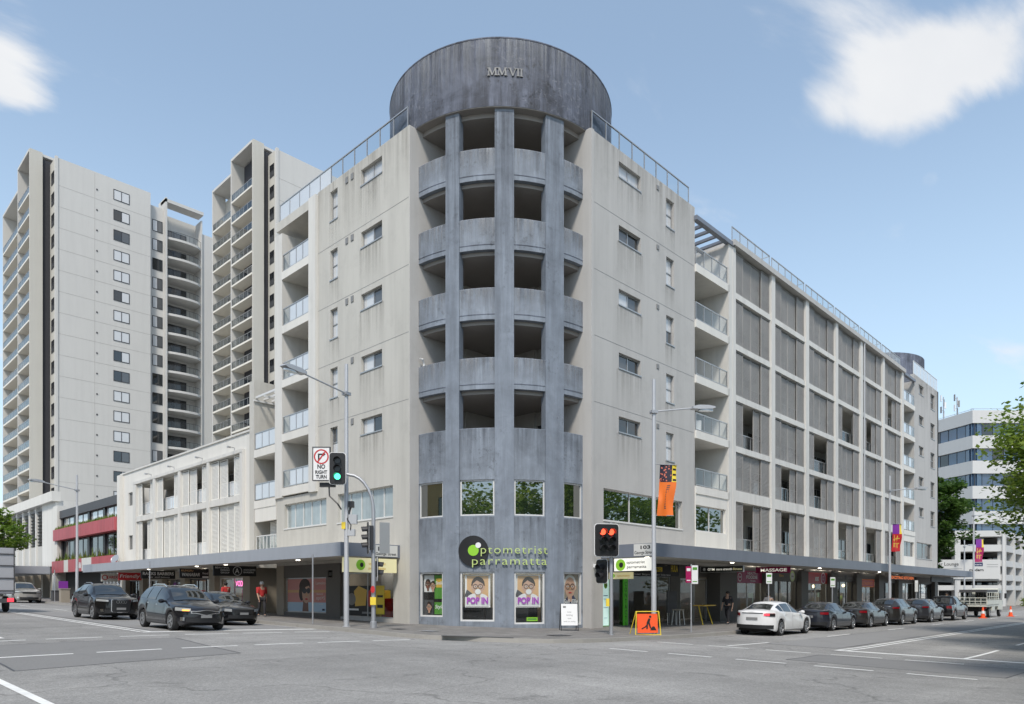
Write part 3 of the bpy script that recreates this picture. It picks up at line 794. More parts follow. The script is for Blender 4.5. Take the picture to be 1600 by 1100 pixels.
# --- drum
RD = 5.53
dr = MB().arc(CX, CY, RD-.35, RD, 0, 360, 22.43, 25.32, 96).build('drum', M['drum'], B, smooth=True)
MB().arc(CX, CY, 3.0, RD-.02, 180, 270, 22.40, 22.43, 32).build('drum_soffit', M['dark_inner'], B)
MB().arc(CX, CY, .05, RD-.36, 0, 360, 24.6, 24.7, 48).build('drum_roof', M['grey_dk'], B)
MB().arc(CX, CY, RD-.40, RD+.02, 0, 360, 25.32, 25.37, 96).build('drum_coping', M['drum'], B, smooth=True)
def curved_text(txt, h, ang0, zc, r, mat, parent, name, bold=.0, thick=.06, spacing=1.0, width=None):
    vs, fs = text_verts(txt, 1, bold, spacing)
    x0 = min(v.x for v in vs); x1 = max(v.x for v in vs); k = h/.7
    kx = k if width is None else width/(x1-x0)
    w = (x1-x0)*kx
    mb = MB()
    def P(v, dr_): 
        a = R(ang0)+((v.x-x0)*kx-w/2)/r
        return (CX+(r+dr_)*math.cos(a), CY+(r+dr_)*math.sin(a), zc+v.y*k)
    front = [P(v, thick) for v in vs]; back = [P(v, 0) for v in vs]
    mb.add(front, fs)
    from collections import Counter
    ec = Counter()
    for f in fs:
        for i in range(len(f)): ec[tuple(sorted((f[i], f[(i+1) % len(f)])))] += 1
    m = len(front)
    mb.add(front+back, [(e[0], e[1], e[1]+m, e[0]+m) for e, c in ec.items() if c == 1])
    return mb.build(name, M[mat], parent)
# serif numerals built from bars: MMVII
def numerals():
    mb = MB(); h = .40
    def seg(u0, z0, u1, z1, t):
        vs = []
        for dr_ in (.0, .07):
            for (u, z) in ((u0-t/2, z0), (u0+t/2, z0), (u1+t/2, z1), (u1-t/2, z1)):
                a = R(226.6)+u*.84/RD; vs.append((CX+(RD+dr_*.7)*math.cos(a), CY+(RD+dr_*.7)*math.sin(a), 23.70+z*.84))
        mb.add(vs, [(0, 3, 2, 1), (4, 5, 6, 7), (0, 1, 5, 4), (1, 2, 6, 5), (2, 3, 7, 6), (3, 0, 4, 7)])
    def serif(u, z, w=.15): seg(u, z, u, z+.035, w)
    def Mm(u):
        seg(u, 0, u+.02, h, .05); seg(u+.36, 0, u+.34, h, .085); seg(u+.18, .02, u+.03, h, .085); seg(u+.18, .02, u+.34, h, .045)
        for q in (u, u+.36): serif(q, 0)
        serif(u+.0, h-.035); serif(u+.36, h-.035)
    Mm(-.80); Mm(-.30)
    seg(.42, 0, .27, h, .085); seg(.42, 0, .57, h, .045); serif(.27, h-.035); serif(.57, h-.035)
    for u in (.69, .86): seg(u, 0, u, h, .085); serif(u, 0); serif(u, h-.035)
    return mb
numerals().build('lettering', M['grey'], B)

# --- tower windows
def tower_window(a0, a1, z0, z1, name, bar, glass, n=-.10):
    fr = (z1-z0)
    A0, A1 = a0, a1; db = bar/RT*57.3
    mb = MB()
    for p, q in ((A0, A0+db), (A1-db, A1)): mb.wall(TW, p, q, z0, z1, [], n-.04, n+.04, adiv=2.5)
    for p, q in ((z0, z0+bar), (z1-bar, z1)): mb.wall(TW, A0+db, A1-db, p, q, [], n-.04, n+.04, adiv=2.5)
    w = mb.build(name, M['alu_white'], B, smooth=True)
    # flat pane between the jambs
    p0 = Vector(TW(a0+db*.6, n, 0)); p1 = Vector(TW(a1-db*.6, n, 0))
    f = Frame((p0.x, p0.y, 0), (p1-p0))
    MB().box(f, 0, (p1-p0).length, -.01, .0, z0+bar*.6, z1-bar*.6).build('pane', M[glass], w)
    return f, (p1-p0).length
for i, w in enumerate(WIN1): tower_window(*w, 'window', .06, 'glass_green')
SHOP0 = [tower_window(*w, 'shop_window', .07, 'shop_glass') for w in WIN0]
# shop room behind the ground-floor tower windows
mb = MB(); mb.wall(TW, 180.3, 269.7, -.6, 3.2, [], -2.6, -2.5, adiv=5); mb.build('shop_back_wall', M['shop_tan'], B)
mb = MB()
pts = [(CX, CY)]+[(CX+(RT-.31)*math.cos(R(a)), CY+(RT-.31)*math.sin(R(a))) for a in range(181, 270, 8)]
mb.add([(x, y, .06) for x, y in pts], [tuple(range(len(pts)))]); mb.build('shop_floor', M['shop_dark'], B)
for i, (a, r_, h, m) in enumerate(((186, 1.6, 1.1, 'black'), (193, 1.4, 1.0, 'white'), (208, 1.3, 1.0, 'black'), (217, 1.6, .95, 'grey_dk'), (235, 1.3, 1.0, 'grey_dk'), (243, 1.7, 1.2, 'black'), (262, 1.5, 1.0, 'shop_tan'))):
    x, y, _ = TW(a, -r_, 0)
    bx('shop_fitting', M[m], B, Frame((x, y, 0), (math.cos(R(a+90)), math.sin(R(a+90)), 0)), -.5, .5, -.2, .2, .1, h)

# --- left street wall beside the tower (a = Y)
lw_holes = []
for k in range(5):
    lw_holes.append((27.27, 28.98, 21.22-3*k, 21.98-3*k)); lw_holes.append((31.06, 31.74, 20.5-3*k, 22.0-3*k))
L1L = [(26.43, 31.05, 5.12, 6.55), (32.11, 36.45, 5.16, 6.5)]
MB().wall(LF, 25.2, 32.95, 6.9, ROOF, lw_holes, -.35, 0, flip=not LF.flip).build('wall', M['render'], B)
MB().wall(LF, 25.2, 37.35, 3.1, 6.9, L1L, -.35, 0, flip=not LF.flip).build('wall', M['render'], B)
for k in range(5):
    window(B, LF, 27.27, 28.98, 21.22-3*k, 21.98-3*k, 2, 1, mats=[('glass_blind', 'glass_blind'), ('glass_grey', 'glass_blind'), ('glass_grey', 'glass_blind'), ('glass_grey', 'glass_blind'), ('glass_dark', 'glass_blind')][k])
    window(B, LF, 31.06, 31.74, 20.5-3*k, 22.0-3*k, 1, 2, mats=('glass_blind', 'glass_blind') if k < 4 else ('glass_blind', 'glass_grey'))
    for a in ((30.2, 29.72) if k < 3 else (29.72,)):
        MB().box(LF, a-.11, a+.11, -.02, .035, 21.98-3*k-.13, 22.12-3*k+.02).build('vent', M['grey'], B)
for (a0, a1, z0, z1) in L1L: window(B, LF, a0, a1, z0, z1, 5, 1, mats=('glass_curtain',), frame='alu_white', n=-.2)
for z in (19.25, 16.25, 13.25, 10.25): MB().box(LF, 25.25, 32.9, .002, .006, z, z+.014).build('joint', M['grey'], B)
# pilasters framing the balcony stack
MB().box(LF, 32.95, 33.65, -1.6, .14, 6.9, 22.36).build('pilaster', M['frame_white'], B)
MB().box(LF, 36.55, 37.37, -1.8, .10, 6.9, 21.6).build('pilaster', M['frame_white'], B)
# roof edge over the balcony bay
MB().box(LF, 33.65, 37.4, -2.6, -.02, 21.95, 22.45).build('roof_slab', M['render'], B)
for k in range(5):
    z = FL[k]
    MB().prism(Frame((XA, 33.65, 0), (-1, 0, 0), (0, 1, 0)), [(-2.4, z-.3), (-.25, z-.42), (.12, z-.42), (.12, z), (-2.4, z)], 0, 2.9).build('balcony_slab', M['render_white'], B)
    railing(B, LF, 33.68, 36.52, z, .98, .03, 4, glass='bal_frost', mats=('bal_frost', 'bal_frost', 'bal_frost', 'bal_glass'))
MB().box(LF, 33.65, 36.55, -2.6, -2.4, 6.9, 21.95).build('balcony_back_wall', M['inner'], B)
MB().box(LF, 33.60, 33.65, -2.4, -1.6, 6.9, 21.95).build('balcony_side_wall', M['inner'], B)
MB().box(LF, 36.55, 36.6, -2.4, -1.8, 6.9, 21.95).build('balcony_side_wall', M['inner'], B)
for k in range(5): window(B, Frame((XA+2.4, 0, 0), (0, 1, 0), (-1, 0, 0)), 33.9, 35.9, FL[k]+.03, FL[k]+2.1, 2, 1, n=.035, mats=('glass_dark', 'glass_grey'), frame='dark_frame', sill=False)
# setback bay between tall block and low wing
MB().box(LF, 37.37, 40.56, -3.2, -2.2, 3.1, 14.1).build('wall', M['render'], B)
MB().box(LF, 40.0, 40.58, -2.2, .05, 3.1, 14.15).build('wall', M['render'], B)
for k, z in enumerate((10.0, 7.0)):
    MB().prism(Frame((XA, 37.4, 0), (-1, 0, 0), (0, 1, 0)), [(-2.2, z-.3), (-.1, z-.5), (.05, z-.45), (.05, z), (-2.2, z)], 0, 2.6).build('balcony_slab', M['render_white'], B)
    railing(B, LF, 37.4, 39.98, z, 1.0, -.02, 3, glass='bal_frost')
MB().box(LF, 37.38, 39.98, -.15, .02, 5.75, 6.55).build('spandrel', M['render_white'], B)
railing(B, LF, 37.4, 39.98, 4.0, .95, -.1, 6, metal='alu_white')
screen(B, LF, 37.9, 39.0, 4.0, 5.75, -.5, M['slat_sunlit'])
mb = MB()
for i in range(5): mb.box(LF, 37.4, 39.98, -2.1+i*.5, -2.04+i*.5, 13.0+i*.02, 13.12+i*.02)
for a in (37.42, 38.6, 39.9): mb.box(LF, a, a+.06, -2.2, .1, 12.9, 12.99)
mb.build('pergola', M['alu_white'], B)
# roof railing, left street: glass panels between posts
railing(B, LF, 25.5, 37.2, ROOF, 1.02, -.15, 11, name='roof_railing', mats=('bal_glass',)*6+('bal_frost',)*5)
# --- right street wall beside the tower (a = X)
rw_holes = []
for k in range(5):
    rw_holes.append((27.39, 29.2, 21.2-3*k, 21.92-3*k)); rw_holes.append((31.52, 32.26, 20.42-3*k, 21.85-3*k))
L1R = [(26.2, 33.09, 4.96, 6.42)]
MB().wall(RF, 25.2, 34.38, 3.1, ROOF, rw_holes+L1R, -.35, 0, flip=not RF.flip).build('wall', M['render_grey'], B)
for k in range(5):
    window(B, RF, 27.39, 29.2, 21.2-3*k, 21.92-3*k, 2, 1, mats=[('glass_blind', 'glass_blind'), ('glass_grey', 'glass_dark'), ('glass_blind', 'glass_grey'), ('glass_grey', 'glass_dark'), ('glass_dark', 'glass_dark')][k])
    window(B, RF, 31.52, 32.26, 20.42-3*k, 21.85-3*k, 1, 2, mats=('glass_blind', 'glass_blind') if k != 2 else ('glass_grey', 'glass_blind'))
    MB().box(RF, 30.6, 30.82, -.02, .035, 21.9-3*k, 22.12-3*k).build('vent', M['grey'], B)
window(B, RF, 26.2, 33.09, 4.96, 6.42, 3, 1, mats=('glass_green',), frame='alu_white', n=-.2)
for z in (19.25, 16.25, 13.25, 10.25): MB().box(RF, 25.25, 34.3, .002, .006, z, z+.014).build('joint', M['grey'], B)
railing(B, RF, 25.5, 34.0, ROOF, 1.0, -.15, 8, name='roof_railing')
# balcony stack on the right street
MB().box(RF, 38.05, 38.72, -2.2, .10, 3.1, 21.75).build('pilaster', M['frame_white'], B)
for k in range(5):
    z = FL[k]
    MB().prism(Frame((34.38, YB, 0), (0, -1, 0), (1, 0, 0)), [(-2.8, z-.3), (-.2, z-.42), (.10, z-.42), (.10, z), (-2.8, z)], 0, 3.72).build('balcony_slab', M['render_white'], B)
    railing(B, RF, 34.42, 38.0, z, .98, .02, 4, mats=('bal_glass', 'bal_glass', 'bal_glass', 'bal_glass'))
    window(B, Frame((0, YB+2.8, 0), (1, 0, 0), (0, -1, 0)), 34.9, 37.4, z+.03, z+2.15, 3, 1, n=.035, mats=('glass_dark', 'glass_curtain', 'glass_grey'), frame='alu', sill=False)
MB().box(RF, 34.38, 38.05, -3.0, -2.8, 3.1, 21.9).build('balcony_back_wall', M['inner'], B)
MB().box(RF, 34.36, 34.40, -2.8, -.36, 6.9, 21.9).build('balcony_side_wall', M['render_grey'], B)
MB().wall(RF, 34.38, 38.05, 3.1, 6.98, [(34.42, 37.81, 4.98, 6.38)], -.25, .05, flip=not RF.flip).build('spandrel', M['render_white'], B)
window(B, RF, 34.42, 37.81, 4.98, 6.38, 2, 1, mats=('glass_green',), frame='alu_white', n=-.12)
mb = MB()
mb.box(RF, 34.3, 38.7, -.10, .18, 21.75, 21.98)
for i in range(5): mb.box(RF, 34.5+i*.8, 34.66+i*.8, -2.8, -.1, 21.80, 21.95)
mb.box(RF, 34.3, 38.7, -1.6, -1.45, 21.66, 21.79)
mb.build('pergola', M['awning'], B)
# --- screened wing
COLX = [38.62, 44.0, 49.5, 55.06, 60.54, 66.1, 71.6]
for i, x in enumerate(COLX):
    MB().box(RF, x-(.1 if i == 0 else .27), x+.27, -.6, .12, 3.1, 21.8).build('column', M['frame_white'], B)
BEAM = [18.9, 15.9, 12.9, 9.9]
WINGX0, WINGX1 = COLX[0]+.27, COLX[-1]-.27
for i in range(6):
    x0, x1 = COLX[i]+.27, COLX[i+1]-.27
    for z in BEAM: MB().box(RF, x0, x1, -.45, .05, z, z+.34).build('beam', M['frame_white'], B)
    MB().box(RF, x0, x1, -.45, .06, 6.98, 7.62).build('beam', M['frame_white'], B)
    MB().box(RF, x0-.27, x1+.27, -2.3, -.46, 21.7, 21.8).build('ceiling', M['soffit'], B)
for z in (18.9, 15.9, 12.9, 9.9, 7.1, 4.0): MB().box(RF, WINGX0-.1, WINGX1+.1, -2.3, -.46, z, z+.3).build('floor_slab', M['soffit'], B)
MB().box(RF, 38.4, 71.9, -2.5, -2.3, 3.1, 21.8).build('balcony_back_wall', M['inner'], B)
MB().box(RF, 38.45, 72.0, -2.6, .28, 21.8, 22.12).build('roof_edge', M['render_grey'], B)
LEV = [(19.24, 21.72), (16.24, 18.9), (13.24, 15.9), (10.24, 12.9), (7.62, 9.9), (3.9, 6.98)]
rs = random.Random(3)
# which screens stand open, by bay and storey (0 = top)
OPENED = {(0, 3): 1, (2, 4): 1, (1, 4): 1, (2, 3): 2, (3, 2): 2, (4, 2): 1, (0, 5): 1, (1, 5): 1, (3, 5): 3, (4, 5): 2, (5, 5): 2, (5, 1): 1}
for i in range(6):
    x0, x1 = COLX[i]+.27, COLX[i+1]-.27
    W4 = (x1-x0)/4
    for k, (z0, z1) in enumerate(LEV):
        op = OPENED.get((i, k), 0)
        for j in range(4):
            if op == 1 and j == 1: continue
            if op == 2 and j in (1, 2): continue
            if op == 3 and j < 2: continue
            a0 = x0+j*W4+.02; a1 = x0+(j+1)*W4-.02
            n = -.05 if j in (0, 3) else -.15
            if op == 1 and j == 2: a0 += .35
            screen(B, RF, a0, a1, z0+.02, z1-.03, n, M['slat_shaded'])
        if op:
            railing(B, RF, x0+.05, x1-.05, z0+.02, .95, -.35, 5)
        else:
            railing(B, RF, x0+.05, x1-.05, z0+.02, .95, -.35, 2, metal='alu')
        window(B, Frame((0, YB+2.3, 0), (1, 0, 0), (0, -1, 0)), x0+1.0, x1-1.0, z0+.1, z0+2.2, 3, 1, n=.035, mats=('glass_dark', 'glass_grey', 'glass_dark'), frame='alu', sill=False)
MB().tube([(COLX[4]+.38, YB-.2, 3.2), (COLX[4]+.38, YB-.2, 22.0)], .05, 8).build('downpipe', M['pole_paint'], B)
# roof railings of the wing: separate terraces
for i in range(6):
    x0 = COLX[i]+.2; x1 = COLX[i+1]-.1
    railing(B, RF, x0, x1, 22.12, 1.0, -.1, 5, name='roof_railing')
    MB().box(RF, x1-.02, x1+.02, -2.2, -.1, 23.06, 23.1).box(RF, x1-.02, x1+.02, -2.2, -2.16, 22.12, 23.06).build('terrace_divider', M['alu'], B)
# --- far end block
END0, END1 = 75.6, 84.4
MB().box(RF, 71.9, 75.6, -3.0, -2.8, 3.1, 21.9).build('balcony_back_wall', M['inner'], B)
eh = []
for k in range(5): eh += [(77.2, 78.9, 21.05-3*k, 21.95-3*k), (81.4, 83.0, 20.35-3*k, 21.9-3*k)]
EL1 = [(76.5, 81.9, 4.95, 6.5)]
MB().wall(RF, END0, END1, 3.1, 22.6, eh+EL1, -.35, 0, flip=not RF.flip).build('wall', M['render_grey'], B)
for k in range(5):
    window(B, RF, 77.2, 78.9, 21.05-3*k, 21.95-3*k, 2, 1, mats=('glass_blind', 'glass_dark') if k % 2 == 0 else ('glass_grey', 'glass_dark'))
    window(B, RF, 81.4, 83.0, 20.35-3*k, 21.9-3*k, 2, 2, mats=('glass_dark', 'glass_grey', 'glass_dark', 'glass_dark'))
    z = FL[k]
    MB().prism(Frame((72.0, YB, 0), (0, -1, 0), (1, 0, 0)), [(-2.8, z-.3), (-.2, z-.42), (.10, z-.42), (.10, z), (-2.8, z)], 0, 3.58).build('balcony_slab', M['render_white'], B)
    railing(B, RF, 72.05, 75.5, z, .98, .02, 4, glass='bal_frost', mats=('bal_frost', 'bal_glass'))
window(B, RF, 76.5, 81.9, 4.95, 6.5, 2, 1, mats=('glass_dark',), n=-.2)
MB().wall(RF, 72.0, 75.6, 3.1, 6.98, [(72.1, 75.4, 4.98, 6.38)], -.25, .05, flip=not RF.flip).build('spandrel', M['render_white'], B)
window(B, RF, 72.1, 75.4, 4.98, 6.38, 2, 1, mats=('glass_grey',), n=-.12)
MB().box(RF, 75.58, 75.62, -2.8, -.36, 6.9, 21.9).build('balcony_side_wall', M['render_grey'], B)
MB().box(Frame((END1, YB, 0), (0, 1, 0), (1, 0, 0)), 0, 16, -.35, -.002, 3.1, 22.6).build('wall', M['render_grey'], B)
mb = MB(); mb.box(RF, 72.0, 75.6, -.1, .15, 21.75, 21.98)
for i in range(5): mb.box(RF, 72.2+i*.7, 72.34+i*.7, -2.8, -.1, 21.8, 21.95)
mb.build('pergola', M['awning'], B)
MB().arc(83.2, 26.2, 5.0, 5.5, 0, 360, 22.3, 26.2, 64).build('drum', M['drum'], B, smooth=True)
railing(B, RF, 75.7, 84.3, 22.6, 1.3, -.1, 7, name='roof_railing', glass='bal_frost', metal='alu_white')
MB().box(RF, 25.0, 84.0, -14, -3.2, 3.1, 21.7).build('building_core', M['render_grey'], B)
MB().box(LF, 25.0, 37.0, -14, -3.2, 3.1, 21.7).build('building_core', M['render_grey'], B)

# ------------------------------------------------------------ weathering that runs down from edges and sills
def stain(fr, a0, a1_, z0, z1, mat='drip', n=.0035):
    MB().add([fr(a0, n, z0), fr(a1_, n, z0), fr(a1_, n, z1), fr(a0, n, z1)], [(0, 1, 2, 3)]).build('water_stain', M[mat], B)
stain(LF, 25.22, 32.9, 19.0, ROOF-.01); stain(RF, 25.22, 34.3, 19.6, ROOF-.01); stain(RF, END0+.05, END1-.05, 19.4, 22.58)
for k in range(5):
    stain(LF, 27.1, 29.1, 21.1-3*k-1.9, 21.15-3*k); stain(LF, 30.9, 31.9, 20.42-3*k-1.6, 20.43-3*k)
    stain(RF, 27.2, 29.4, 21.12-3*k-2.0, 21.13-3*k); stain(RF, 31.4, 32.4, 20.34-3*k-1.5, 20.35-3*k)
def tower_stain(a0, a1_, z0, z1, mat, r=RT, n=.014):
    m_ = max(2, int((a1_-a0)/2.5)); vs = []
    for i in range(m_+1):
        a = R(a0+(a1_-a0)*i/m_)
        for z in (z0, z1): vs.append((CX+(r+n)*math.cos(a), CY+(r+n)*math.sin(a), z))
    MB().add(vs, [(2*i, 2*i+2, 2*i+3, 2*i+1) for i in range(m_)]).build('water_stain', M[mat], B, smooth=True, sharp=0)
for k in range(4):
    zt = 20.74-3*k
    for (a0, a1_) in ((180.5, 198.3), (205.5, 222.1), (231.1, 246.1), (256.0, 269.5)):
        tower_stain(a0, a1_, zt-1.1, zt, 'drip_tower'); tower_stain(a0, a1_, zt-1.2, zt, 'drip_pale', n=.017)
tower_stain(180.5, 269.5, 6.6, 8.7, 'drip_tower', n=.003); tower_stain(180.5, 269.5, 3.4, 4.9, 'drip_tower', n=.003)
for (a0, a1_) in PX: tower_stain(a0+.1, a1_-.1, 8, 22.3, 'drip_tower', n=.053)
tower_stain(150, 300, 23.0, 25.3, 'drip_tower', RD, .004); tower_stain(150, 300, 22.9, 25.3, 'drip_pale', RD, .007); tower_stain(150, 300, 22.45, 24.3, 'low_dark', RD, .010)  # the last band darkens the drum towards its lower edge
# ------------------------------------------------------------ awnings
AWZ0, AWZ1 = 3.18, 3.76
a1 = MB().box(LF, 26.0, 62.6, .004, 3.0, AWZ0+.06, AWZ1-.08).build('awning', M['soffit'], B)
MB().box(LF, 25.95, 62.6, 3.0, 3.06, AWZ0, AWZ1).build('fascia', M['awning_pale'], a1)
MB().box(LF, 25.9, 25.95, .004, 3.06, AWZ0, AWZ1).build('fascia', M['awning'], a1)
MB().box(LF, 62.6, 62.66, .004, 3.06, AWZ0, AWZ1).build('fascia', M['awning_pale'], a1)
for i in (1, 3, 4, 6): MB().ell(Frame((XA-1.6, 28+i*4.1, AWZ0+.058), (1, 0, 0), (0, 0, -1), (0, 1, 0)), 0, 0, .10, .10, 0, .02, 14).build('downlight', M['lit_down'], a1)
a2 = MB().box(RF, 26.1, 85.6, .004, 2.8, AWZ0+.06, AWZ1-.08).build('awning', M['soffit'], B)
MB().box(RF, 26.05, 85.6, 2.8, 2.86, AWZ0, AWZ1).build('fascia', M['awning'], a2)
MB().box(RF, 26.0, 26.05, .004, 2.86, AWZ0, AWZ1).build('fascia', M['awning'], a2)
MB().box(RF, 85.6, 85.66, .004, 2.86, AWZ0, AWZ1).build('fascia', M['awning'], a2)
for i in (0, 2, 5, 8): MB().ell(Frame((27.5+i*4.1, YB-1.5, AWZ0+.058), (1, 0, 0), (0, 0, -1), (0, 1, 0)), 0, 0, .10, .10, 0, .02, 14).build('downlight', M['lit_down'], a2)
# ------------------------------------------------------------ ground floor, left street
def solid(fr, a0, a1, n0, n1, z0, z1, mat, name='wall', par=None): return MB().box(fr, a0, a1, n0, n1, z0, z1).build(name, M[mat], par or B)
def shop_window(par, fr, a0, a1, z0, z1, n, cols=1, frame='alu', glass='shop_glass', name='shop_window', bar=.06, door=None):
    mb = MB()
    ca = [a0+(a1-a0)*i/cols for i in range(cols+1)]
    for i, a in enumerate(ca):
        p = a-bar/2 if 0 < i < cols else (a if i == 0 else a-bar)
        mb.box(fr, p, p+bar, n-.04, n+.04, z0, z1)
    mb.box(fr, a0+bar, a1-bar, n-.038, n+.038, z0, z0+bar); mb.box(fr, a0+bar, a1-bar, n-.038, n+.038, z1-bar, z1)
    w = mb.build(name, M[frame], par)
    for i in range(cols):
        MB().box(fr, ca[i]+bar*.5, ca[i+1]-bar*.5, n-.006, n+.004, z0+bar*.5, z1-bar*.5).build('pane', M[glass], w)
    return w
solid(LF, 25.2, 26.4, -.5, .001, -.6, 3.1, 'render')
solid(LF, 26.4, 30.8, -.34, -.002, 2.6, 3.1, 'shop_dark'); solid(LF, 26.4, 30.8, -.34, -.002, -.6, .42, 'render_grey')
shop_window(B, LF, 26.42, 30.78, .42, 2.6, -.15, 2)
solid(LF, 30.8, 32.1, -.5, .03, -.6, 3.1, 'shop_dark')
solid(LF, 32.1, 36.5, -.34, -.002, 2.42, 3.1, 'shop_dark'); solid(LF, 32.1, 36.5, -.34, -.002, -.6, .55, 'shop_dark')
shop_window(B, LF, 32.12, 36.48, .55, 2.42, -.15, 1)
solid(LF, 36.5, 37.3, -.5, .03, -.6, 3.1, 'shop_tan')
solid(LF, 37.3, 40.6, -2.0, -1.9, -.6, 3.1, 'grey_dk')
solid(LF, 40.6, 41.5, -1.9, .03, -.6, 3.1, 'shop_tan')
solid(LF, 30.9, 63.0, -3.2, -3.1, -.6, 3.2, 'shop_tan', 'shop_back_wall')
solid(LF, 25.4, 30.9, -2.6, -2.5, -.6, 3.2, 'grey', 'shop_back_wall')
solid(LF, 25.4, 63.0, -3.2, -.01, -.2, .34, 'shop_dark', 'shop_floor')
for i, (a, h, m) in enumerate(((27.2, 1.3, 'black'), (28.3, 1.0, 'red'), (29.2, 1.4, 'yellow'), (30.1, 1.1, 'black'))):
    bx('shop_fitting', M[m], B, LF, a-.4, a+.4, -1.6, -1.0, .34, .34+h)

# ------------------------------------------------------------ low wing with pale screens
LWB = thing('apartment_wing', 'low off-white wing with two storeys of pale slatted screens above the shops', 'building', (XA, 52, 0))
LC = [(59.79, 60.42), (55.7, 56.16), (50.94, 51.32), (46.15, 46.5), (41.36, 41.71)]
MB().box(LF, 40.58, 63.8, -.5, -.06, 10.12, 11.25).build('parapet', M['render_white'], LWB)
MB().box(LF, 40.58, 63.8, -.55, .02, 11.25, 11.36).build('coping', M['frame_white'], LWB)
MB().box(LF, 41.36, 60.42, -.3, .16, 10.1, 10.3).build('frame_head', M['frame_white'], LWB)
for a0, a1_ in LC: MB().box(LF, a0, a1_, -.5, .14, 3.1, 10.1).build('column', M['frame_white'], LWB)
for i in range(4):
    p, q = LC[i+1][1], LC[i][0]
    MB().box(LF, p, q, -.45, .10, 7.15, 7.56).build('beam', M['frame_white'], LWB)
MB().box(LF, 40.58, 41.36, -.5, -.06, 3.1, 10.12).build('wall', M['render_white'], LWB)
MB().wall(LF, 60.42, 63.2, 3.1, 10.12, [(61.1, 62.04, 8.58, 9.65), (61.1, 62.04, 5.05, 6.2)], -.4, -.06, flip=not LF.flip).build('wall', M['render_white'], LWB)
window(LWB, LF, 61.1, 62.04, 8.58, 9.65, 2, 1, n=-.2, mats=('glass_grey',), sill=False); window(LWB, LF, 61.1, 62.04, 5.05, 6.2, 2, 1, n=-.2, mats=('glass_grey',), sill=False)
MB().box(LF, 63.2, 63.85, -2, .25, 3.1, 11.2).build('pilaster', M['render_white'], LWB)
MB().box(LF, 40.6, 63.0, -2.6, -2.4, 3.1, 10.1).build('balcony_back_wall', M['inner'], LWB)
for z in (9.98, 7.1, 4.0): MB().box(LF, 41.4, 60.4, -2.4, -.5, z, z+.14 if z > 9 else z+.3).build('floor_slab', M['soffit'], LWB)
MB().box(LF, 40.6, 63.5, -14, -2.6, 3.1, 10.9).build('building_core', M['render_white'], LWB)
for i in range(4):
    p, q = LC[i+1][1], LC[i][0]; w = (q-p)/4
    for k, (z0, z1) in enumerate(((7.56, 10.08), (3.95, 7.15))):
        opn = {(0, 0): 2, (1, 0): 2, (2, 0): 1, (3, 0): 1, (0, 1): 2, (1, 1): 3, (2, 1): 1, (3, 1): None}[(i, k)]
        if (i, k) == (1, 1): opn = None
        for j in range(4):
            if opn is not None and j == opn: continue
            if (i, k) in ((1, 0), (0, 0)) and j == 1: continue
            a0 = p+j*w+.02; a1_ = a0+w-.04
            screen(LWB, LF, a0, a1_, z0+.03, z1-.04, -.05 if j in (0, 3) else -.14, M['slat_sunlit'])
        if opn is not None: railing(LWB, LF, p+.05, q-.05, z0+.1, .95, -.32, 4, glass='bal_frost', metal='alu_white')
        window(LWB, Frame((XA+2.4, 0, 0), (0, 1, 0), (-1, 0, 0)), p+1.0, q-1.0, z0+.2, z0+2.3, 2, 1, n=.035, mats=('glass_grey', 'glass_dark'), sill=False)
    # small arm lamps over the frame
    MB().tube([(XA-.16, (p+q)/2-1.6, 10.32), (XA-.16, (p+q)/2-1.6, 10.46), (XA-.5, (p+q)/2-1.6, 10.5)], .03, 6).tube([(XA-.42, (p+q)/2-1.6, 10.47), (XA-.62, (p+q)/2-1.6, 10.47)], .06, 8).build('spot_lamp', M['alu'], LWB)
# shopfronts below it
for j, (a0, a1_, m) in enumerate(((41.5, 45.6, 'shop_tan'), (46.5, 50.4, 'shop_tan'), (51.2, 54.6, 'shop_tan'), (55.4, 58.6, 'offwhite'), (59.4, 62.6, 'shop_tan'))):
    solid(LF, a1_, a1_+.85, -.6, .0, -.4, 3.1, 'shop_tan', 'pier', LWB)
    solid(LF, a0, a1_, -.5, -.3, 2.55, 3.1, 'shop_tan', 'shop_fascia', LWB)
    shop_window(LWB, LF, a0, a1_, .55, 2.55, -.4, (2, 3, 2, 5, 2)[j], frame='alu_white' if j in (0, 3) else 'dark_frame')
for a, h, m, w in ((42.4, 1.2, 'white', .5), (44.3, 1.4, 'magenta', .4), (47.3, 1.0, 'peach', .7), (48.9, 1.5, 'white', .5), (52.0, 1.4, 'red', .4), (53.4, 1.6, 'white', .5), (56, 1.3, 'grey', .5), (60.5, 1.3, 'navy', .5)):
    bx('shop_fitting', M[m], LWB, LF, a-w, a+w, -2.0, -1.4, .4, .4+h)

# ------------------------------------------------------------ ground floor, right street
solid(RF, 25.2, 26.1, -.5, .001, -.6, 3.1, 'render_grey')
SR = Frame((0, YB+.8, 0), (1, 0, 0), (0, -1, 0))      # shopfronts stand back 0.8 m
solid(RF, 26.1, 26.16, -.8, -.002, -.6, 3.1, 'render_grey', 'return_wall')
solid(SR, 26.1, 38.0, -.1, .002, 2.5, 3.2, 'shop_dark', 'shop_fascia')
shop_window(B, SR, 26.5, 29.2, -.1, 2.5, -.05, 2, name='shop_door')
shop_window(B, SR, 29.3, 33.2, -.1, 2.5, -.05, 1, name='shop_window')
solid(SR, 33.2, 34.2, -.1, .02, -.3, 2.5, 'shop_dark', 'pier')
shop_window(B, SR, 34.2, 37.2, -.1, 2.4, -.05, 2, name='shop_door')
solid(RF, 37.3, 39.4, -.9, -.05, -.6, 3.2, 'shop_dark', 'pier')
solid(RF, 26.2, 84.3, -4.2, -4.1, -.8, 3.2, 'shop_dark', 'shop_back_wall')
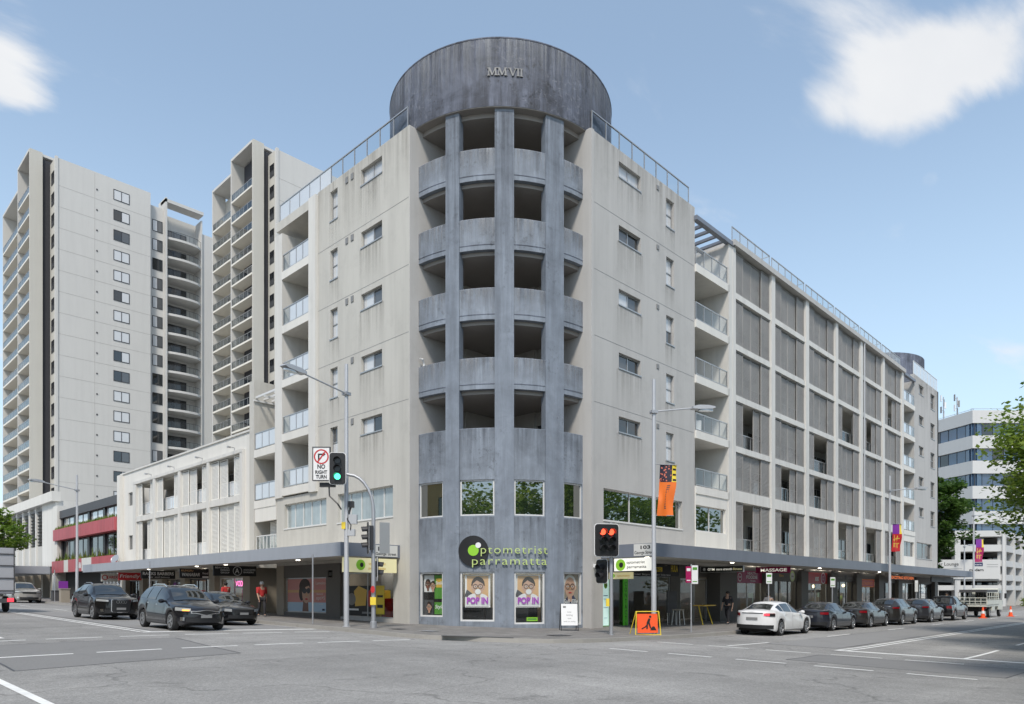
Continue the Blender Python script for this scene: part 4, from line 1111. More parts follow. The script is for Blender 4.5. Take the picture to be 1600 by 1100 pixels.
solid(RF, 26.2, 84.3, -4.1, -.85, -.5, -.06, 'shop_dark', 'shop_floor')
SHOPS = [(39.4, 43.3), (44.5, 48.8), (50.0, 54.3), (55.6, 59.8), (61.0, 65.3), (66.6, 70.8), (72.0, 76.5), (77.5, 83.2)]
for j, (a0, a1_) in enumerate(SHOPS):
    solid(RF, a1_, (SHOPS[j+1][0] if j+1 < len(SHOPS) else 84.4), -.9, -.02, -.8, 3.2, 'shop_dark', 'pier')
    solid(RF, a0, a1_, -.5, -.3, 2.5, 3.2, 'shop_dark', 'shop_fascia')
    shop_window(B, RF, a0, a1_, -.1, 2.5, -.4, (2, 3, 2, 3, 2, 3, 2, 3)[j], frame=('alu', 'dark_frame')[j % 2])
    for q in range(3):
        a = a0+.8+q*1.2
        bx('shop_fitting', M[('white', 'peach', 'bluewash', 'shop_tan', 'mint', 'grey', 'offwhite')[(j*3+q) % 7]], B, RF, a-.35, a+.35, -2.6, -2.1, -.05, .9+.35*((j+q) % 3))
# warm ceiling lamps that are lit in the shops (they show in the photograph)
M['lamp_warm'] = pmat('lit_shop_lamp', (.9, .8, .5), .4, emit=(1, .8, .45), estr=2.0)
for a, n, z in ((40.6, -1.6, 1.8), (46.3, -2.0, 2.2), (52.4, -2.0, 1.9), (56.6, -2.2, 2.1), (68.6, -1.8, 1.9), (62.5, -2.0, 2.2)):
    MB().lathe(RF(a, n, z), (0, 0, 1), [(.02, .12), (.10, .1), (.13, 0), (.10, -.1), (.02, -.13)], 10).build('pendant_lamp', M['lamp_warm'], B)
M['lit_panel'] = pmat('lit_ceiling_panel', (.9, .9, .85), .5, emit=(1, .93, .8), estr=7.0)
for a in (40.6, 42.2, 46.0, 47.6, 51.5, 53.2, 57.0, 58.4, 62.5, 68.5):
    MB().box(RF, a-.35, a+.35, -2.2, -1.7, 2.98, 3.02).build('ceiling_light', M['lit_panel'], B)
for a in (28.0, 30.2, 34.5, 43.2, 48.4, 52.8):
    MB().box(LF, a-.35, a+.35, -2.2, -1.7, 2.98, 3.02).build('ceiling_light', M['lit_panel'], B)
for a in (190, 213, 238, 262):
    x, y, _ = TW(a, -1.4, 0); MB().box(Frame((x, y, 0), (1, 0, 0)), -.3, .3, -.3, .3, 2.98, 3.02).build('ceiling_light', M['lit_panel'], B)
M['neon'] = pmat('pink_neon', (.9, .1, .4), .4, emit=(1, .12, .42), estr=3.0)
M['light_box'] = pmat('lit_sign_face', (.75, .75, .70), .5, emit=(1, .97, .85), estr=.25)
M['light_yellow'] = pmat('lit_yellow_face', (.70, .66, .40), .5, emit=(1, .88, .45), estr=.12)
M['light_green'] = pmat('lit_green_face', (.06, .20, .025), .5, emit=(.15, 1, .05), estr=.05)
M['light_mint'] = pmat('lit_mint_face', (.6, .78, .74), .5, emit=(.7, 1, .95), estr=.25)

# ------------------------------------------------------------ signs
def board(name, label, cat, fr, a0, a1_, z0, z1, mat, layers=(), n0=0.0, depth=.06, group=None, edge=None):
    """flat board: layers are (kind, material, args...) stacked 3 mm apart"""
    t = thing(name, label, cat, tuple(fr((a0+a1_)/2, n0, z0)), group)
    MB().box(fr, a0, a1_, n0-depth, n0, z0, z1).build('panel', M[mat], t)
    if edge:
        b_ = .035
        MB().box(fr, a0-b_, a1_+b_, n0-depth-.01, n0+.012, z1, z1+b_).box(fr, a0-b_, a1_+b_, n0-depth-.01, n0+.012, z0-b_, z0).box(fr, a0-b_, a0, n0-depth-.01, n0+.012, z0, z1).box(fr, a1_, a1_+b_, n0-depth-.01, n0+.012, z0, z1).build('frame', M[edge], t)
    for i, L in enumerate(layers):
        n = n0+.003+.0016*i; mb = MB(); k = L[0]
        if k == 'rect': mb.box(fr, L[2], L[3], n-.001, n, L[4], L[5])
        elif k == 'ell': mb.ell(fr, L[2], L[3], L[4], L[5], n-.001, n, 24)
        elif k == 'ring': mb.ring(fr, L[2], L[3], L[4], L[5], n-.001, n)
        elif k == 'poly': mb.prism(fr, L[2], n-.001, n)
        elif k == 'text': text(mb, fr, L[2], L[3], L[4], L[5], n, width=L[6] if len(L) > 6 else None, bold=L[7] if len(L) > 7 else .01, slant=L[8] if len(L) > 8 else 0)
        mb.build({'text': 'lettering'}.get(k, 'print'), M[L[1]], t)
    return t
# lettering on the tower
OP = thing('shop_sign', 'black disc with lime eye and two lines of pale green lettering on the tower', 'sign', TW(224, .02, 2.8))
def tower_disc(ang, z, r, n, mat, name='print'):
    vs = [TW(ang, n, z)]+[TW(ang+math.degrees(r*math.cos(2*math.pi*i/36)/RT), n, z+r*math.sin(2*math.pi*i/36)) for i in range(36)]
    vb = [TW(ang+math.degrees(r*math.cos(2*math.pi*i/36)/RT), n-.05, z+r*math.sin(2*math.pi*i/36)) for i in range(36)]
    MB().add(vs+vb, [(0, 1+i, 1+(i+1) % 36) for i in range(36)]+[(1+i, 37+i, 37+(i+1) % 36, 1+(i+1) % 36) for i in range(36)]).build(name, M[mat], OP)
tower_disc(212.3, 3.42, .66, .09, 'black', 'panel'); tower_disc(212.4, 3.44, .235, .10, 'lime'); tower_disc(214.7, 3.66, .12, .108, 'white')
def tower_text(txt, a0, a1_, z, h, par=OP, bold=.0):
    vs, fs = text_verts(txt, 1, bold, 1.15); x0 = min(v.x for v in vs); x1 = max(v.x for v in vs); k = h/.7
    for mat, n0, n1, name in (('lime_pale', .115, .155, 'lettering'),):
        P = lambda v, n: TW(a0+(v.x-x0)/(x1-x0)*(a1_-a0), n, z+v.y*k)
        F_ = [P(v, n1) for v in vs]; Bk = [P(v, n0) for v in vs]
        from collections import Counter
        ec = Counter()
        for f in fs:
            for i in range(len(f)): ec[tuple(sorted((f[i], f[(i+1) % len(f)])))] += 1
        m = len(F_); mb = MB(); mb.add(F_, fs); mb.add(F_+Bk, [(e[0], e[1], e[1]+m, e[0]+m) for e, c in ec.items() if c == 1])
        mb.build(name, M[mat], par)
tower_text('ptometrist', 216.0, 246.6, 3.30, .36, bold=-.008); tower_text('parramatta', 212.0, 246.2, 2.82, .36, bold=-.008)
MB().box(RF, 25.3, 25.5, 0, .25, 2.75, 2.9).build('wall_camera', M['white'], B)
# posters behind the tower shop windows
def face(fr, a, z, s, skin='skin', hair='hair', glasses=True, bubble=False, beard=False, white_hair=False):
    L = [('ell', hair if not white_hair else 'offwhite', a, z+.10*s, .30*s, .36*s), ('rect', skin, a-.10*s, a+.10*s, z-.52*s, z-.2*s), ('ell', skin, a, z, .25*s, .36*s),
         ('ell', skin, a-.26*s, z-.02*s, .05*s, .08*s), ('ell', skin, a+.26*s, z-.02*s, .05*s, .08*s)]
    if not white_hair: L.append(('poly', hair, [(a-.25*s, z+.14*s), (a-.05*s, z+.30*s), (a+.25*s, z+.13*s), (a+.2*s, z+.36*s), (a, z+.44*s), (a-.2*s, z+.36*s)]))
    L += [('rect', hair if not white_hair else 'grey', a-.17*s, a-.06*s, z+.105*s, z+.125*s), ('rect', hair if not white_hair else 'grey', a+.06*s, a+.17*s, z+.105*s, z+.125*s),
          ('ell', 'white', a-.11*s, z+.03*s, .05*s, .025*s), ('ell', 'white', a+.11*s, z+.03*s, .05*s, .025*s), ('ell', 'black', a-.11*s, z+.03*s, .022*s, .022*s), ('ell', 'black', a+.11*s, z+.03*s, .022*s, .022*s),
          ('poly', 'peach', [(a-.035*s, z-.08*s), (a+.035*s, z-.08*s), (a+.015*s, z+.04*s), (a-.015*s, z+.04*s)])]
    if glasses: L += [('ring', 'black', a-.115*s, z+.03*s, .085*s, .105*s), ('ring', 'black', a+.115*s, z+.03*s, .085*s, .105*s), ('rect', 'black', a-.02*s, a+.02*s, z+.035*s, z+.055*s)]
    if bubble: L.append(('ell', 'white', a, z-.20*s, .13*s, .12*s))
    else: L.append(('ell', 'red', a, z-.19*s, .075*s, .022*s))
    return L
def strip_fr(i, dn=-.10):
    f, L = SHOP0[i]; return Frame(f.O+f.N*dn, f.A, f.N), L
for i, lbl in ((1, 'left of the two pop-in posters showing a child with glasses and bubblegum, in tower window'), (2, 'right of the two pop-in posters showing a child with glasses and bubblegum, in tower window')):
    f, L = strip_fr(i); c = L/2-.02; z0 = .98
    lay = [('rect', 'peach', c-.48, c+.48, z0+.42, z0+1.38), ('poly', 'grey_dk', [(c-.6, z0+.46), (c-.48, z0+.78), (c-.25, z0+.62), (c-.2, z0+.44)]), ('ell', 'white', c, z0+.40, .46, .22)]
    lay += face(f, c+.02, z0+.88, 1.0, bubble=True) + [('text', 'violet', 'POP IN', c, z0+.17, .26, .95, .05), ('rect', 'grey', c-.5, c+.5, z0+.03, z0+.05)]
    board('poster', lbl, 'poster', f, c-.56, c+.56, z0, z0+1.42, 'white', lay, depth=.02)
f, L = strip_fr(2); board('notice', 'small bright green notice at the foot of the tower window', 'notice', f, .55, 1.05, .38, .55, 'lime', [('rect', 'green', .6, 1.0, .43, .5)], depth=.02)
f, L = strip_fr(0)
lay = [('rect', 'white', .06, L*.52, 1.65, 2.4), ('rect', 'green', L*.54, L-.06, 1.35, 2.4), ('rect', 'gold', L*.62, L-.16, 1.85, 2.25), ('text', 'white', 'Smile', L*.76, 1.98, .15, .45, .02, .2), ('rect', 'grey_dk', .06, L*.5, .62, 1.3), ('rect', 'green', L*.54, L-.06, .66, 1.2),
       ('text', 'white', 'Style', L*.76, .92, .16, .48, .02, .2)] + face(f, .3, 1.98, .55, 'skin_dark') + face(f, .62, 1.92, .5, 'skin') + face(f, .42, .98, .5, 'skin')
board('poster', 'collage poster of smiling people and green panels in the leftmost tower window', 'poster', f, .02, L-.02, .6, 2.45, 'black', lay, depth=.02)
f, L = strip_fr(3)
lay = [('poly', 'navy', [(.05, .25), (.1, 1.25), (.45, 1.5), (L-.3, 1.5), (L-.05, 1.2), (L-.05, .25)])] + face(f, L*.48, 1.86, 1.25, white_hair=True) + [('text', 'white', 'Sali Elle', L*.5, 1.15, .18, .85, .02, .2)]
board('poster', 'poster of a white-haired man with glasses and dark shirt in the rightmost tower window', 'poster', f, .03, L-.03, .24, 2.45, 'shop_tan', lay, depth=.02)
# posters in the left street windows
SL = Frame((XA+.14, 0, 0), (0, -1, 0), (-1, 0, 0))     # a = -Y to the viewer's right
aL, aR = -36.35, -32.25
lay = [('rect', 'pinkwash', aL, aR, 1.75, 2.38), ('rect', 'peach', aL+.02, aR-.02, 1.62, 1.76), ('rect', 'bluewash', aL, aR, .6, 1.1)]
c = aL+1.95
lay += [('poly', 'skin_dark', [(c-.35, .6), (c-.25, 1.2), (c+.25, 1.15), (c+.3, .6)]), ('ell', 'hair', c-.1, 1.95, .58, .42), ('ell', 'hair', c-.42, 1.6, .28, .42), ('ell', 'skin', c+.05, 1.6, .42, .55), ('poly', 'hair', [(c-.42, 1.75), (c-.3, 2.15), (c+.1, 2.28), (c+.5, 1.95), (c+.3, 1.98), (c, 1.92), (c-.25, 1.7)]),
        ('ell', 'black', c-.12, 1.72, .24, .15), ('ell', 'black', c+.30, 1.72, .20, .15), ('rect', 'black', c-.1, c+.3, 1.76, 1.80), ('poly', 'peach', [(c+.08, 1.62), (c+.2, 1.45), (c+.05, 1.43)]), ('ell', 'red', c+.1, 1.27, .15, .05),
        ('text', 'white', 'Lumialto', aR-.62, 2.05, .15, .95, .0), ('text', 'white', 'Rewards', aR-.7, 1.5, .10, .6, .0), ('text', 'white', 'opti+S', aR-.62, 1.25, .2, .85, .0), ('text', 'white', 'in store', aR-.55, .98, .07, .4, .0), ('rect', 'navy', aR-.45, aR-.2, .68, .78)]
board('poster', 'large rose and blue poster of a woman in sunglasses filling a street window', 'poster', SL, aL, aR, .6, 2.38, 'pinkwash', lay, depth=.02)
aL, aR = -30.7, -26.5
lay = [('poly', 'gold', [(aL+1.0, .95), (aL+1.9, 1.0), (aL+2.0, 1.75), (aL+1.3, 1.95), (aL+.9, 1.7)]), ('rect', 'white', aL+.15, aL+1.3, .75, .84), ('ell', 'grey', aL+.7, 1.3, .35, .3), ('ell', 'red', aL+2.3, 1.35, .3, .4), ('rect', 'grey', aL+1.6, aL+2.4, .6, .7)]
board('poster', 'black poster with yellow and orange shapes low in the window below green eye sign', 'poster', SL, aL, aL+2.7, .5, 1.95, 'black', lay, depth=.02)
board('poster', 'yellow panel poster beside the traffic signal pole in the street window', 'poster', SL, aL+2.75, aL+3.4, .6, 1.95, 'yellow', [('rect', 'black', aL+2.85, aL+3.3, .9, 1.05), ('rect', 'black', aL+2.85, aL+3.3, 1.4, 1.5)], depth=.02)
board('notice', 'white notice plate on dark pier beside the sunglasses poster', 'notice', Frame((XA-.03, 0, 0), (0, -1, 0), (-1, 0, 0)), -31.9, -31.5, 2.4, 2.75, 'offwhite', [('rect', 'grey', -31.85, -31.55, 2.6, 2.64), ('rect', 'grey', -31.85, -31.55, 2.5, 2.54)], depth=.025)
# awning end boards
AE = Frame((0, 25.88, 0), (1, 0, 0), (0, -1, 0))
board('street_number_sign', 'white street number panel on the awning end beside the left signal', 'sign', AE, 18.05, 19.3, 3.22, 3.72, 'offwhite', [('text', 'black', '103', 18.5, 3.47, .17, .5, .03), ('text', 'black', 'George Street', 18.67, 3.28, .12, 1.1)], depth=.03)
lay = [('ell', 'lime', 17.35, 2.82, .23, .23), ('ell', 'black', 17.4, 2.82, .09, .1), ('text', 'gold', 'optometrist', 18.2, 2.84, .11, .9), ('text', 'gold', 'parramatta', 18.2, 2.64, .11, .9)]
board('hanging_sign', 'lit cream sign with green eye hanging under the left awning end', 'sign', AE, 16.5, 19.25, 2.5, 3.12, 'light_yellow', lay, depth=.12)
AR = Frame((25.98, 0, 0), (0, -1, 0), (-1, 0, 0))
board('street_number_sign', 'white panel reading 103 George Street on the right awning end', 'sign', AR, -17.75, -16.72, 3.22, 3.74, 'offwhite', [('text', 'black', '103', -17.15, 3.52, .14, .5, .03), ('text', 'black', 'George Street', -17.22, 3.3, .14, .98)], depth=.03)
lay = [('ell', 'lime', -18.45, 2.85, .26, .26), ('ell', 'black', -18.42, 2.85, .11, .12), ('text', 'grey_dk', 'optometrist', -17.65, 2.9, .12, .95), ('text', 'grey_dk', 'parramatta', -17.6, 2.7, .12, 1.0)]
board('hanging_sign', 'white board with green eye hanging under the right awning end', 'sign', AR, -18.8, -16.75, 2.58, 3.14, 'light_box', lay, depth=.10)
board('hanging_sign', 'small pale yellow board below the white green-eye board', 'sign', Frame((26.4, 0, 0), (0, -1, 0), (-1, 0, 0)), -19.4, -18.1, 2.24, 2.54, 'light_yellow', [('ell', 'lime', -19.15, 2.39, .09, .09), ('text', 'gold', 'optometry', -18.6, 2.34, .1, .7)], depth=.08)
# right street shop signs
SRS = Frame((0, YB+.79, 0), (1, 0, 0), (0, -1, 0))
lay = [('poly', 'gold', [(29.0, 2.86), (29.25, 2.72), (29.5, 2.86), (29.25, 2.8)]), ('rect', 'yellow', 30.0, 30.3, 2.74, 2.95), ('rect', 'yellow', 31.6, 32.4, 2.72, 2.95), ('text', 'black', 'BBQ', 32.0, 2.76, .14, .6), ('text', 'white', 'charcoal  chicken  burgers', 30.0, 2.52, .08, 2.4), ('text', 'white', 'open daily late', 32.4, 2.52, .08, 1.6), ('text', 'yellow', 'HULA', 33.6, 2.75, .34, .7, .03)]
board('shop_sign', 'black takeaway fascia with yellow lettering above the dark open shopfront', 'sign', SRS, 28.7, 34.1, 2.45, 3.16, 'black', lay, depth=.07)
board('door_panel_sign', 'tall mint panel with green edge beside the shop door', 'sign', Frame((0, YB+.72, 0), (1, 0, 0), (0, -1, 0)), 27.08, 27.58, .05, 2.25, 'light_mint', [('ell', 'lime', 27.33, 1.98, .14, .17), ('ell', 'black', 27.36, 1.98, .05, .07), ('rect', 'bluewash', 27.15, 27.5, 1.45, 1.5), ('rect', 'bluewash', 27.15, 27.5, 1.3, 1.33), ('rect', 'bluewash', 27.15, 27.5, .9, .93), ('rect', 'bluewash', 27.2, 27.45, .4, .43)], depth=.05, edge='light_green')
lay = [('text', 'green', t_, 28.98, 1.95-.28*i, .2) for i, t_ in enumerate('CONTACTS')]
board('door_panel_sign', 'narrow green vertical panel with stacked letters beside glass door', 'sign', Frame((0, YB+.72, 0), (1, 0, 0), (0, -1, 0)), 28.80, 29.16, -.1, 2.3, 'light_green', [(l[0], 'black') + l[2:] for l in lay], depth=.05)
board('hanging_sign', 'black blade sign with pale lettering under the right awning', 'sign', Frame((34.6, 0, 0), (0, -1, 0), (-1, 0, 0)), -19.3, -16.9, 2.72, 3.0, 'black', [('ell', 'white', -19.1, 2.86, .08, .08), ('text', 'light_box', 'GYM', -18.7, 2.8, .12, .4, .02), ('text', 'light_box', 'more strength', -17.95, 2.8, .12, .9, .02), ('text', 'light_yellow', 'fitness', -17.2, 2.8, .12, .5, .02)], depth=.08, edge='alu')
NS = Frame((0, YB+.28, 0), (1, 0, 0), (0, -1, 0))
board('shop_sign', 'magenta sign with a round crest and white lettering over the shop behind the white sedan', 'sign', NS, 39.6, 43.2, 2.2, 2.95, 'magenta', [('ring', 'white', 40.2, 2.55, .22, .26), ('text', 'white', 'TAN', 40.2, 2.5, .12, .3), ('text', 'white', 'HEALTHY', 41.9, 2.72, .16, 1.4, .02), ('text', 'white', 'FOODIE', 41.8, 2.47, .2, 1.5, .03), ('text', 'white', 'THAI', 41.9, 2.27, .12, .7)], depth=.08)
board('hanging_sign', 'dark plum blade sign above the magenta shop sign', 'sign', Frame((41.0, 0, 0), (0, -1, 0), (-1, 0, 0)), -19.2, -17.1, 2.78, 3.15, 'magenta', [('text', 'light_box', 'MASSAGE', -18.1, 2.87, .18, 1.6, .02)], depth=.07)
gb = [('ell', 'lime_pale', 47.9, 2.72, .42, .36), ('ell', 'offwhite', 47.9, 2.72, .30, .25), ('text', 'grey_dk', 'olive', 47.9, 2.67, .12, .4), ('text', 'gold', 'film', 46.1, 2.66, .18, .7)]
board('shop_sign', 'dark olive sign with a pale round emblem under the awning', 'sign', NS, 44.7, 48.6, 2.35, 3.08, 'shop_dark', gb, depth=.07)
board('shop_sign', 'bright red sign with white letters and ringed disc', 'sign', NS, 50.0, 54.2, 2.25, 3.05, 'red', [('text', 'white', 'gg', 52.2, 2.55, .28, .7, .03), ('ell', 'magenta', 53.4, 2.66, .45, .38), ('ring', 'white', 53.4, 2.66, .36, .42), ('ring', 'offwhite', 53.4, 2.66, .12, .15)], depth=.08)
board('shop_sign', 'charcoal sign with faint grey lettering right of the red sign', 'sign', NS, 55.6, 59.7, 2.5, 3.08, 'shop_dark', [('text', 'grey', 'beauty', 56.7, 2.7, .16, 1.2), ('rect', 'black', 57.8, 58.2, 2.62, 2.95), ('text', 'grey', 'studio', 59.0, 2.7, .16, .9)], depth=.07)
M['light_orange'] = pmat('lit_orange_face', (.7, .16, .04), .5, emit=(1, .22, .05), estr=.35)
board('shop_sign', 'dull orange framed sign with lettering', 'sign', NS, 61.1, 64.9, 2.05, 2.72, 'orange', [('rect', 'red', 61.25, 64.75, 2.14, 2.63), ('text', 'orange', 'RESTAURANT', 63, 2.25, .26, 3.1, .03)], depth=.08)
board('hanging_sign', 'glowing red lettering on a dark strip under the awning by the far banner', 'sign', Frame((0, YB-.6, 0), (1, 0, 0), (0, -1, 0)), 66.2, 73.5, 2.72, 3.1, 'black', [('text', 'light_orange', 'EXCITING KITCHEN', 69.8, 2.8, .24, 6.6, .03)], depth=.08)
board('hanging_sign', 'long black under-awning sign near the far corner', 'sign', Frame((0, YB-1.5, 0), (1, 0, 0), (0, -1, 0)), 75.5, 83.8, 2.62, 3.12, 'black', [('text', 'grey_dk', 'PHARMACY', 79.6, 2.75, .22, 5)], depth=.1)
# left street blade signs
def blade(y, x0, x1, z0, z1, mat, lay, label):
    f = Frame((0, y, 0), (1, 0, 0), (0, -1, 0))
    return board('hanging_sign', label, 'sign', f, x0, x1, z0, z1, mat, lay, depth=.08)
blade(39.4, 16.75, 19.25, 2.56, 3.14, 'black', [('text', 'white', 'BEAUTIFUL', 17.25, 2.98, .09, .8), ('text', 'white', 'DESIGN', 17.4, 2.84, .09, .5), ('text', 'white', 'GROUP', 17.4, 2.70, .09, .5), ('ring', 'white', 18.12, 2.85, .235, .265), ('text', 'white', 'A', 18.1, 2.72, .28, .26), ('text', 'white', 'ASSOCIATES', 18.83, 2.88, .09, .72), ('text', 'white', 'BARBERS', 18.78, 2.74, .09, .6)], 'black blade sign with a circled letter A under the left awning')
blade(44.2, 16.75, 18.5, 2.5, 3.08, 'black', [('text', 'peach', 'KUNGFU', 17.2, 2.9, .12, .7), ('text', 'offwhite', 'WANABAR', 17.4, 2.62, .2, 1.1, .02, .15), ('rect', 'white', 18.1, 18.48, 2.52, 2.62), ('text', 'white', 'food', 18.28, 2.75, .12, .35)], 'dark blade sign with slanted cream lettering behind the hatchback')
blade(50.8, 16.75, 18.95, 2.55, 3.10, 'black', [('text', 'white', 'RACKS BARBERS', 17.85, 2.8, .2, 2.0, .03), ('text', 'white', 'hair and beauty', 17.9, 2.62, .1, 1.4)], 'black blade sign with one row of bold white capitals')
blade(55.4, 16.75, 18.3, 2.5, 3.05, 'red', [('text', 'white', 'Friendly', 17.5, 2.68, .25, 1.3, .01, .2)], 'red blade sign with white script lettering')
blade(59.3, 16.75, 18.0, 2.45, 3.05, 'offwhite', [('ring', 'red', 17.0, 2.75, .14, .2), ('text', 'red', 'CAREX', 17.5, 2.68, .2, .8, .03)], 'cream blade sign with red ring, farthest under the left awning')
nb = thing('neon_sign', 'pink neon word glowing in the window behind the hatchback', 'sign', (XA+.7, 43.4, 1.9))
text(MB(), Frame((XA+.7, 0, 0), (0, -1, 0), (-1, 0, 0)), 'VODA', -43.4, 2.02, .34, 0, width=1.3, bold=-.01).build('lettering', M['neon'], nb)
MB().box(Frame((XA+.75, 0, 0), (0, -1, 0), (-1, 0, 0)), -44.2, -42.6, -.02, 0, 1.9, 2.45).build('panel', M['grey_dk'], nb)
# ------------------------------------------------------------ red-banded building beyond the low wing
M['red_panel'] = pmat('faded_red_panels', (.47, .10, .115), .55, var=.08, vscale=1.0, streak=.25)
M['tower_white'] = pmat('highrise_white_render', (.57, .56, .535), .85, var=.03, vscale=.2, streak=.05)
M['tower_beige'] = pmat('highrise_beige_render', (.52, .50, .45), .85, var=.03, vscale=.2, streak=.05)
M['tower_cream'] = pmat('highrise_cream_slab', (.74, .71, .64), .85, var=.03, vscale=.2)
M['tower_dark'] = pmat('highrise_charcoal', (.03, .03, .036), .7)
RB = thing('shop_building', 'three-storey building with faded red bands, dark glazing and planted ledges', 'building', (XA, 73, .4))
MB().box(LF, 63.86, 83.0, -12, -.5, -.6, 9.3).build('wall', M['tower_dark'], RB)
MB().box(LF, 63.86, 83.4, -.5, .05, 9.0, 9.75).build('parapet', M['grey_dk'], RB)
MB().box(LF, 82.0, 83.6, -.5, .25, -.6, 10.3).build('pilaster', M['render_white'], RB)
rbp = [63.9+i*1.45 for i in range(14)]
for a, b_ in zip(rbp[:-1], rbp[1:]):
    MB().box(LF, a+.012, b_-.012, -.2, .45, 6.75, 7.85).build('red_panel', M['red_panel'], RB)
for i, (a, b_) in enumerate(zip(rbp[:-1], rbp[1:])): MB().box(LF, a+.012, b_-.012, .0, .55, 3.55, 4.7).build('red_panel', M['red_panel'] if i not in (4, 5, 9) else M['offwhite'], RB)
for z0, z1 in ((7.95, 9.0), (4.8, 6.7)):
    for i in range(4):
        a = 64.3+i*4.45
        window(RB, LF, a, a+3.9, z0, z1, 2 if z0 > 7 else 2, 1, n=-.25, mats=('glass_blind', 'glass_blind') if z0 > 7 else ('glass_dark', 'glass_grey'), frame='dark_frame', sill=False, bar=.1)
        MB().box(LF, a+3.9, a+4.45, -.45, -.1, z0-.1, z1).build('mullion', M['black_metal'], RB)
def tuft(mb, p, n, h, rnd):
    for _ in range(n):
        a = rnd.random()*6.28; l = h*(.5+rnd.random()); w = .05+.05*rnd.random(); lean = .5*rnd.random()
        x, y, z = p[0]+rnd.uniform(-.25, .25), p[1]+rnd.uniform(-.25, .25), p[2]
        dx, dy = math.cos(a), math.sin(a)
        mb.add([(x-dy*w, y+dx*w, z), (x+dy*w, y-dx*w, z), (x+dx*lean*l, y+dy*lean*l, z+l)], [(0, 1, 2)])
rg = random.Random(5)
mb = MB()
for i in range(60): tuft(mb, (XA-.2, 64.2+i*.3, 7.84), 10, .26, rg)
tag(mb.build('planter_grass', M['grass']), 'long grass growing along the top of the upper red band', 'grass', kind='stuff')
mb = MB()
for i in range(60):
    if i % 9 in (2, 3, 4): tuft(mb, (XA-.25, 64.2+i*.3, 4.69), 8, .3+.4*(i % 9 == 3), rg)
tag(mb.build('planter_grass', M['grass']), 'patchy plants growing along the top of the lower red band', 'grass', kind='stuff')
text(MB(), Frame((XA-.56, 0, 0), (0, -1, 0), (-1, 0, 0)), 'isli', -73.5, 3.85, .5, .002, width=1.5, bold=.03).build('lettering', M['white'], RB)
MB().box(LF, 81.9, 83.3, -.1, .4, .2, 3.4).build('door_pier', M['render_white'], RB)
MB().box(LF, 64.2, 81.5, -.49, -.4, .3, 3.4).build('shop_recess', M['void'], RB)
for i in range(6): MB().box(LF, 64.2+i*.9, 64.5+i*.9, -.39, -.2, .3, 3.3).build('shutter_slat', M['offwhite'], RB)
# satellite dish on the corner of the low wing
sd = thing('satellite_dish', 'white satellite dish at the end of the pale low wing above the awning', 'dish', (XA-.4, 63.5, 4.2))
MB().lathe((XA-.6, 63.0, 4.3), (-.75, -.35, .4), [(.36, .10), (.37, .11), (.22, .03), (.02, 0), (.02, -.01), (.22, .02), (.36, .09)][::-1], 18).build('reflector', M['alu'], sd, smooth=True)
MB().tube([(XA-.1, 63.5, 3.9), (XA-.5, 63.3, 4.4)], .03, 6).build('arm', M['alu'], sd)
# ------------------------------------------------------------ podium block under the high-rises
PB = thing('podium_building', 'cream podium building with tall louvred slots and flat street awning', 'building', (XA, 105, .5))
MB().box(LF, 83.62, 88.6, -10, .0, 4.3, 11.0).build('wall', M['render_white'], PB)
MB().box(LF, 83.4, 150, -.4, .4, 10.9, 11.9).build('parapet', M['render_white'], PB)
MB().box(LF, 88.6, 150, -10, -.9, -.6, 11.0).build('wall', M['render'], PB)
for i in range(9):
    a = 89.0+i*3.0
    MB().box(LF, a-.4, a, -.9, .0, 4.4, 10.9).build('fin', M['render_white'], PB)
    MB().box(LF, a, a+2.6, -.88, -.12, 4.4, 6.6).build('spandrel', M['render'], PB)
    mb = MB()
    for k in range(11): mb.prism(Frame((XA+.48, a, 0), (-1, 0, 0), (0, 1, 0)), [(0, 6.9+k*.36), (.35, 6.75+k*.36), (.37, 6.79+k*.36), (.02, 6.94+k*.36)], 0, 2.6)
    mb.build('louvre', M['grey_dk'], PB)
MB().box(LF, 84.0, 135, .41, 3.6, 3.5, 4.25).build('awning', M['awning_pale'], PB)
MB().box(LF, 83.62, 150, -9, -1.6, -.6, 4.3).build('shopfront', M['shop_dark'], PB)
for i in range(10): MB().box(LF, 84.2+i*3.6, 85.0+i*3.6, -1.6, .2, -.6, 3.5).build('pier', M['shop_tan'], PB)
for i in range(10): window(PB, Frame((XA+1.6, 0, 0), (0, 1, 0), (-1, 0, 0)), 85.1+i*3.6, 87.7+i*3.6, .6, 3.2, 2, 1, n=.04, mats=('glass_dark', 'glass_grey'), frame='alu_white', sill=False)

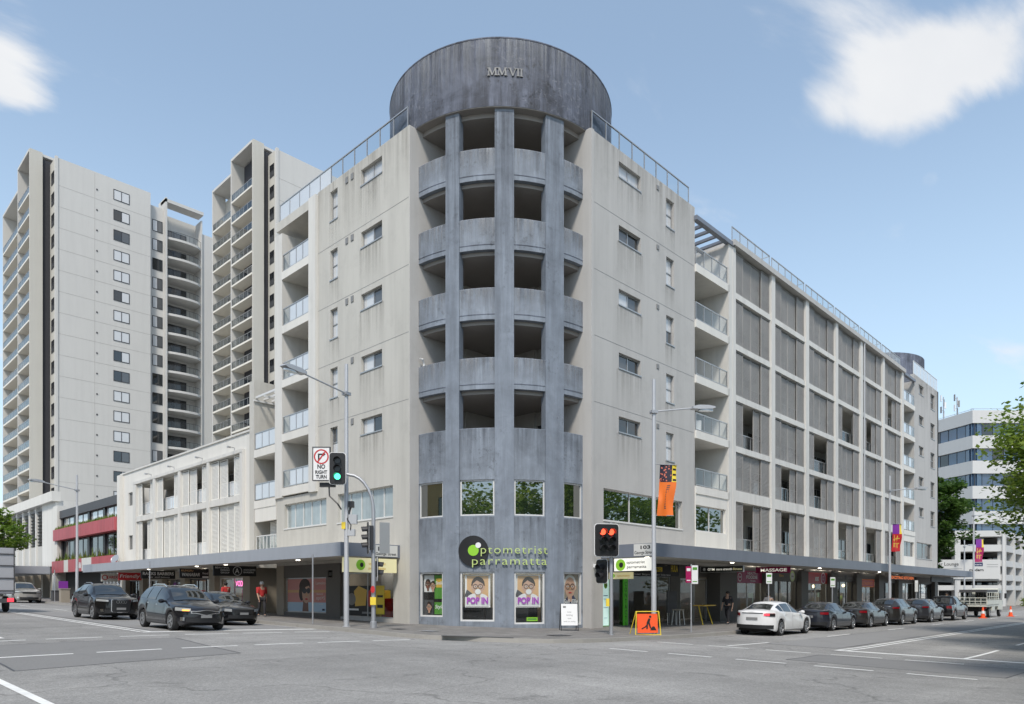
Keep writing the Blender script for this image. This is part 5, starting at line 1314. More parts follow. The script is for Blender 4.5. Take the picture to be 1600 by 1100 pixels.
# ------------------------------------------------------------ high-rises
rw = random.Random(11)
def highrise(root, X0, Yf, Xm, Ym, Xm1, ztop, zmain, bays, main_win, steps=()):
    """-X face with balconies at X0 from Yf back; a fin; then the main -Y face at Ym from Xm to Xm1"""
    LFx = Frame((X0, 0, 0), (0, 1, 0), (-1, 0, 0)); MF = Frame((0, Ym, 0), (1, 0, 0), (0, -1, 0))
    nf = 20
    for bi, (y0, y1, zt) in enumerate(bays):
        MB().box(LFx, y0, y1, -3.2, -1.9, 4, zt-1).build('balcony_back_wall', M['tower_beige'], root)
        MB().box(LFx, y1-.25, y1, -1.9, .05, 4, zt).build('party_fin', M['tower_white'], root)
        MB().box(LFx, y0, y1, -3.2, .06, zt-.35, zt).build('roof_slab', M['tower_white'], root)
        for k in range(nf):
            z = zt-6.2-3.0*k
            if z < 8: break
            s = MB().box(LFx, y0, y1-.25, -1.9, .06, z-.25, z).build('balcony', M['tower_cream'], root)
            rr = MB(); rr.box(LFx, y0, y1-.26, -.03, .03, z+.95, z+1.0)
            m = int((y1-y0)/1.1)
            for i in range(m+1): rr.box(LFx, y0+(y1-.3-y0)*i/m, y0+.05+(y1-.3-y0)*i/m, -.025, .025, z, z+.95)
            rl = rr.build('railing', M['alu'], s)
            MB().box(LFx, y0+.02, y1-.28, -.01, .01, z+.08, z+.94).build('glass_pane', M['bal_tint'], s)
            w = MB().box(LFx, y0+.8, y1-1.0, -1.9, -1.84, z+.02, z+2.2).build('door', M['dark_frame'], root)
            MB().box(LFx, y0+.9, (y0+y1)/2-.1, -1.838, -1.832, z+.1, z+2.1).build('pane', M['glass_dark'], w)
            MB().box(LFx, (y0+y1)/2, y1-1.1, -1.838, -1.832, z+.1, z+2.1).build('pane', M['glass_grey'], w)
    # fin and dark slot
    MB().box(Frame((0, Yf, 0), (1, 0, 0), (0, -1, 0)), X0, X0+1.55, -.35, 0, 4, ztop).build('fin', M['tower_beige'], root)
    MB().box(Frame((0, Yf, 0), (1, 0, 0), (0, -1, 0)), X0+1.56, Xm+1.4, -6, -.31, 4, ztop-.8).build('dark_slot', M['tower_dark'], root)
    # return strip of windows facing the street
    SF = Frame((Xm, 0, 0), (0, 1, 0), (-1, 0, 0))
    MB().box(SF, Ym+.002, Yf+.35, -1.6, .012, 4, zmain-.02).build('return_wall', M['tower_beige'], root)
    k = 0
    while zmain-4-3*k > 9:
        z = zmain-3.4-3*k
        window(root, SF, Ym+.6, min(Ym+2.0, Yf-.2), z, z+1.7, 2, 2, n=.045, mats=('glass_grey', 'glass_dark'), frame='dark_frame', sill=False); k += 1
    # main face
    MB().box(MF, Xm, Xm1, -9, 0, 4, zmain).build('wall', M['tower_white'], root)
    MB().box(MF, Xm-.06, Xm+.3, -.3, .12, 4, zmain+.15).build('corner_pilaster', M['tower_white'], root)
    k = 0
    while zmain-3.6-3*k > 9:
        z = zmain-3.6-3*k
        MB().box(MF, Xm+.3, Xm1, .002, .012, z-.3, z-.265).build('joint', M['concrete'], root)
        for (x0, x1, kind) in main_win:
            st = rw.random()
            ms = ('glass_blind', 'glass_blind') if st < .55 else (('glass_dark', 'glass_blind') if st < .75 else ('glass_dark', 'glass_grey'))
            window(root, MF, x0, x1, z+.55, z+2.1, 2, 1, n=.03, mats=ms, frame='dark_frame', sill=False, bar=.08)
        k += 1
    return LFx, MF
T1 = thing('residential_tower', 'tall white apartment tower at far left with stacked corner balconies and dark slot', 'building', (35, 120, 0))
highrise(T1, 24.4, 118.5, 26.96, 116, 39.6, 64.4, 63.2, ((118.86, 125.7, 64.4), (125.7, 135.8, 61.2)), ((34.4, 36.6, 2),))
MF1 = Frame((0, 116, 0), (1, 0, 0), (0, -1, 0))
MB().box(MF1, 31.9, 31.93, .002, .014, 6, 63).build('joint', M['concrete'], T1)
for k in range(18): MB().box(MF1, 32.1, 32.3, .0, .06, 60.6-3*k, 60.8-3*k).build('vent', M['grey_dk'], T1)
MF2 = Frame((0, 117, 0), (1, 0, 0), (0, -1, 0))
MB().box(MF2, 39.6, 42.1, -8, 0, 4, 61.9).build('wall', M['tower_white'], T1)
MB().box(MF2, 47.8, 53.0, -8, 0, 4, 60.2).build('wall', M['tower_white'], T1)
MB().box(MF2, 42.1, 47.8, -8, -2.2, 4, 62.2).build('wall', M['tower_white'], T1)
MB().box(MF2, 41.9, 42.15, -2.2, .8, 4, 63.6).build('fin', M['tower_white'], T1); MB().box(MF2, 47.6, 47.8, -2.2, .3, 4, 62.2).build('fin', M['tower_white'], T1)
MB().box(MF2, 41.9, 47.8, -1.2, .8, 62.9, 63.4).build('roof_frame', M['tower_white'], T1)
for k in range(18):
    z = 57.6-3*k
    if z < 8: break
    pts = [(42.15, -2.2), (42.15, .5)]+[(42.15+5.4*i/8, .5+.55*math.sin(math.pi*i/8*.9)) for i in range(1, 8)]+[(47.6, .2), (47.6, -2.2)]
    vs = [MF2(a, n, zz_) for zz_ in (z-.35, z) for a, n in pts]; m = len(pts)
    s = MB().add(vs, [tuple(range(m)), tuple(range(2*m-1, m-1, -1))]+[(i, (i+1) % m, m+(i+1) % m, m+i) for i in range(m)]).build('balcony', M['tower_white'], T1)
    mb = MB(); e = pts[1:-1]
    for (p, q) in zip(e[:-1], e[1:]):
        mb.tube([MF2(p[0], p[1]-.06, z+1.0), MF2(q[0], q[1]-.06, z+1.0)], .03, 5)
    for p in e: mb.tube([MF2(p[0], p[1]-.06, z), MF2(p[0], p[1]-.06, z+1.0)], .022, 5)
    mb.build('railing', M['black_metal'], s)
    vs = [MF2(p[0], p[1]-.06, zz_) for zz_ in (z+.08, z+.95) for p in e]; m = len(e)
    MB().add(vs, [(i, i+1, m+i+1, m+i) for i in range(m-1)]).build('glass_pane', M['bal_glass'], s)
    window(T1, Frame((0, 119.2, 0), (1, 0, 0), (0, -1, 0)), 43.3, 46.2, z+.05, z+2.3, 3, 1, n=.04, mats=('glass_dark', 'glass_grey', 'glass_dark'), frame='dark_frame', sill=False, bar=.08)
    window(T1, MF2, 40.2, 41.7, z+.4, z+2.2, 2, 1, n=.03, mats=('glass_dark', 'glass_dark') if k in (2, 8, 9, 10, 11) else ('glass_blind', 'glass_grey'), frame='dark_frame', sill=False, bar=.08)
T2 = thing('residential_tower', 'apartment tower with open balconies rising right behind the corner building', 'building', (52, 98, 0))
highrise(T2, 45.0, 93.0, 47.35, 91.0, 62, 63.8, 62.6, ((93.36, 99.9, 63.8), (99.9, 106.2, 61.8)), ())
MB().box(T2F := Frame((0, 91, 0), (1, 0, 0), (0, -1, 0)), 52.6, 55.0, .0, .05, 57.4, 59.4).build('window', M['dark_frame'], T2)

# ------------------------------------------------------------ office block and car park at the end of the right street
M['office_white'] = pmat('office_white_panel', (.56, .56, .55), .7, var=.03, streak=.04)
OB = thing('office_building', 'white office block with blue ribbon windows at the end of the right street', 'building', (126.5, 24.7, -.5))
def facets(par):
    c = Vector((126.5, 24.7)); l = c+Vector((.55, .835))*26; r_ = c+Vector((.696, -.718))*30
    out = []
    for p, q in ((l, c), (c, r_)):
        d = q-p; out.append((Frame((p.x, p.y, 0), (d.x, d.y, 0)), d.length))
    return out
for f, L in facets(OB):
    for k in range(7):
        z = 29.4-3.85*k
        MB().box(f, 0, L-.002, -.8, 0, z-1.95, z).build('spandrel_band', M['office_white'], OB)
        nb_ = int(L/1.6)
        for i in range(nb_):
            a0, a1_ = L*i/nb_, L*(i+1)/nb_
            w = MB().box(f, a0+.03, a1_-.03, -.42, -.38, z-3.85, z-1.95).build('window', M[('glass_blue', 'glass_blue', 'glass_dark', 'glass_blue', 'glass_blue')[(i*7+k*3) % 5]], OB)
            MB().box(f, a1_-.03, a1_+.03, -.42, -.33, z-3.85, z-1.95).build('mullion', M['dark_frame'], w)
    MB().box(f, 0, L, -18, -.8, -1, 29.0).build('core', M['glass_blue'], OB)
    MB().box(f, .5, L-1, -1.2, -1.15, 29.9, 29.95).build('roof_rail', M['alu'], OB)
    for i in range(8): MB().box(f, .5+i*(L-1.5)/7, .55+i*(L-1.5)/7, -1.2, -1.15, 29.4, 29.9).build('roof_rail_post', M['alu'], OB)
# phone masts
f, L = facets(OB)[0]
for i, (a, h) in enumerate(((L-11.6, 3.6), (L-8.6, 4.9), (L-5.9, 4.2))):
    p = f(a, -3, 29.0)
    t = thing('antenna_mast', ('shorter antenna mast at the left on the office roof', 'tallest lattice antenna mast in the middle on the office roof', 'antenna mast with white panels at the right on the office roof')[i], 'antenna', tuple(p))
    MB().tube([p, p+Vector((0, 0, h))], .07, 6).build('mast', M['galv'], t)
    for k in range(5):
        q = p+Vector((.35*math.cos(k*2.1), .35*math.sin(k*2.1), h*(.35+.13*k)))
        MB().box(Frame(q, (math.cos(k), math.sin(k), 0)), -.12, .12, -.06, .06, -.1, .95).build('panel_antenna', M['white' if (k+i) % 2 else 'grey'], t)
        MB().tube([q+Vector((0, 0, .3)), p+Vector((0, 0, h*(.35+.13*k)+.3))], .03, 5).build('bracket', M['galv'], t)
PK = thing('car_park', 'white open-deck car park below the office block', 'building', (114, 18.6, -.5))
c = Vector((114, 18.6)); l = c+Vector((-.62, .785))*24; r_ = c+Vector((1, .0))*40
for fi, (p, q) in enumerate(((l, c), (c, r_))):
    d = q-p; f = Frame((p.x, p.y, 0), (d.x, d.y, 0)); L = d.length
    for z0, z1 in ((7.1, 8.0), (5.1, 5.9), (3.2, 4.0), (1.9, 2.55), (9.1, 9.9)):
        MB().box(f, 0, L-(.002 if fi == 0 else 0), -.3, 0, z0, z1).build('deck_band', M['office_white'], PK)
        MB().box(f, 0, L, -14, -.31, z0-.1, z0+.15).build('deck', M['concrete'], PK)
    n = int(L/6)
    for i in range(n+1):
        a = L*i/n; MB().box(f, max(0, a-.35), min(L, a+.35), -.8, .15, -1, 9.9).build('column', M['office_white'], PK)
    MB().box(f, 0, L, -14.2, -14, -1, 9.9).build('back_wall', M['grey'], PK)
f = Frame((l.x, l.y, 0), ((c-l).x, (c-l).y, 0))
board('hoarding', 'long white printed hoarding across the car park front', 'sign', f, 10.5, 23.3, 3.4, 6.0, 'office_white', [('text', 'black', 'Karissa', 12.8, 4.3, .55, 3.0, .0, .25), ('text', 'black', 'Bar Lounge', 16.6, 5.2, .45, 2.9), ('rect', 'navy', 20.0, 21.1, 5.1, 5.6), ('text', 'white', 'core', 20.55, 5.25, .2, .8), ('text', 'black', 'modern', 20.3, 4.45, .35, 1.8, .03), ('rect', 'grey', 15.3, 18.5, 4.75, 4.8), ('rect', 'grey', 15.3, 17.6, 4.35, 4.4), ('rect', 'grey', 21.6, 23.0, 5.3, 5.35), ('rect', 'grey', 21.6, 23.0, 5.0, 5.05)], n0=.3, depth=.1)
board('hoarding', 'small white sign board at street level of the car park', 'sign', f, 11.2, 15.4, .3, 2.6, 'office_white', [('text', 'black', 'THIRTY', 13.2, 2.0, .3, 2.2), ('text', 'navy', 'AUBURN', 13.4, 1.4, .35, 2.4, .03), ('rect', 'grey', 11.6, 14.9, 1.0, 1.05), ('rect', 'grey', 11.6, 14.9, .7, .75)], n0=.5, depth=.1)
# hedge by the car park
rg = random.Random(9); mb = MB()
for i in range(1600):
    x = rg.uniform(118, 140); y = rg.uniform(16.6, 17.6); z = g(x, y)+rg.uniform(.1, 1.2); a = rg.random()*6.28; s = .16
    mb.add([(x, y, z), (x+s*math.cos(a), y+s*math.sin(a), z+s*.6), (x-s*math.sin(a), y+s*math.cos(a), z+s*.9)], [(0, 1, 2)])
tag(mb.build('hedge', M['grass']), 'bright green hedge beside the car park entrance', 'hedge', kind='stuff')
# buildings across the street behind the viewer, which show in the windows
for nm, lb, (x0, x1, y0, y1), h, m in (('brick_building', 'yellow brick building across the left street, seen only in reflections', (-16, -6.5, 22, 60), 15, 'gold'), ('office_building', 'pale office building across the right street, seen only in reflections', (22, 60, -22, -9), 14, 'office_white')):
    t = thing(nm, lb, 'building', ((x0+x1)/2, (y0+y1)/2, 0))
    M.setdefault('brick_y', pmat('yellow_brick', (.46, .33, .16), .85, var=.12, vscale=3))
    MB().box(WF, x0, x1, y0, y1, -1, h).build('wall', M['brick_y' if m == 'gold' else m], t)
    if m == 'gold': fr = Frame((x1, 0, 0), (0, 1, 0), (1, 0, 0)); a0, a1_ = y0, y1
    else: fr = Frame((0, y1, 0), (1, 0, 0), (0, 1, 0)); a0, a1_ = x0, x1
    for i in range(int((a1_-a0)/4)):
        for k in range(4): window(t, fr, a0+1+i*4, a0+2.8+i*4, 1.2+k*3.4, 3.2+k*3.4, 2, 1, n=.03, mats=('glass_dark',), frame='dark_frame', sill=False)
# ------------------------------------------------------------ street furniture
def lamp_post(x, y, h, arm_z, dx, dy, label, group='street lamps', r=.085):
    z0 = g(x, y)+KH
    t = thing('street_lamp', label, 'street lamp', (x, y, z0), group)
    MB().lathe((x, y, z0), (0, 0, 1), [(r*1.9, -.05), (r*1.9, .02), (r*1.25, .03), (r*1.2, 2.6), (r*1.05, 2.65), (r*.8, h-z0)], 14).build('pole', M['pole_paint'], t, smooth=True)
    L = math.hypot(dx, dy); ux_, uy_ = dx/L, dy/L
    MB().tube([(x-ux_*.15, y-uy_*.15, arm_z-.03), (x+dx*.75, y+dy*.75, arm_z+.22)], [.038, .03], 8).build('arm', M['pole_paint'], t)
    hx, hy = x+dx*.72, y+dy*.72
    f = Frame((hx, hy, arm_z+.22), (ux_, uy_, .06))
    hd = MB().prism(f, [(0, .05), (.25, .10), (.7, .09), (.98, .03), (1.0, -.02), (.85, -.07), (.3, -.07), (0, -.04)], -.16, .16).build('lamp_head', M['pole_paint'], t)
    MB().ell(Frame((hx+ux_*.62, hy+uy_*.62, arm_z+.185), (ux_, uy_, 0), (0, 0, -1), (-uy_, ux_, 0)), 0, 0, .33, .13, 0, .06).build('lens', M['lamp_clear'], hd)
    MB().box(Frame((x, y, arm_z-.03), (ux_, uy_, 0)), -.13, .13, -.13, .13, -.06, .06).build('collar', M['galv'], t)
    return t
lamp_post(15.62, 24.3, 10.7, 9.55, -2.9, -.6, 'tall grey street lamp standing beside the left traffic signals')
lamp_post(24.7, 15.9, 10.3, 9.0, 1.9, -1.3, 'tall grey street lamp carrying the orange banner')
lamp_post(55.4, 15.9, 10.0, 8.95, 2.6, -1.6, 'grey street lamp with a red banner among the parked cars')
lamp_post(81.9, 15.9, 10.0, 9.2, 3, -1.2, 'farthest grey street lamp on the right, with magenta banner')
lamp_post(15.2, 59.5, 10.3, 9.2, -3.2, -1.2, 'grey street lamp in front of the red-banded building')
lamp_post(15.6, 89, 8.8, 8.0, -2.2, -1.0, 'distant street lamp at far left near the tree')
lamp_post(108, 22, 8.5, 7.6, 1.2, -.4, 'thin lamp post in front of the car park hoarding')
# cabinets, stickers and cameras strapped to the left lamp
t = thing('pole_camera', 'small black camera and grey boxes strapped to the left street lamp', 'camera', (15.62, 24.3, 4.2))
f = Frame((15.62, 24.3, 0), (.718, -.696, 0))
MB().box(f, .10, .3, -.1, .12, 5.0, 5.25).prism(f, [(.05, 4.7), (.12, 4.7), (.2, 5.0), (.12, 5.0)], -.03, .03).build('camera_body', M['black_metal'], t)
MB().box(f, .10, .42, -.1, .1, 4.35, 4.72).build('junction_box', M['pole_paint'], t)
MB().box(f, .06, .34, -.1, .1, 3.88, 4.14).build('junction_box', M['pole_paint'], t)
MB().box(f, -.17, -.02, .02, .12, 4.15, 4.42).build('marker_plate', M['yellow'], t)
MB().tube([f(.16, .05, 4.7), f(.05, .1, 4.55), f(.2, .1, 4.3), f(.18, .1, 4.1)], .022, 6).build('cable', M['black_metal'], t)

def signal_head(par, x, y, z, ang, lit, rows=3, cols=1, name='signal_head', lamp=.11):
    """head facing ang (degrees); lit = (row, col)"""
    f = Frame((x, y, z), (-math.sin(R(ang)), math.cos(R(ang)), 0), (math.cos(R(ang)), math.sin(R(ang)), 0))
    f = Frame((x, y, z), f.N.cross(Vector((0, 0, 1)))*-1, f.N)
    w = .17*cols+.13; hh = .155*rows+.14
    def rr(W, H, r_): return [(sx*(W-r_)+r_*math.cos(R(a)), sz*(H-r_)+r_*math.sin(R(a))) for sx, sz, a0 in ((1, 1, 0), (-1, 1, 90), (-1, -1, 180), (1, -1, 270)) for a in (a0, a0+45, a0+90)]
    bd = MB().prism(f, rr(w, hh, .1), -.03, 0).build(name, M['black'], par)
    MB().prism(f, rr(w+.025, hh+.025, .11), -.04, -.032).build('backing_edge', M['white'], bd)
    MB().box(f, -.17*cols, .17*cols, -.22, -.04, -.155*rows, .155*rows).build('housing', M['black_metal'], bd)
    for i in range(rows):
        for j in range(cols):
            a = (j-(cols-1)/2)*.34; zz_ = (rows-1)/2*.31-i*.31
            mb = MB(); seg = 14; vs = []; fs = []
            for q in range(seg+1):
                t_ = R(-20+220*q/seg); c, s_ = math.cos(t_), math.sin(t_)
                vs += [f(a+.135*c, .002, zz_+.135*s_), f(a+.135*c, .20+.04*s_, zz_+.135*s_-.02)]
            fs = [(2*q, 2*q+1, 2*q+3, 2*q+2) for q in range(seg)]
            mb.add(vs, fs).build('visor', M['black_metal'], bd)
            on = lit is not None and lit[0] == i and (cols == 1 or i == 0)
            m = 'black_lens'
            if on: m = 'lit_red' if i == 0 else 'lit_green'
            MB().ell(f, a, zz_, .118, .118, .003, .02, 18).build('lamp_lens', M[m], bd)
    return bd
M['lit_green'] = pmat('lit_green_lens', (.05, .8, .4), .3, emit=(.08, 1, .5), estr=1.7)
M['lit_red'] = pmat('lit_red_lens', (.8, .05, .02), .3, emit=(1, .07, .03), estr=2.2)
M['black_lens'] = pmat('unlit_lens', (.02, .02, .02), .25)
CAMDIR = 225
# left: pole with curved mast arm
px_, py_ = 16.0, 23.0; z0 = g(px_, py_)+KH
TS = thing('traffic_signal', 'traffic signal pole with curved mast arm showing a green lamp', 'traffic light', (px_, py_, z0))
rx = Vector((.696, -.718, 0))           # across the view
armpts = [(px_, py_, z0), (px_, py_, 4.75)]
for i in range(1, 8):
    a = R(90*i/7); armpts.append((px_-rx.x*.95*(1-math.cos(a)), py_-rx.y*.95*(1-math.cos(a)), 4.75+1.45*math.sin(a)))
armpts.append((px_-rx.x*1.3, py_-rx.y*1.3, 6.3))
MB().tube(armpts, [.085, .075]+[.06]*(len(armpts)-2), 12).build('mast', M['galv'], TS, smooth=True)
MB().lathe((px_, py_, z0), (0, 0, 1), [(.13, -.02), (.13, .25), (.09, .27)], 12).build('base_sleeve', M['galv'], TS)
hx, hy = px_-rx.x*1.36, py_-rx.y*1.36
signal_head(TS, hx-.12, hy-.12, 6.42, CAMDIR+6, (2, 0))
# side-on head on the pole for the cross street and its board
signal_head(TS, px_-rx.x*.22-.05, py_-rx.y*.22-.05, 3.75, 150, None, rows=3, cols=1)
signal_head(TS, px_+rx.x*.12+.2, py_+rx.y*.12+.2, 2.55, 330, None, rows=2, cols=1)
MB().box(Frame((px_+rx.x*.42, py_+rx.y*.42, 0), (.9, -.3, 0)), -.18, .22, -.02, .0, 3.15, 4.35).build('sign_back', M['alu'], TS)
MB().box(Frame((px_, py_, 0), (.718, -.696, 0)), -.1, .12, .08, .16, 1.15, 1.45).build('push_button', M['yellow'], TS)
MB().ell(Frame((px_-.1, py_-.1, 0), (.718, -.696, 0)), 0, 1.75, .08, .14, .0, .01).build('sticker', M['red'], TS)
# NO RIGHT TURN board on the mast, in front of its own electronic frame
sf = Frame((hx-rx.x*.63-.1, hy-rx.y*.63-.1, .28), (.70, -.714, 0))
NR = board('no_right_turn_sign', 'white no right turn sign with red crossed circle beside the green signal', 'sign', sf, -.31, .31, 5.70, 6.95, 'white',
      [('ring', 'red', 0, 6.60, .235, .29), ('poly', 'black', [(-.13, 6.45), (-.07, 6.45), (-.07, 6.66), (.06, 6.66), (.06, 6.61), (.17, 6.69), (.06, 6.77), (.06, 6.72), (-.13, 6.72)]),
       ('poly', 'red', [(-.17, 6.40), (-.13, 6.36), (.19, 6.80), (.15, 6.83)]), ('text', 'black', 'NO', 0, 6.14, .16, .3, .03), ('text', 'black', 'RIGHT', 0, 5.94, .13, .46, .03), ('text', 'black', 'TURN', 0, 5.76, .13, .42, .03)], depth=.09, edge='grey_dk')
MB().box(sf, -.1, .5, -.25, -.12, 5.45, 5.62).build('control_box', M['black_metal'], NR)
MB().tube([sf(.25, -.2, 5.45), sf(.28, -.15, 5.1), sf(.6, -.1, 4.8), sf(.7, -.3, 4.6)], .03, 6).build('cable', M['black_metal'], NR)
# right signal
px_, py_ = 22.2, 16.2; z0 = g(px_, py_)+KH
T3 = thing('traffic_signal', 'traffic signal post on the right with twin lamp columns showing red', 'traffic light', (px_, py_, z0))
MB().lathe((px_, py_, z0), (0, 0, 1), [(.1, -.02), (.1, .02), (.075, .03), (.07, 4.3-z0), (.03, 4.32-z0)], 12).build('mast', M['galv'], T3, smooth=True)
signal_head(T3, px_-.25-rx.x*.22, py_-.25-rx.y*.22, 3.62, CAMDIR+12, (0, 0), rows=3, cols=2)
signal_head(T3, px_-rx.x*.35+.15, py_-rx.y*.35+.15, 2.45, 170, None, rows=2, cols=1)
MB().box(Frame((px_, py_, 0), (.718, -.696, 0)), -.2, -.08, -.05, .05, 1.1, 1.4).build('push_button', M['yellow'], T3)
# parking sign posts
def sign_post(x, y, label, plates, h=2.7, name='parking_sign'):
    z0 = g(x, y)+KH
    t = thing(name, label, 'sign', (x, y, z0), 'parking sign posts')
    MB().tube([(x, y, z0-.05), (x, y, z0+h)], .033, 8).build('post', M['galv'], t)
    f = Frame((x, y, z0), (.85, -.52, 0))
    for (a0, a1_, zz0, zz1, m) in plates:
        p = MB().box(f, a0, a1_, .034, .046, zz0, zz1).build('plate', M[m], t)
        MB().box(f, a0+.04, a1_-.04, .047, .049, zz0+.08, zz0+.12).box(f, a0+.04, a1_-.04, .047, .049, zz1-.2, zz1-.08).build('print', M['green' if m == 'white' else 'white'], p)
    return t
sign_post(27.4, 15.75, 'parking sign post with a red and a white plate by the dark takeaway shop', [(-.28, -.02, 2.15, 2.85, 'magenta'), (.0, .3, 2.1, 2.9, 'white')], h=2.95)
sign_post(35.2, 15.8, 'parking sign post with white plate behind the white sedan', [(-.17, .17, 2.2, 2.75, 'white')])
sign_post(44.0, 15.8, 'parking sign post with white plate behind the dark sedans', [(-.17, .17, 2.1, 2.7, 'white')])
sign_post(62.0, 15.9, 'slim white plate sign post near the pickup', [(-.15, .15, 1.9, 2.8, 'offwhite')])
sign_post(15.7, 27.0, 'bare slim pole at the kerb before the sunglasses poster', [], h=2.95)
sign_post(16.0, 47.0, 'thin pole on the pavement behind the hatchback', [], h=3.0)
sign_post(15.4, 66.5, 'leaning thin post beside the bins at far left', [], h=2.6)
# roadworks sign
zc = g(24.3, 15.45)+KH
RW = thing('roadworks_sign', 'orange roadworks sign with digging figure on a yellow folding frame', 'sign', (23.85, 15.65, zc))
f = Frame((23.85, 15.65, zc), (.80, -.60, 0))
MB().prism(Frame(f(0, .05, 0), f.A, f.N, Vector((0, 0, 1))-f.N*.12), [(-.42, .10), (.42, .10), (.42, .86), (-.42, .86)], .0, .02).build('panel', M['orange_sign'] if 'orange_sign' in M else M.setdefault('orange_sign', pmat('fluorescent_orange', (.85, .10, .02), .5)), RW)
ft = Frame(f(0, .05, 0), f.A, f.N, Vector((0, 0, 1))-f.N*.12)
n = .024
MB().prism(ft, [(-.06, .25), (-.0, .25), (.02, .48), (.10, .27), (.15, .27), (.09, .52), (.13, .66), (.05, .68), (-.03, .52), (-.05, .40)], n, n+.003).ell(ft, .12, .74, .05, .05, n, n+.003, 12).prism(ft, [(-.26, .28), (-.10, .36), (.06, .56), (.10, .54), (-.08, .32), (-.24, .24)], n+.004, n+.006).prism(ft, [(.10, .20), (.16, .31), (.22, .36), (.28, .35), (.36, .20)], n, n+.003).build('symbol', M['black'], RW)
mb = MB()
for s in (-1, 1):
    mb.tube([f(s*.52, .1, -.0), f(s*.46, .02, .95)], .02, 6); mb.tube([f(s*.56, -.5, 0), f(s*.46, -.02, .95)], .02, 6)
mb.tube([f(-.52, .1, .02), f(.52, .1, .02)], .018, 6); mb.tube([f(-.46, .02, .94), f(.46, .02, .94)], .018, 6)
mb.build('folding_frame', M['yellow'], RW)
# sandwich board
zc = g(23.0, 18.8)+KH+.05
SB = thing('sandwich_board', 'white A-frame notice board standing on the pavement by the tower', 'sign', (22.75, 18.75, zc))
f = Frame((22.75, 18.75, zc), (.73, -.68, 0))
fb = Frame(f(0, .2, .0), f.A, f.N, Vector((0, 0, 1))-f.N*.18)
MB().box(fb, -.34, .34, 0, .03, .22, 1.12).build('panel', M['white'], SB)
mb = MB(); text(mb, fb, 'now', 0, .75, .07, .034); text(mb, fb, 'testing', 0, .62, .07, .034); text(mb, fb, 'eyes', 0, .49, .06, .034); text(mb, fb, 'walk in today', 0, .36, .05, .034, width=.5)
mb.box(fb, -.26, -.14, .031, .034, .95, 1.03).build('lettering', M['grey'], SB)
mb = MB()
for s in (-1, 1): mb.tube([fb(s*.35, .015, -.02), fb(s*.35, .015, 1.13)], .018, 6); mb.tube([f(s*.35, -.4, 0), fb(s*.35, -.02, 1.13)], .018, 6)
mb.build('legs', M['black_metal'], SB)
# cafe table and stool and chalk board under the right awning
zc = -.06
t = thing('bar_stool', 'tall wooden stool beside the chalkboard under the awning', 'stool', (31.6, 18.9, zc))
MB().box(Frame((31.6, 18.9, zc), (1, 0, 0)), -.22, .22, -.22, .22, .78, .84).build('seat', M['shop_tan'], t)
for sx in (-1, 1):
    for sy in (-1, 1): MB().tube([(31.6+sx*.24, 18.9+sy*.24, zc), (31.6+sx*.17, 18.9+sy*.17, zc+.78)], .022, 6).build('leg', M['offwhite'], t)
t = thing('chalkboard', 'dark chalkboard menu standing behind the stool', 'sign', (31.8, 19.4, zc))
MB().box(Frame((31.8, 19.4, zc), (1, 0, 0)), -.45, .45, -.03, .03, .65, 1.75).build('panel', M['grey_dk'], t)
MB().tube([(31.4, 19.4, zc), (31.4, 19.4, zc+.7)], .02, 6).tube([(32.2, 19.4, zc), (32.2, 19.4, zc+.7)], .02, 6).build('stand', M['offwhite'], t)
t = thing('cafe_table', 'pale yellow high table with folding yellow legs outside the takeaway', 'table', (33.7, 18.6, zc))
MB().box(Frame((33.7, 18.6, zc), (1, 0, 0)), -.6, .6, -.35, .35, .98, 1.03).build('table_top', M['gold'], t)
for sx in (-1, 1): MB().tube([(33.7+sx*.5, 18.4, zc), (33.7+sx*.42, 18.7, zc+.98)], .025, 6).build('leg', M['yellow'], t)
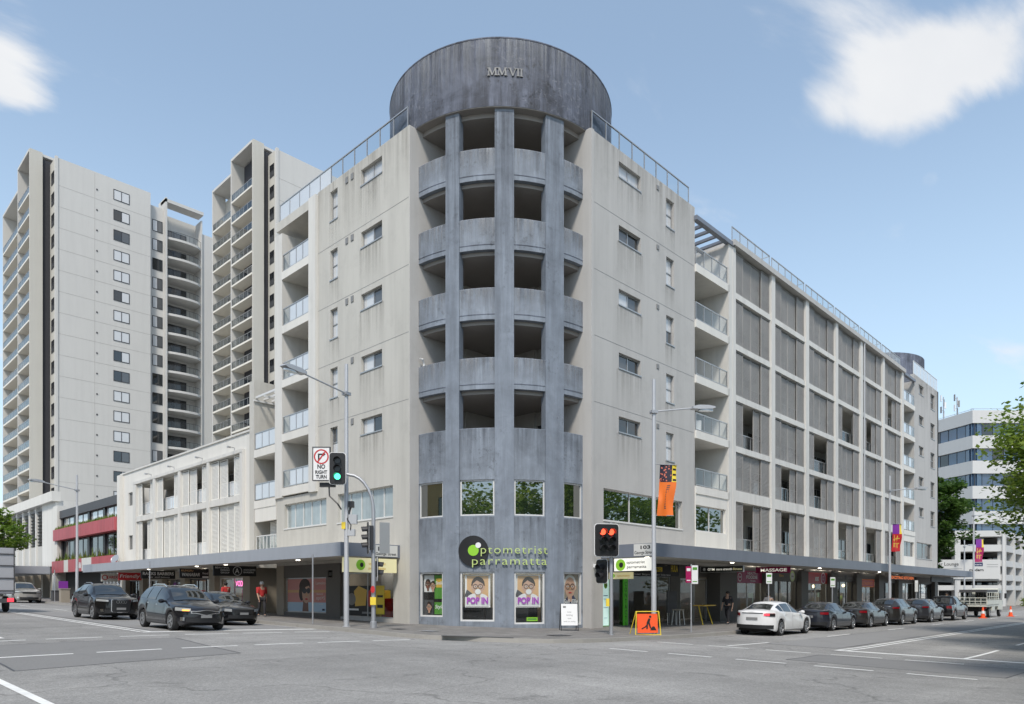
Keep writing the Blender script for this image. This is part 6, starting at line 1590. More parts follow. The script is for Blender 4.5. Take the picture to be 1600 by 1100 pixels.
# banners on lamps
def banner(x, y, z0, z1, w, dirx, diry, label, style):
    t = thing('street_banner', label, 'banner', (x, y, z0))
    f = Frame((x, y, 0), (dirx, diry, 0))
    rb = random.Random(4)
    def patch(name, mat, u0, u1, v0, v1, n=0.0, nu=6, nv=10):
        vs = []
        for j in range(nv+1):
            for i in range(nu+1):
                u = u0+(u1-u0)*i/nu; v_ = v0+(v1-v0)*j/nv
                bulge = .05*math.sin(v_*9+u*3)*u + .04*math.sin(u*6+v_*4) + (.14*math.exp(-((u-.25)**2)/.03)*max(0, 1-abs(v_-.28)/.3) if style == 0 else 0)
                lean = .22*v_ if style == 0 else .20*v_
                shrink = (1-.07*math.sin(math.pi*min(1, max(0, (.62-v_)/.62)))) if style == 0 else 1
                vs.append(f(.12+u*w*shrink+lean*w, bulge+n, z0+v_*(z1-z0)))
        MB().add(vs, [(j*(nu+1)+i, j*(nu+1)+i+1, (j+1)*(nu+1)+i+1, (j+1)*(nu+1)+i) for i in range(nu) for j in range(nv)]).build(name, M[mat], t, smooth=True, sharp=0)
    if style == 0:
        patch('cloth', 'orange', 0, 1, 0, .66); patch('cloth', 'banner_pattern', .0, .72, .66, 1); patch('cloth', 'yellow', .72, 1.0, .66, 1)
        for k in range(3): patch('print', 'black', .76, .98, .68+k*.105, .72+k*.105, .004, 4, 2)
        for k in range(14): patch('print', 'grey_dk', .40+.008*k, .56+.008*k, .14+.034*k, .158+.034*k, .006, 3, 1)
    else:
        patch('cloth', 'red' if style == 1 else 'magenta', 0, 1, 0, .64); patch('cloth', 'purple', 0, .72, .64, 1); patch('cloth', 'yellow', .72, 1, .64, 1)
        for (u0, u1, v0, v1) in ((.15, .45, .40, .46), (.25, .33, .36, .60), (.40, .80, .46, .50), (.55, .63, .38, .58), (.15, .24, .16, .32), (.30, .40, .16, .32), (.2, .36, .28, .32), (.48, .85, .28, .32), (.62, .72, .14, .30)):
            patch('print', 'gold', u0, u1, v0, v1, .006, 3, 2)
    mb = MB()
    for z in (z0+.02, z1-.0): mb.tube([f(0, 0, z), f(.12+w*(1.22 if z > z0+.5 else 1), 0, z)], .018, 6)
    mb.build('bracket', M['galv'], t)
m_, t_, b_ = new_mat('banner_pattern')
sr = N(t_, 'ShaderNodeNewGeometry').outputs['Position']
wv = N(t_, 'ShaderNodeTexVoronoi', i_Scale=11.0); t_.links.new(sr, wv.inputs['Vector'])
cr_ = N(t_, 'ShaderNodeValToRGB'); cr_.color_ramp.elements[0].color = (.60, .16, .10, 1); cr_.color_ramp.elements[1].color = (.02, .015, .03, 1); cr_.color_ramp.elements[0].position = .32; cr_.color_ramp.elements[1].position = .42
t_.links.new(wv.outputs['Distance'], cr_.inputs[0]); t_.links.new(cr_.outputs[0], b_.inputs['Base Color']); M['banner_pattern'] = m_
banner(24.7, 15.9, 4.75, 6.85, .72, .80, -.60, 'orange street banner with patterned top on the nearer lamp', 0)
banner(55.4, 15.9, 4.55, 6.55, .78, .85, -.52, 'red and purple street banner above the parked cars', 1)
banner(81.9, 15.9, 4.6, 6.9, .95, .85, -.52, 'magenta and purple street banner on the farthest lamp', 2)
# bins and posts at far left
for i, (x, y, c_, lb) in enumerate(((15.6, 64.5, 'shop_tan', 'tan litter bin with purple notice at far left pavement'), (16.4, 70.5, 'grey_dk', 'dark green bin against the white pillar at far left'))):
    zc = g(x, y)+KH; t = thing('litter_bin', lb, 'bin', (x, y, zc))
    MB().box(Frame((x, y, zc), (1, 0, 0)), -.3, .3, -.3, .3, 0, 1.05 if i == 0 else .85).build('body', M[c_], t)
    MB().box(Frame((x, y, zc), (1, 0, 0)), -.34, .34, -.34, .34, 1.05 if i == 0 else .85, 1.12 if i == 0 else .92).build('lid', M[c_], t)
    if i == 0: MB().box(Frame((x, y, zc), (1, 0, 0)), -.33, .33, -.35, -.34, 1.1, 1.7).build('notice', M['purple'], t)
# ------------------------------------------------------------ vehicles (local: x forward, y left, z up)
def curve(keys):
    keys = sorted(keys); xs = [k[0] for k in keys]; ys = [k[1] for k in keys]; n = len(xs)
    d = [(ys[i+1]-ys[i])/(xs[i+1]-xs[i]) for i in range(n-1)]
    m = [d[0]]+[0 if d[i-1]*d[i] <= 0 else 2*d[i-1]*d[i]/(d[i-1]+d[i]) for i in range(1, n-1)]+[d[-1]]
    def f(x):
        if x <= xs[0]: return ys[0]
        if x >= xs[-1]: return ys[-1]
        i = max(j for j in range(n-1) if xs[j] <= x); h = xs[i+1]-xs[i]; t = (x-xs[i])/h
        return (2*t**3-3*t*t+1)*ys[i]+(t**3-2*t*t+t)*h*m[i]+(-2*t**3+3*t*t)*ys[i+1]+(t**3-t*t)*h*m[i+1]
    return f
KINDS = {
 'sedan': dict(L=4.85, W=1.84, r=.335, wb=(1.42, -1.40), nose=.62, tail=.42,
    top=[(2.43, .66), (2.25, .76), (1.6, .88), (.95, .98), (.15, 1.36), (-.35, 1.445), (-.95, 1.42), (-1.35, 1.31), (-1.95, 1.10), (-2.3, 1.07), (-2.43, 1.02)],
    belt=[(2.43, .60), (2.2, .70), (1.6, .80), (.95, .90), (0, .94), (-1, .99), (-1.9, 1.03), (-2.43, .97)],
    wt=[(2.43, .80), (1.2, .78), (.95, .76), (.2, .62), (-.3, .60), (-.95, .60), (-1.4, .62), (-1.95, .72), (-2.43, .78)],
    ws=(.95, .12), bl=(-1.30, -1.92), side=[(.60, -.20), (-.28, -1.08), (-1.14, -1.48)], plate_r=.72, lamp_r=(.83, .95), lamp_f=(.60, .74)),
 'hatch': dict(L=4.53, W=1.82, r=.335, wb=(1.38, -1.36), nose=.62, tail=.40,
    top=[(2.26, .68), (2.1, .82), (1.6, .96), (1.05, 1.07), (.25, 1.50), (-.3, 1.605), (-1.2, 1.60), (-1.75, 1.50), (-2.05, 1.20), (-2.2, 1.0), (-2.26, .95)],
    belt=[(2.26, .64), (2.1, .74), (1.6, .86), (1.05, .95), (0, 1.0), (-1, 1.05), (-1.9, 1.10), (-2.26, .93)],
    wt=[(2.26, .80), (1.3, .78), (1.05, .76), (.25, .64), (-.3, .63), (-1.4, .62), (-1.9, .70), (-2.26, .80)],
    ws=(1.05, .24), bl=(-1.72, -2.06), side=[(.72, -.12), (-.22, -1.02), (-1.10, -1.72)], plate_r=.8, lamp_r=(.95, 1.15), lamp_f=(.70, .83)),
 'suv': dict(L=4.5, W=1.85, r=.36, wb=(1.34, -1.30), nose=.55, tail=.38,
    top=[(2.25, .80), (2.1, .92), (1.6, 1.03), (.95, 1.12), (.20, 1.54), (-.3, 1.63), (-1.2, 1.61), (-1.65, 1.52), (-2.0, 1.24), (-2.18, 1.05), (-2.25, 1.0)],
    belt=[(2.25, .76), (2.1, .85), (1.6, .95), (.95, 1.02), (0, 1.06), (-1, 1.10), (-1.9, 1.15), (-2.25, 1.0)],
    wt=[(2.25, .82), (1.2, .80), (.95, .78), (.25, .64), (-.3, .62), (-1.4, .60), (-1.9, .68), (-2.25, .80)],
    ws=(.95, .20), bl=(-1.62, -2.02), side=[(.62, -.18), (-.28, -1.05), (-1.14, -1.66)], plate_r=.85, lamp_r=(1.0, 1.10), lamp_f=(.82, .93)),
 'ute': dict(L=5.25, W=1.88, r=.39, wb=(1.60, -1.62), nose=.5, tail=.12,
    top=[(2.62, .92), (2.45, 1.05), (1.9, 1.12), (1.25, 1.20), (.55, 1.66), (.1, 1.78), (-.75, 1.77), (-1.0, 1.74), (-1.12, 1.20), (-1.3, 1.16), (-2.55, 1.16), (-2.62, 1.12)],
    belt=[(2.62, .88), (2.4, .98), (1.9, 1.04), (1.25, 1.10), (0, 1.14), (-1, 1.16), (-1.3, 1.15), (-2.62, 1.12)],
    wt=[(2.62, .84), (1.5, .82), (1.25, .80), (.55, .66), (.1, .64), (-.9, .64), (-1.2, .80), (-2.62, .92)],
    ws=(1.25, .55), bl=(-1.02, -1.14), side=[(.90, .12), (.04, -.78)], plate_r=.7, lamp_r=(.88, 1.06), lamp_f=(.92, 1.05)),
}
WHEELS = {}
def wheel_meshes(r):
    if r in WHEELS: return WHEELS[r]
    tw = .21
    ty = MB().lathe((0, 0, 0), (0, 1, 0), [(r*.62, -tw/2), (r*.93, -tw/2), (r*.985, -tw*.38), (r, -tw*.2), (r, tw*.2), (r*.985, tw*.38), (r*.93, tw/2), (r*.62, tw/2), (r*.60, tw*.3), (r*.60, -tw*.3)], 28).mesh('wheel', smooth=True)
    ty.materials.append(M['rubber'])
    mb = MB(); f = Frame((0, 0, 0), (1, 0, 0), (0, 1, 0))
    mb.ring(f, 0, 0, r*.60, r*.70, .0, tw/2+.004, 28)
    mb.ell(f, 0, 0, r*.15, r*.15, .02, tw/2-.005, 14)
    for k in range(5):
        a = 2*math.pi*k/5
        for da in (-.16, .16):
            c, s_ = math.cos(a+da*.6), math.sin(a+da*.6); c2, s2 = math.cos(a+da*1.25), math.sin(a+da*1.25)
            w0, w1 = r*.05, r*.055
            mb.prism(f, [(c*r*.12-s_*w0, s_*r*.12+c*w0), (c*r*.12+s_*w0, s_*r*.12-c*w0), (c2*r*.64+s2*w1, s2*r*.64-c2*w1), (c2*r*.64-s2*w1, s2*r*.64+c2*w1)], .04, tw/2-.012)
    ri = mb.mesh('rim'); ri.materials.append(M['rim'])
    di = MB().ell(f, 0, 0, r*.6, r*.6, .0, .03, 20).mesh('brake_disc'); di.materials.append(M['grey_dk'])
    WHEELS[r] = (ty, ri, di)
    return WHEELS[r]
def vehicle(name, label, kind, paint_mat, x, y, heading, group='cars in the street', lit_ind=False, lit_brake=False, grille='dark', badge=None, rails=False, dark_trim=True, scale=(1, 1, 1), plate='grey'):
    K = KINDS[kind]; L, W, r = K['L'], K['W'], K['r']
    t = thing(name, label, 'car', (0, 0, 0), group)
    top, belt, wt = curve(K['top']), curve(K['belt']), curve(K['wt'])
    hw = W/2; X1, X0 = L/2, -L/2
    gc = .20 if kind != 'ute' else .30
    xw = K['wb']; Ra = r+.055
    def plan(x):
        s1 = (X1-x)/K['nose']; s0 = (x-X0)/K['tail']
        f = 1.0
        if s1 < 1: f = min(f, max(0, s1)**.33)
        if s0 < 1: f = min(f, max(0, s0)**.28)
        return hw*f
    def zb(x):
        z = gc+.10*ss(X1-.5, X1, x)+.12*ss(X0+.5, X0, x)
        for c in xw:
            d = abs(x-c)
            if d < Ra: z = max(z, r+math.sqrt(Ra*Ra-d*d))
        return z
    def side(x, t_):                     # glasshouse side between belt (0) and roof edge (1)
        w = plan(x); zB = belt(x); zt = top(x); cr = .05
        ze = max(zt-cr, zB+.005); we = w*wt(x); wb_ = w*.93
        q = t_
        yy = wb_+(we-wb_)*q + .03*math.sin(math.pi*q)*min(1, (ze-zB)/.3)
        return Vector((x, yy, zB+(ze-zB)*q))
    def roof(x, q):                      # q -1..1 across
        w = plan(x); zt = top(x); zB = belt(x); cr = .05
        ze = max(zt-cr, zB+.005); we = w*wt(x)
        return Vector((x, we*q, zt-(zt-ze)*(abs(q)**2.2)))
    st = {X1, X0}
    for s in (.003, .012, .03, .06, .11, .18, .28, .42, .6): st.add(X1-s*K['nose']/.62); st.add(X0+s*K['tail']/.62)
    for c in xw:
        for a in range(0, 181, 12): st.add(round(c+Ra*math.cos(R(a))*.9999, 5))
    st |= set(fr_(X0+.6, X1-.6, .12)) | {k[0] for k in K['top'] if X0 < k[0] < X1}
    st = sorted(s for s in st if X0 <= s <= X1)
    vs = []; half = 13
    for xs_ in st:
        w = plan(xs_); b0 = zb(xs_); zB = max(belt(xs_), b0+.02)
        sec = [(w*.94, b0), (w*.985, b0+.10*(zB-b0)), (w*1.0, b0+.42*(zB-b0)), (w*.992, b0+.62*(zB-b0)), (w*.968, b0+.80*(zB-b0)), (w*.955, b0+.90*(zB-b0)), (w*.93, zB)]
        for q in (.35, .7): p = side(xs_, q); sec.append((p.y, max(p.z, zB)))
        for q in (1, .75, .4, 0): p = roof(xs_, q); sec.append((p.y, max(p.z, zB)))
        for yy, z in sec: vs.append((xs_, yy, z))
        for yy, z in sec[-2::-1]: vs.append((xs_, -yy, z))
    m = 2*half-1
    fs = [(i*m+j, i*m+j+1, (i+1)*m+j+1, (i+1)*m+j) for i in range(len(st)-1) for j in range(m-1)]
    MB().add(vs, fs).build('body', paint_mat, t, smooth=True, sharp=38)
    mb = MB(); mb.box(WF, X0+.35, X1-.45, -hw*.62, hw*.62, gc-.02, .78); mb.box(WF, X0+.25, X1-.35, -hw*.80, hw*.80, gc+.0, .34 if kind != 'ute' else .45)
    mb.build('underbody', M['underbody'], t)
    def patch(name, mat, fn, us, vs_, par=t):
        P = [fn(u, v_) for u in us for v_ in vs_]; n = len(vs_)
        return MB().add(P, [(i*n+j, (i+1)*n+j, (i+1)*n+j+1, i*n+j+1) for i in range(len(us)-1) for j in range(n-1)]).build(name, M[mat], par, smooth=True, sharp=0)
    lin = lambda a, b, n: [a+(b-a)*i/n for i in range(n+1)]
    # glass
    w0, w1 = K['ws']
    patch('windscreen', 'car_glass', lambda x_, q: roof(x_, q)+Vector((.012, 0, .012)), lin(w1+.03, w0-.04, 8), lin(-.93, .93, 10))
    b0, b1 = K['bl']
    patch('rear_window', 'car_glass', lambda x_, q: roof(x_, q)+Vector((-.012, 0, .012)), lin(b0-.02, b1+.03, 6), lin(-.88, .88, 10))
    for (s0, s1) in K['side']:
        for sg in (1, -1):
            def fn(x_, q, sg=sg):
                p = side(x_, q); return Vector((p.x, sg*(p.y+.008), p.z))
            patch('side_window', 'car_glass', fn, lin(s1, s0, 8), lin(.08, .90, 4))
    def nose_x(y_): return X1-K['nose']*(abs(y_)/hw)**3.0
    def tail_x(y_): return X0+K['tail']*(abs(y_)/hw)**3.57
    def front(name, mat, y0, y1, zl, zu, off=.012, par=t, n=8):
        fl = (lambda y_: zl) if isinstance(zl, float) else zl; fu = (lambda y_: zu) if isinstance(zu, float) else zu
        return patch(name, mat, lambda y_, q: Vector((nose_x(y_)+off, y_*(1+off/3), fl(y_)+(fu(y_)-fl(y_))*q)), lin(y0, y1, n), lin(0, 1, 3), par)
    def back(name, mat, y0, y1, z0_, z1_, off=.012, par=t, n=8):
        return patch(name, mat, lambda y_, q: Vector((tail_x(y_)-off, y_*(1+off/3), z0_+(z1_-z0_)*q)), lin(y0, y1, n), lin(0, 1, 2), par)
    lf0, lf1 = K['lamp_f']
    for sg in (1, -1):
        hl = front('headlight', 'lamp_clear', sg*.50, sg*hw*.955, lambda y_: lf0+.05*(abs(y_)-.5), lambda y_: lf1-.03+.10*(abs(y_)-.5))
        front('lamp_surround', 'black', sg*.47, sg*hw*.965, lambda y_: lf0-.025+.05*(abs(y_)-.5), lambda y_: lf1-.005+.10*(abs(y_)-.5), off=.007, par=hl)
        if lit_ind and sg < 0: front('indicator', 'lamp_amber', sg*.54, sg*.72, lf0+.01, lf0+.06, off=.018, par=hl)
        front('fog_lamp', 'chrome', sg*.66, sg*.76, gc+.17, gc+.29, off=.012)
        tl = back('tail_light', 'lamp_red', sg*.58, sg*hw*.96, K['lamp_r'][0], K['lamp_r'][1])
        if lit_brake and sg < 0: back('brake_lamp', 'brake_lit', sg*.52, sg*.72, K['lamp_r'][0]+.02, K['lamp_r'][1]-.02, off=.018, par=tl)
        if lit_brake: back('lamp_surround', 'black', sg*.72, sg*hw*.97, K['lamp_r'][0]-.01, K['lamp_r'][1]-.02, off=.016, par=tl)
        # mirrors
        xm = K['ws'][0]-.30; zm = belt(xm)+.06
        mb = MB().lathe((xm, sg*(hw*.95), zm), (0, sg, 0), [(.025, -.05), (.04, .02), (.068, .06), (.08, .13), (.062, .20), (.02, .22)], 10)
        mb.build('mirror', paint_mat, t, smooth=True)
        for hx_ in ((K['side'][0][1]+.14), (K['side'][1][1]+.16 if len(K['side']) > 1 else K['side'][0][1]+.14)):
            zz_ = belt(hx_)-.10; MB().box(WF, hx_-.09, hx_+.09, sg*(hw*.965)-.012, sg*(hw*.965)+.022, zz_-.015, zz_+.015).build('door_handle', M['chrome'] if kind != 'sedan' else paint_mat, t)
        # door seams
        for hx_ in (K['side'][0][0]-.02, K['side'][0][1]-.04, K['side'][-1][1]+.3):
            patch('door_seam', 'black', lambda z_, q, hx_=hx_, sg=sg: Vector((hx_+.012*q, sg*(hw*(1.001 if z_ < .66 else .996-.03*(z_-.66)/.3)), z_)), lin(gc+.16, belt(hx_)-.06, 5), [0, 1])
        if dark_trim: patch('sill_trim', 'black', lambda x_, q, sg=sg: Vector((x_, sg*(plan(x_)*.955+.012), gc+.02+.09*q)), lin(xw[1]+Ra+.02, xw[0]-Ra-.02, 10), [0, 1])
        if rails: MB().tube([(.1, sg*plan(0)*.60, top(.1)-.0), (-.2, sg*hw*.60, top(-.2)+.03), (-1.0, sg*hw*.59, top(-1.0)+.03), (-1.35, sg*hw*.58, top(-1.35)-.0)], .018, 6).build('roof_rail', M['chrome'], t)
    # front: grille, intake, plate
    gz0, gz1 = lf0-.10, lf1-.03
    if grille == 'wide':
        gr = front('grille', 'chrome', -.50, .50, lambda y_: lf0-.13+.05*abs(y_)/.5-.02*math.cos(y_*9), lambda y_: lf0+.04-.02*abs(y_)/.5+.012*math.cos(y_*9), off=.016)
        front('grille_mesh', 'black', -.465, .465, lambda y_: lf0-.105+.045*abs(y_)/.5-.02*math.cos(y_*9), lambda y_: lf0+.015-.02*abs(y_)/.5+.012*math.cos(y_*9), off=.022, par=gr)
    elif grille == 'shield':
        gr = front('grille', 'chrome', -.40, .40, lambda y_: gc+.14+.06*max(0, abs(y_)-.3)/.1, lambda y_: lf1-.01, off=.016)
        front('grille_mesh', 'black', -.37, .37, lambda y_: gc+.165+.06*max(0, abs(y_)-.3)/.1, lambda y_: lf1-.035, off=.022, par=gr)
        mb = MB()
        for k in range(4): mb.ring(Frame((X1+.03, 0, 0), (0, 1, 0), (1, 0, 0)), -.15+.1*k, lf1-.12, .05, .065, 0, .01, 16)
        mb.build('badge', M['chrome'], gr)
    else:
        front('grille', 'black', -.45, .45, gz0+.02, gz1-.02, off=.014)
    front('air_intake', 'black', -.62, .62, gc+.12, gc+.26, off=.012)
    pl = front('number_plate', plate, -.19, .19, gc+.27 if grille != 'shield' else gc+.26, gc+.37 if grille != 'shield' else gc+.36, off=.03)
    # rear
    back('number_plate', 'grey', -.26, .26, K['plate_r']-.06, K['plate_r']+.05, off=.02)
    back('bumper_trim', 'black', -hw*.93, hw*.93, gc+.10, gc+.26, off=.014)
    if kind != 'ute': back('boot_trim', 'black' if kind == 'sedan' else 'chrome', -.48, .48, K['lamp_r'][0]+.10, K['lamp_r'][0]+.13, off=.012)
    # wheels
    ty, ri, di = wheel_meshes(r)
    for xc in xw:
        for sg in (1, -1):
            o = link('wheel', ty, None, t); o.location = (xc, sg*(hw-.12), r)
            if sg < 0: o.rotation_euler = (0, 0, math.pi)
            q = link('rim', ri, None, o); q = link('brake_disc', di, None, o)
    rot = R(heading)
    # pitch and roll to the street's slope
    c_, s_ = math.cos(rot), math.sin(rot)
    zf = g(x+c_*1.4, y+s_*1.4); zr = g(x-c_*1.4, y-s_*1.4); zl = g(x-s_*.8, y+c_*.8); zg = g(x+s_*.8, y-c_*.8)
    t.rotation_mode = 'XYZ'
    t.rotation_euler = (math.atan2(zl-zg, 1.6), -math.atan2(zf-zr, 2.8), rot)
    t.location = (x, y, (zf+zr+zl+zg)/4)
    t.scale = scale
    OFF[t.name] = Vector((0, 0, 0))
    return t
P_black = paint('black_car_paint', (.005, .005, .006), .2, .2)
P_navy = paint('blue_black_car_paint', (.007, .007, .010), .5, .25)
P_white = paint('white_car_paint', (.74, .74, .74), 0, .3)
P_graph = paint('graphite_car_paint', (.030, .031, .036), .6, .3)
P_slate = paint('slate_car_paint', (.018, .021, .030), .6, .3)
P_brown = paint('dark_bronze_car_paint', (.024, .022, .020), .6, .3)
P_silver = paint('silver_car_paint', (.30, .29, .27), .7, .3)
vehicle('hatchback', 'black hatchback with a lit amber indicator stopped at the stop line', 'hatch', P_navy, 10.38, 27.3, -90, lit_ind=True, grille='wide', rails=True)
vehicle('suv_car', 'glossy black compact SUV behind the hatchback', 'suv', P_black, 10.55, 36.8, -90, grille='shield', rails=True)
vehicle('sedan_car', 'black sedan at the kerb partly hidden by the hatchback', 'sedan', P_black, 13.35, 30.7, -90, scale=(.93, .96, .97))
vehicle('suv_car', 'silver grey SUV parked far up the left street', 'suv', P_silver, 13.8, 69.5, -90, scale=(1.05, 1.03, 1.03))
vehicle('sedan_car', 'white sedan at the front of the parked row', 'sedan', P_white, 32.1, 14.1, 0, lit_brake=True, scale=(.99, 1, 1.05))
vehicle('sedan_car', 'dark slate sedan directly ahead of the white sedan', 'sedan', P_slate, 38.2, 14.05, 0, lit_brake=False)
vehicle('sedan_car', 'dark bronze sedan, third in the parked row', 'sedan', P_brown, 43.5, 13.95, 0, scale=(.97, 1, 1))
vehicle('suv_car', 'dark SUV, fourth in the parked row', 'suv', P_brown, 48.6, 13.75, 0, scale=(1.02, 1, 1))
vehicle('suv_car', 'graphite SUV, fifth in the parked row', 'suv', P_graph, 54.6, 13.65, 0, scale=(1.04, 1.02, .98))
vehicle('pickup', 'dark pickup truck at the end of the row before the flatbed', 'ute', P_black, 60.3, 13.45, 0)
# flatbed truck
def flatbed():
    t = thing('flatbed_truck', 'white flatbed truck with mesh tray sides parked beyond the pickup', 'truck', (0, 0, 0), None)
    wp = M['truck_white']
    MB().prism(Frame((0, 0, 0), (1, 0, 0), (0, 1, 0)), [(1.25, .55), (3.0, .5), (3.05, 1.15), (2.85, 1.35), (2.45, 2.15), (1.35, 2.2), (1.25, 2.1)], -.95, .95).build('cab', wp, t)
    for sg in (1, -1):
        MB().prism(Frame((0, sg*.955, 0), (1, 0, 0), (0, 1, 0)), [(1.6, 1.3), (2.65, 1.3), (2.35, 2.0), (1.6, 2.02)], -.01, .01).build('side_window', M['car_glass'], t)
        MB().box(WF, 2.7, 2.8, sg*1.2-.08, sg*1.2+.08, 1.4, 1.8).build('mirror', M['black_metal'], t)
    MB().prism(Frame((0, 0, 0), (1, 0, 0), (0, 1, 0)), [(2.88, 1.36), (2.5, 2.08), (2.52, 2.1), (2.9, 1.38)], -.85, .85).build('windscreen', M['car_glass'], t)
    MB().box(WF, -3.0, 1.1, -1.0, 1.0, .82, .95).build('tray', wp, t)
    for sg in (1, -1):
        mb = MB()
        for k in range(6): mb.box(WF, -3.0+k*.82, -2.95+k*.82, sg*1.0-.02, sg*1.0+.02, .95, 1.9)
        for z in (1.15, 1.35, 1.55, 1.85): mb.box(WF, -3.0, 1.1, sg*1.0-.015, sg*1.0+.015, z, z+.04)
        mb.build('side_rail', wp, t)
        MB().box(WF, -3.0, 1.1, sg*1.03-.01, sg*1.03+.01, .97, 1.3).build('side_board', wp, t)
    mb = MB()
    for k in range(6): mb.box(WF, -3.03, -2.99, -1+k*.39, -.96+k*.39, .95, 1.5)
    for z in (1.0, 1.2, 1.45): mb.box(WF, -3.035, -2.985, -1, 1, z, z+.05)
    mb.build('tailgate', wp, t)
    MB().box(WF, -2.9, 1.05, -.96, .96, 1.9, 2.08).build('load_cover', M['grey_dk'], t)
    MB().box(WF, 1.235, 1.249, -.7, .7, 1.5, 1.95).build('rear_window', M['car_glass'], t)
    MB().box(WF, -2.7, 2.4, -.4, .4, .45, .8).build('chassis', M['underbody'], t)
    MB().box(WF, -1.2, -.2, -1.0, -.6, .5, .8).build('tool_box', wp, t)
    for sg in (1, -1): MB().box(WF, -3.02, -2.98, sg*.8-.15, sg*.8+.15, .68, .78).build('tail_light', M['lamp_red'], t)
    ty, ri, di = wheel_meshes(.36)
    for xc in (2.1, -1.7, -.9+.02):
        if xc == -.88: continue
        for sg in (1, -1):
            o = link('wheel', ty, None, t); o.location = (xc, sg*.84, .36)
            if sg < 0: o.rotation_euler = (0, 0, math.pi)
            link('rim', ri, None, o)
    t.location = (70.9, 13.2, g(71.3, 13.2)); t.scale = (1.12, 1.0, 1.1)
M['truck_white'] = pmat('weathered_white_paint', (.60, .61, .55), .5, var=.12, vscale=2, obj=True, dirt=.2)
flatbed()
# box truck leaving on the left edge
def boxtruck():
    t = thing('box_truck', 'pale grey box truck driving away at the left edge', 'truck', (0, 0, 0), None)
    MB().box(WF, -2.6, 2.2, -1.05, 1.05, .95, 3.35).build('box_body', M['truck_grey'], t)
    MB().box(WF, -2.66, -2.61, -1.0, 1.0, 1.0, 3.3).build('rear_door', M['truck_grey'], t)
    mb = MB()
    for z in (1.1, 1.75, 2.4, 3.0): mb.box(WF, -2.70, -2.67, -1.06, 1.06, z, z+.05)
    for y_ in (-1.05, -.02, 1.01): mb.box(WF, -2.69, -2.665, y_, y_+.05, .98, 3.35)
    mb.build('door_frame', M['grey_dk'], t)
    mb = MB()
    for z in (1.55, 2.45): mb.box(WF, -2.6, 2.2, -1.08, -1.055, z, z+.06)
    mb.build('side_rail', M['grey'], t)
    MB().box(WF, -2.72, -2.64, -.95, .95, .5, .72).build('bumper', M['grey_dk'], t)
    for sg in (1, -1):
        MB().box(WF, -2.76, -2.72, sg*.85-.14, sg*.85+.14, .55, .74).build('tail_light', M['brake_lit'], t)
    MB().box(WF, -2.3, 3.6, -.4, .4, .5, .9).build('chassis', M['underbody'], t)
    MB().prism(Frame((0, 0, 0), (1, 0, 0), (0, 1, 0)), [(2.35, .55), (4.1, .5), (4.1, 1.5), (3.7, 2.4), (2.35, 2.45)], -1.0, 1.0).build('cab', M['truck_grey'], t)
    ty, ri, di = wheel_meshes(.42)
    for xc in (-1.5, 3.2):
        for sg in (1, -1):
            o = link('wheel', ty, None, t); o.location = (xc, sg*.86, .42)
            if sg < 0: o.rotation_euler = (0, 0, math.pi)
            link('rim', ri, None, o)
    t.location = (7.42, 47.0, g(7.4, 46)); t.rotation_euler = (0, 0, R(90))
M['truck_grey'] = pmat('pale_grey_truck_paint', (.40, .41, .44), .5, var=.05, obj=True)
boxtruck()
# traffic cones
for i, (x, y, lb) in enumerate(((66.6, 12.3, 'orange traffic cone behind the flatbed truck'), (74.4, 11.7, 'orange traffic cone near the cab of the flatbed truck'))):
    t = thing('traffic_cone', lb, 'traffic cone', (x, y, g(x, y)), 'traffic cones by the truck')
    MB().lathe((x, y, g(x, y)), (0, 0, 1), [(.2, .04), (.17, .05), (.045, .9), (.02, .9)], 14).build('cone', M['orange_sign'], t, smooth=True)
    MB().box(Frame((x, y, g(x, y)), (1, 0, 0)), -.26, .26, -.26, .26, 0, .045).build('base', M['orange_sign'], t)
    MB().lathe((x, y, g(x, y)), (0, 0, 1), [(.126, .38), (.092, .60), (.08, .60), (.11, .38)], 14).build('reflective_band', M['white'], t)
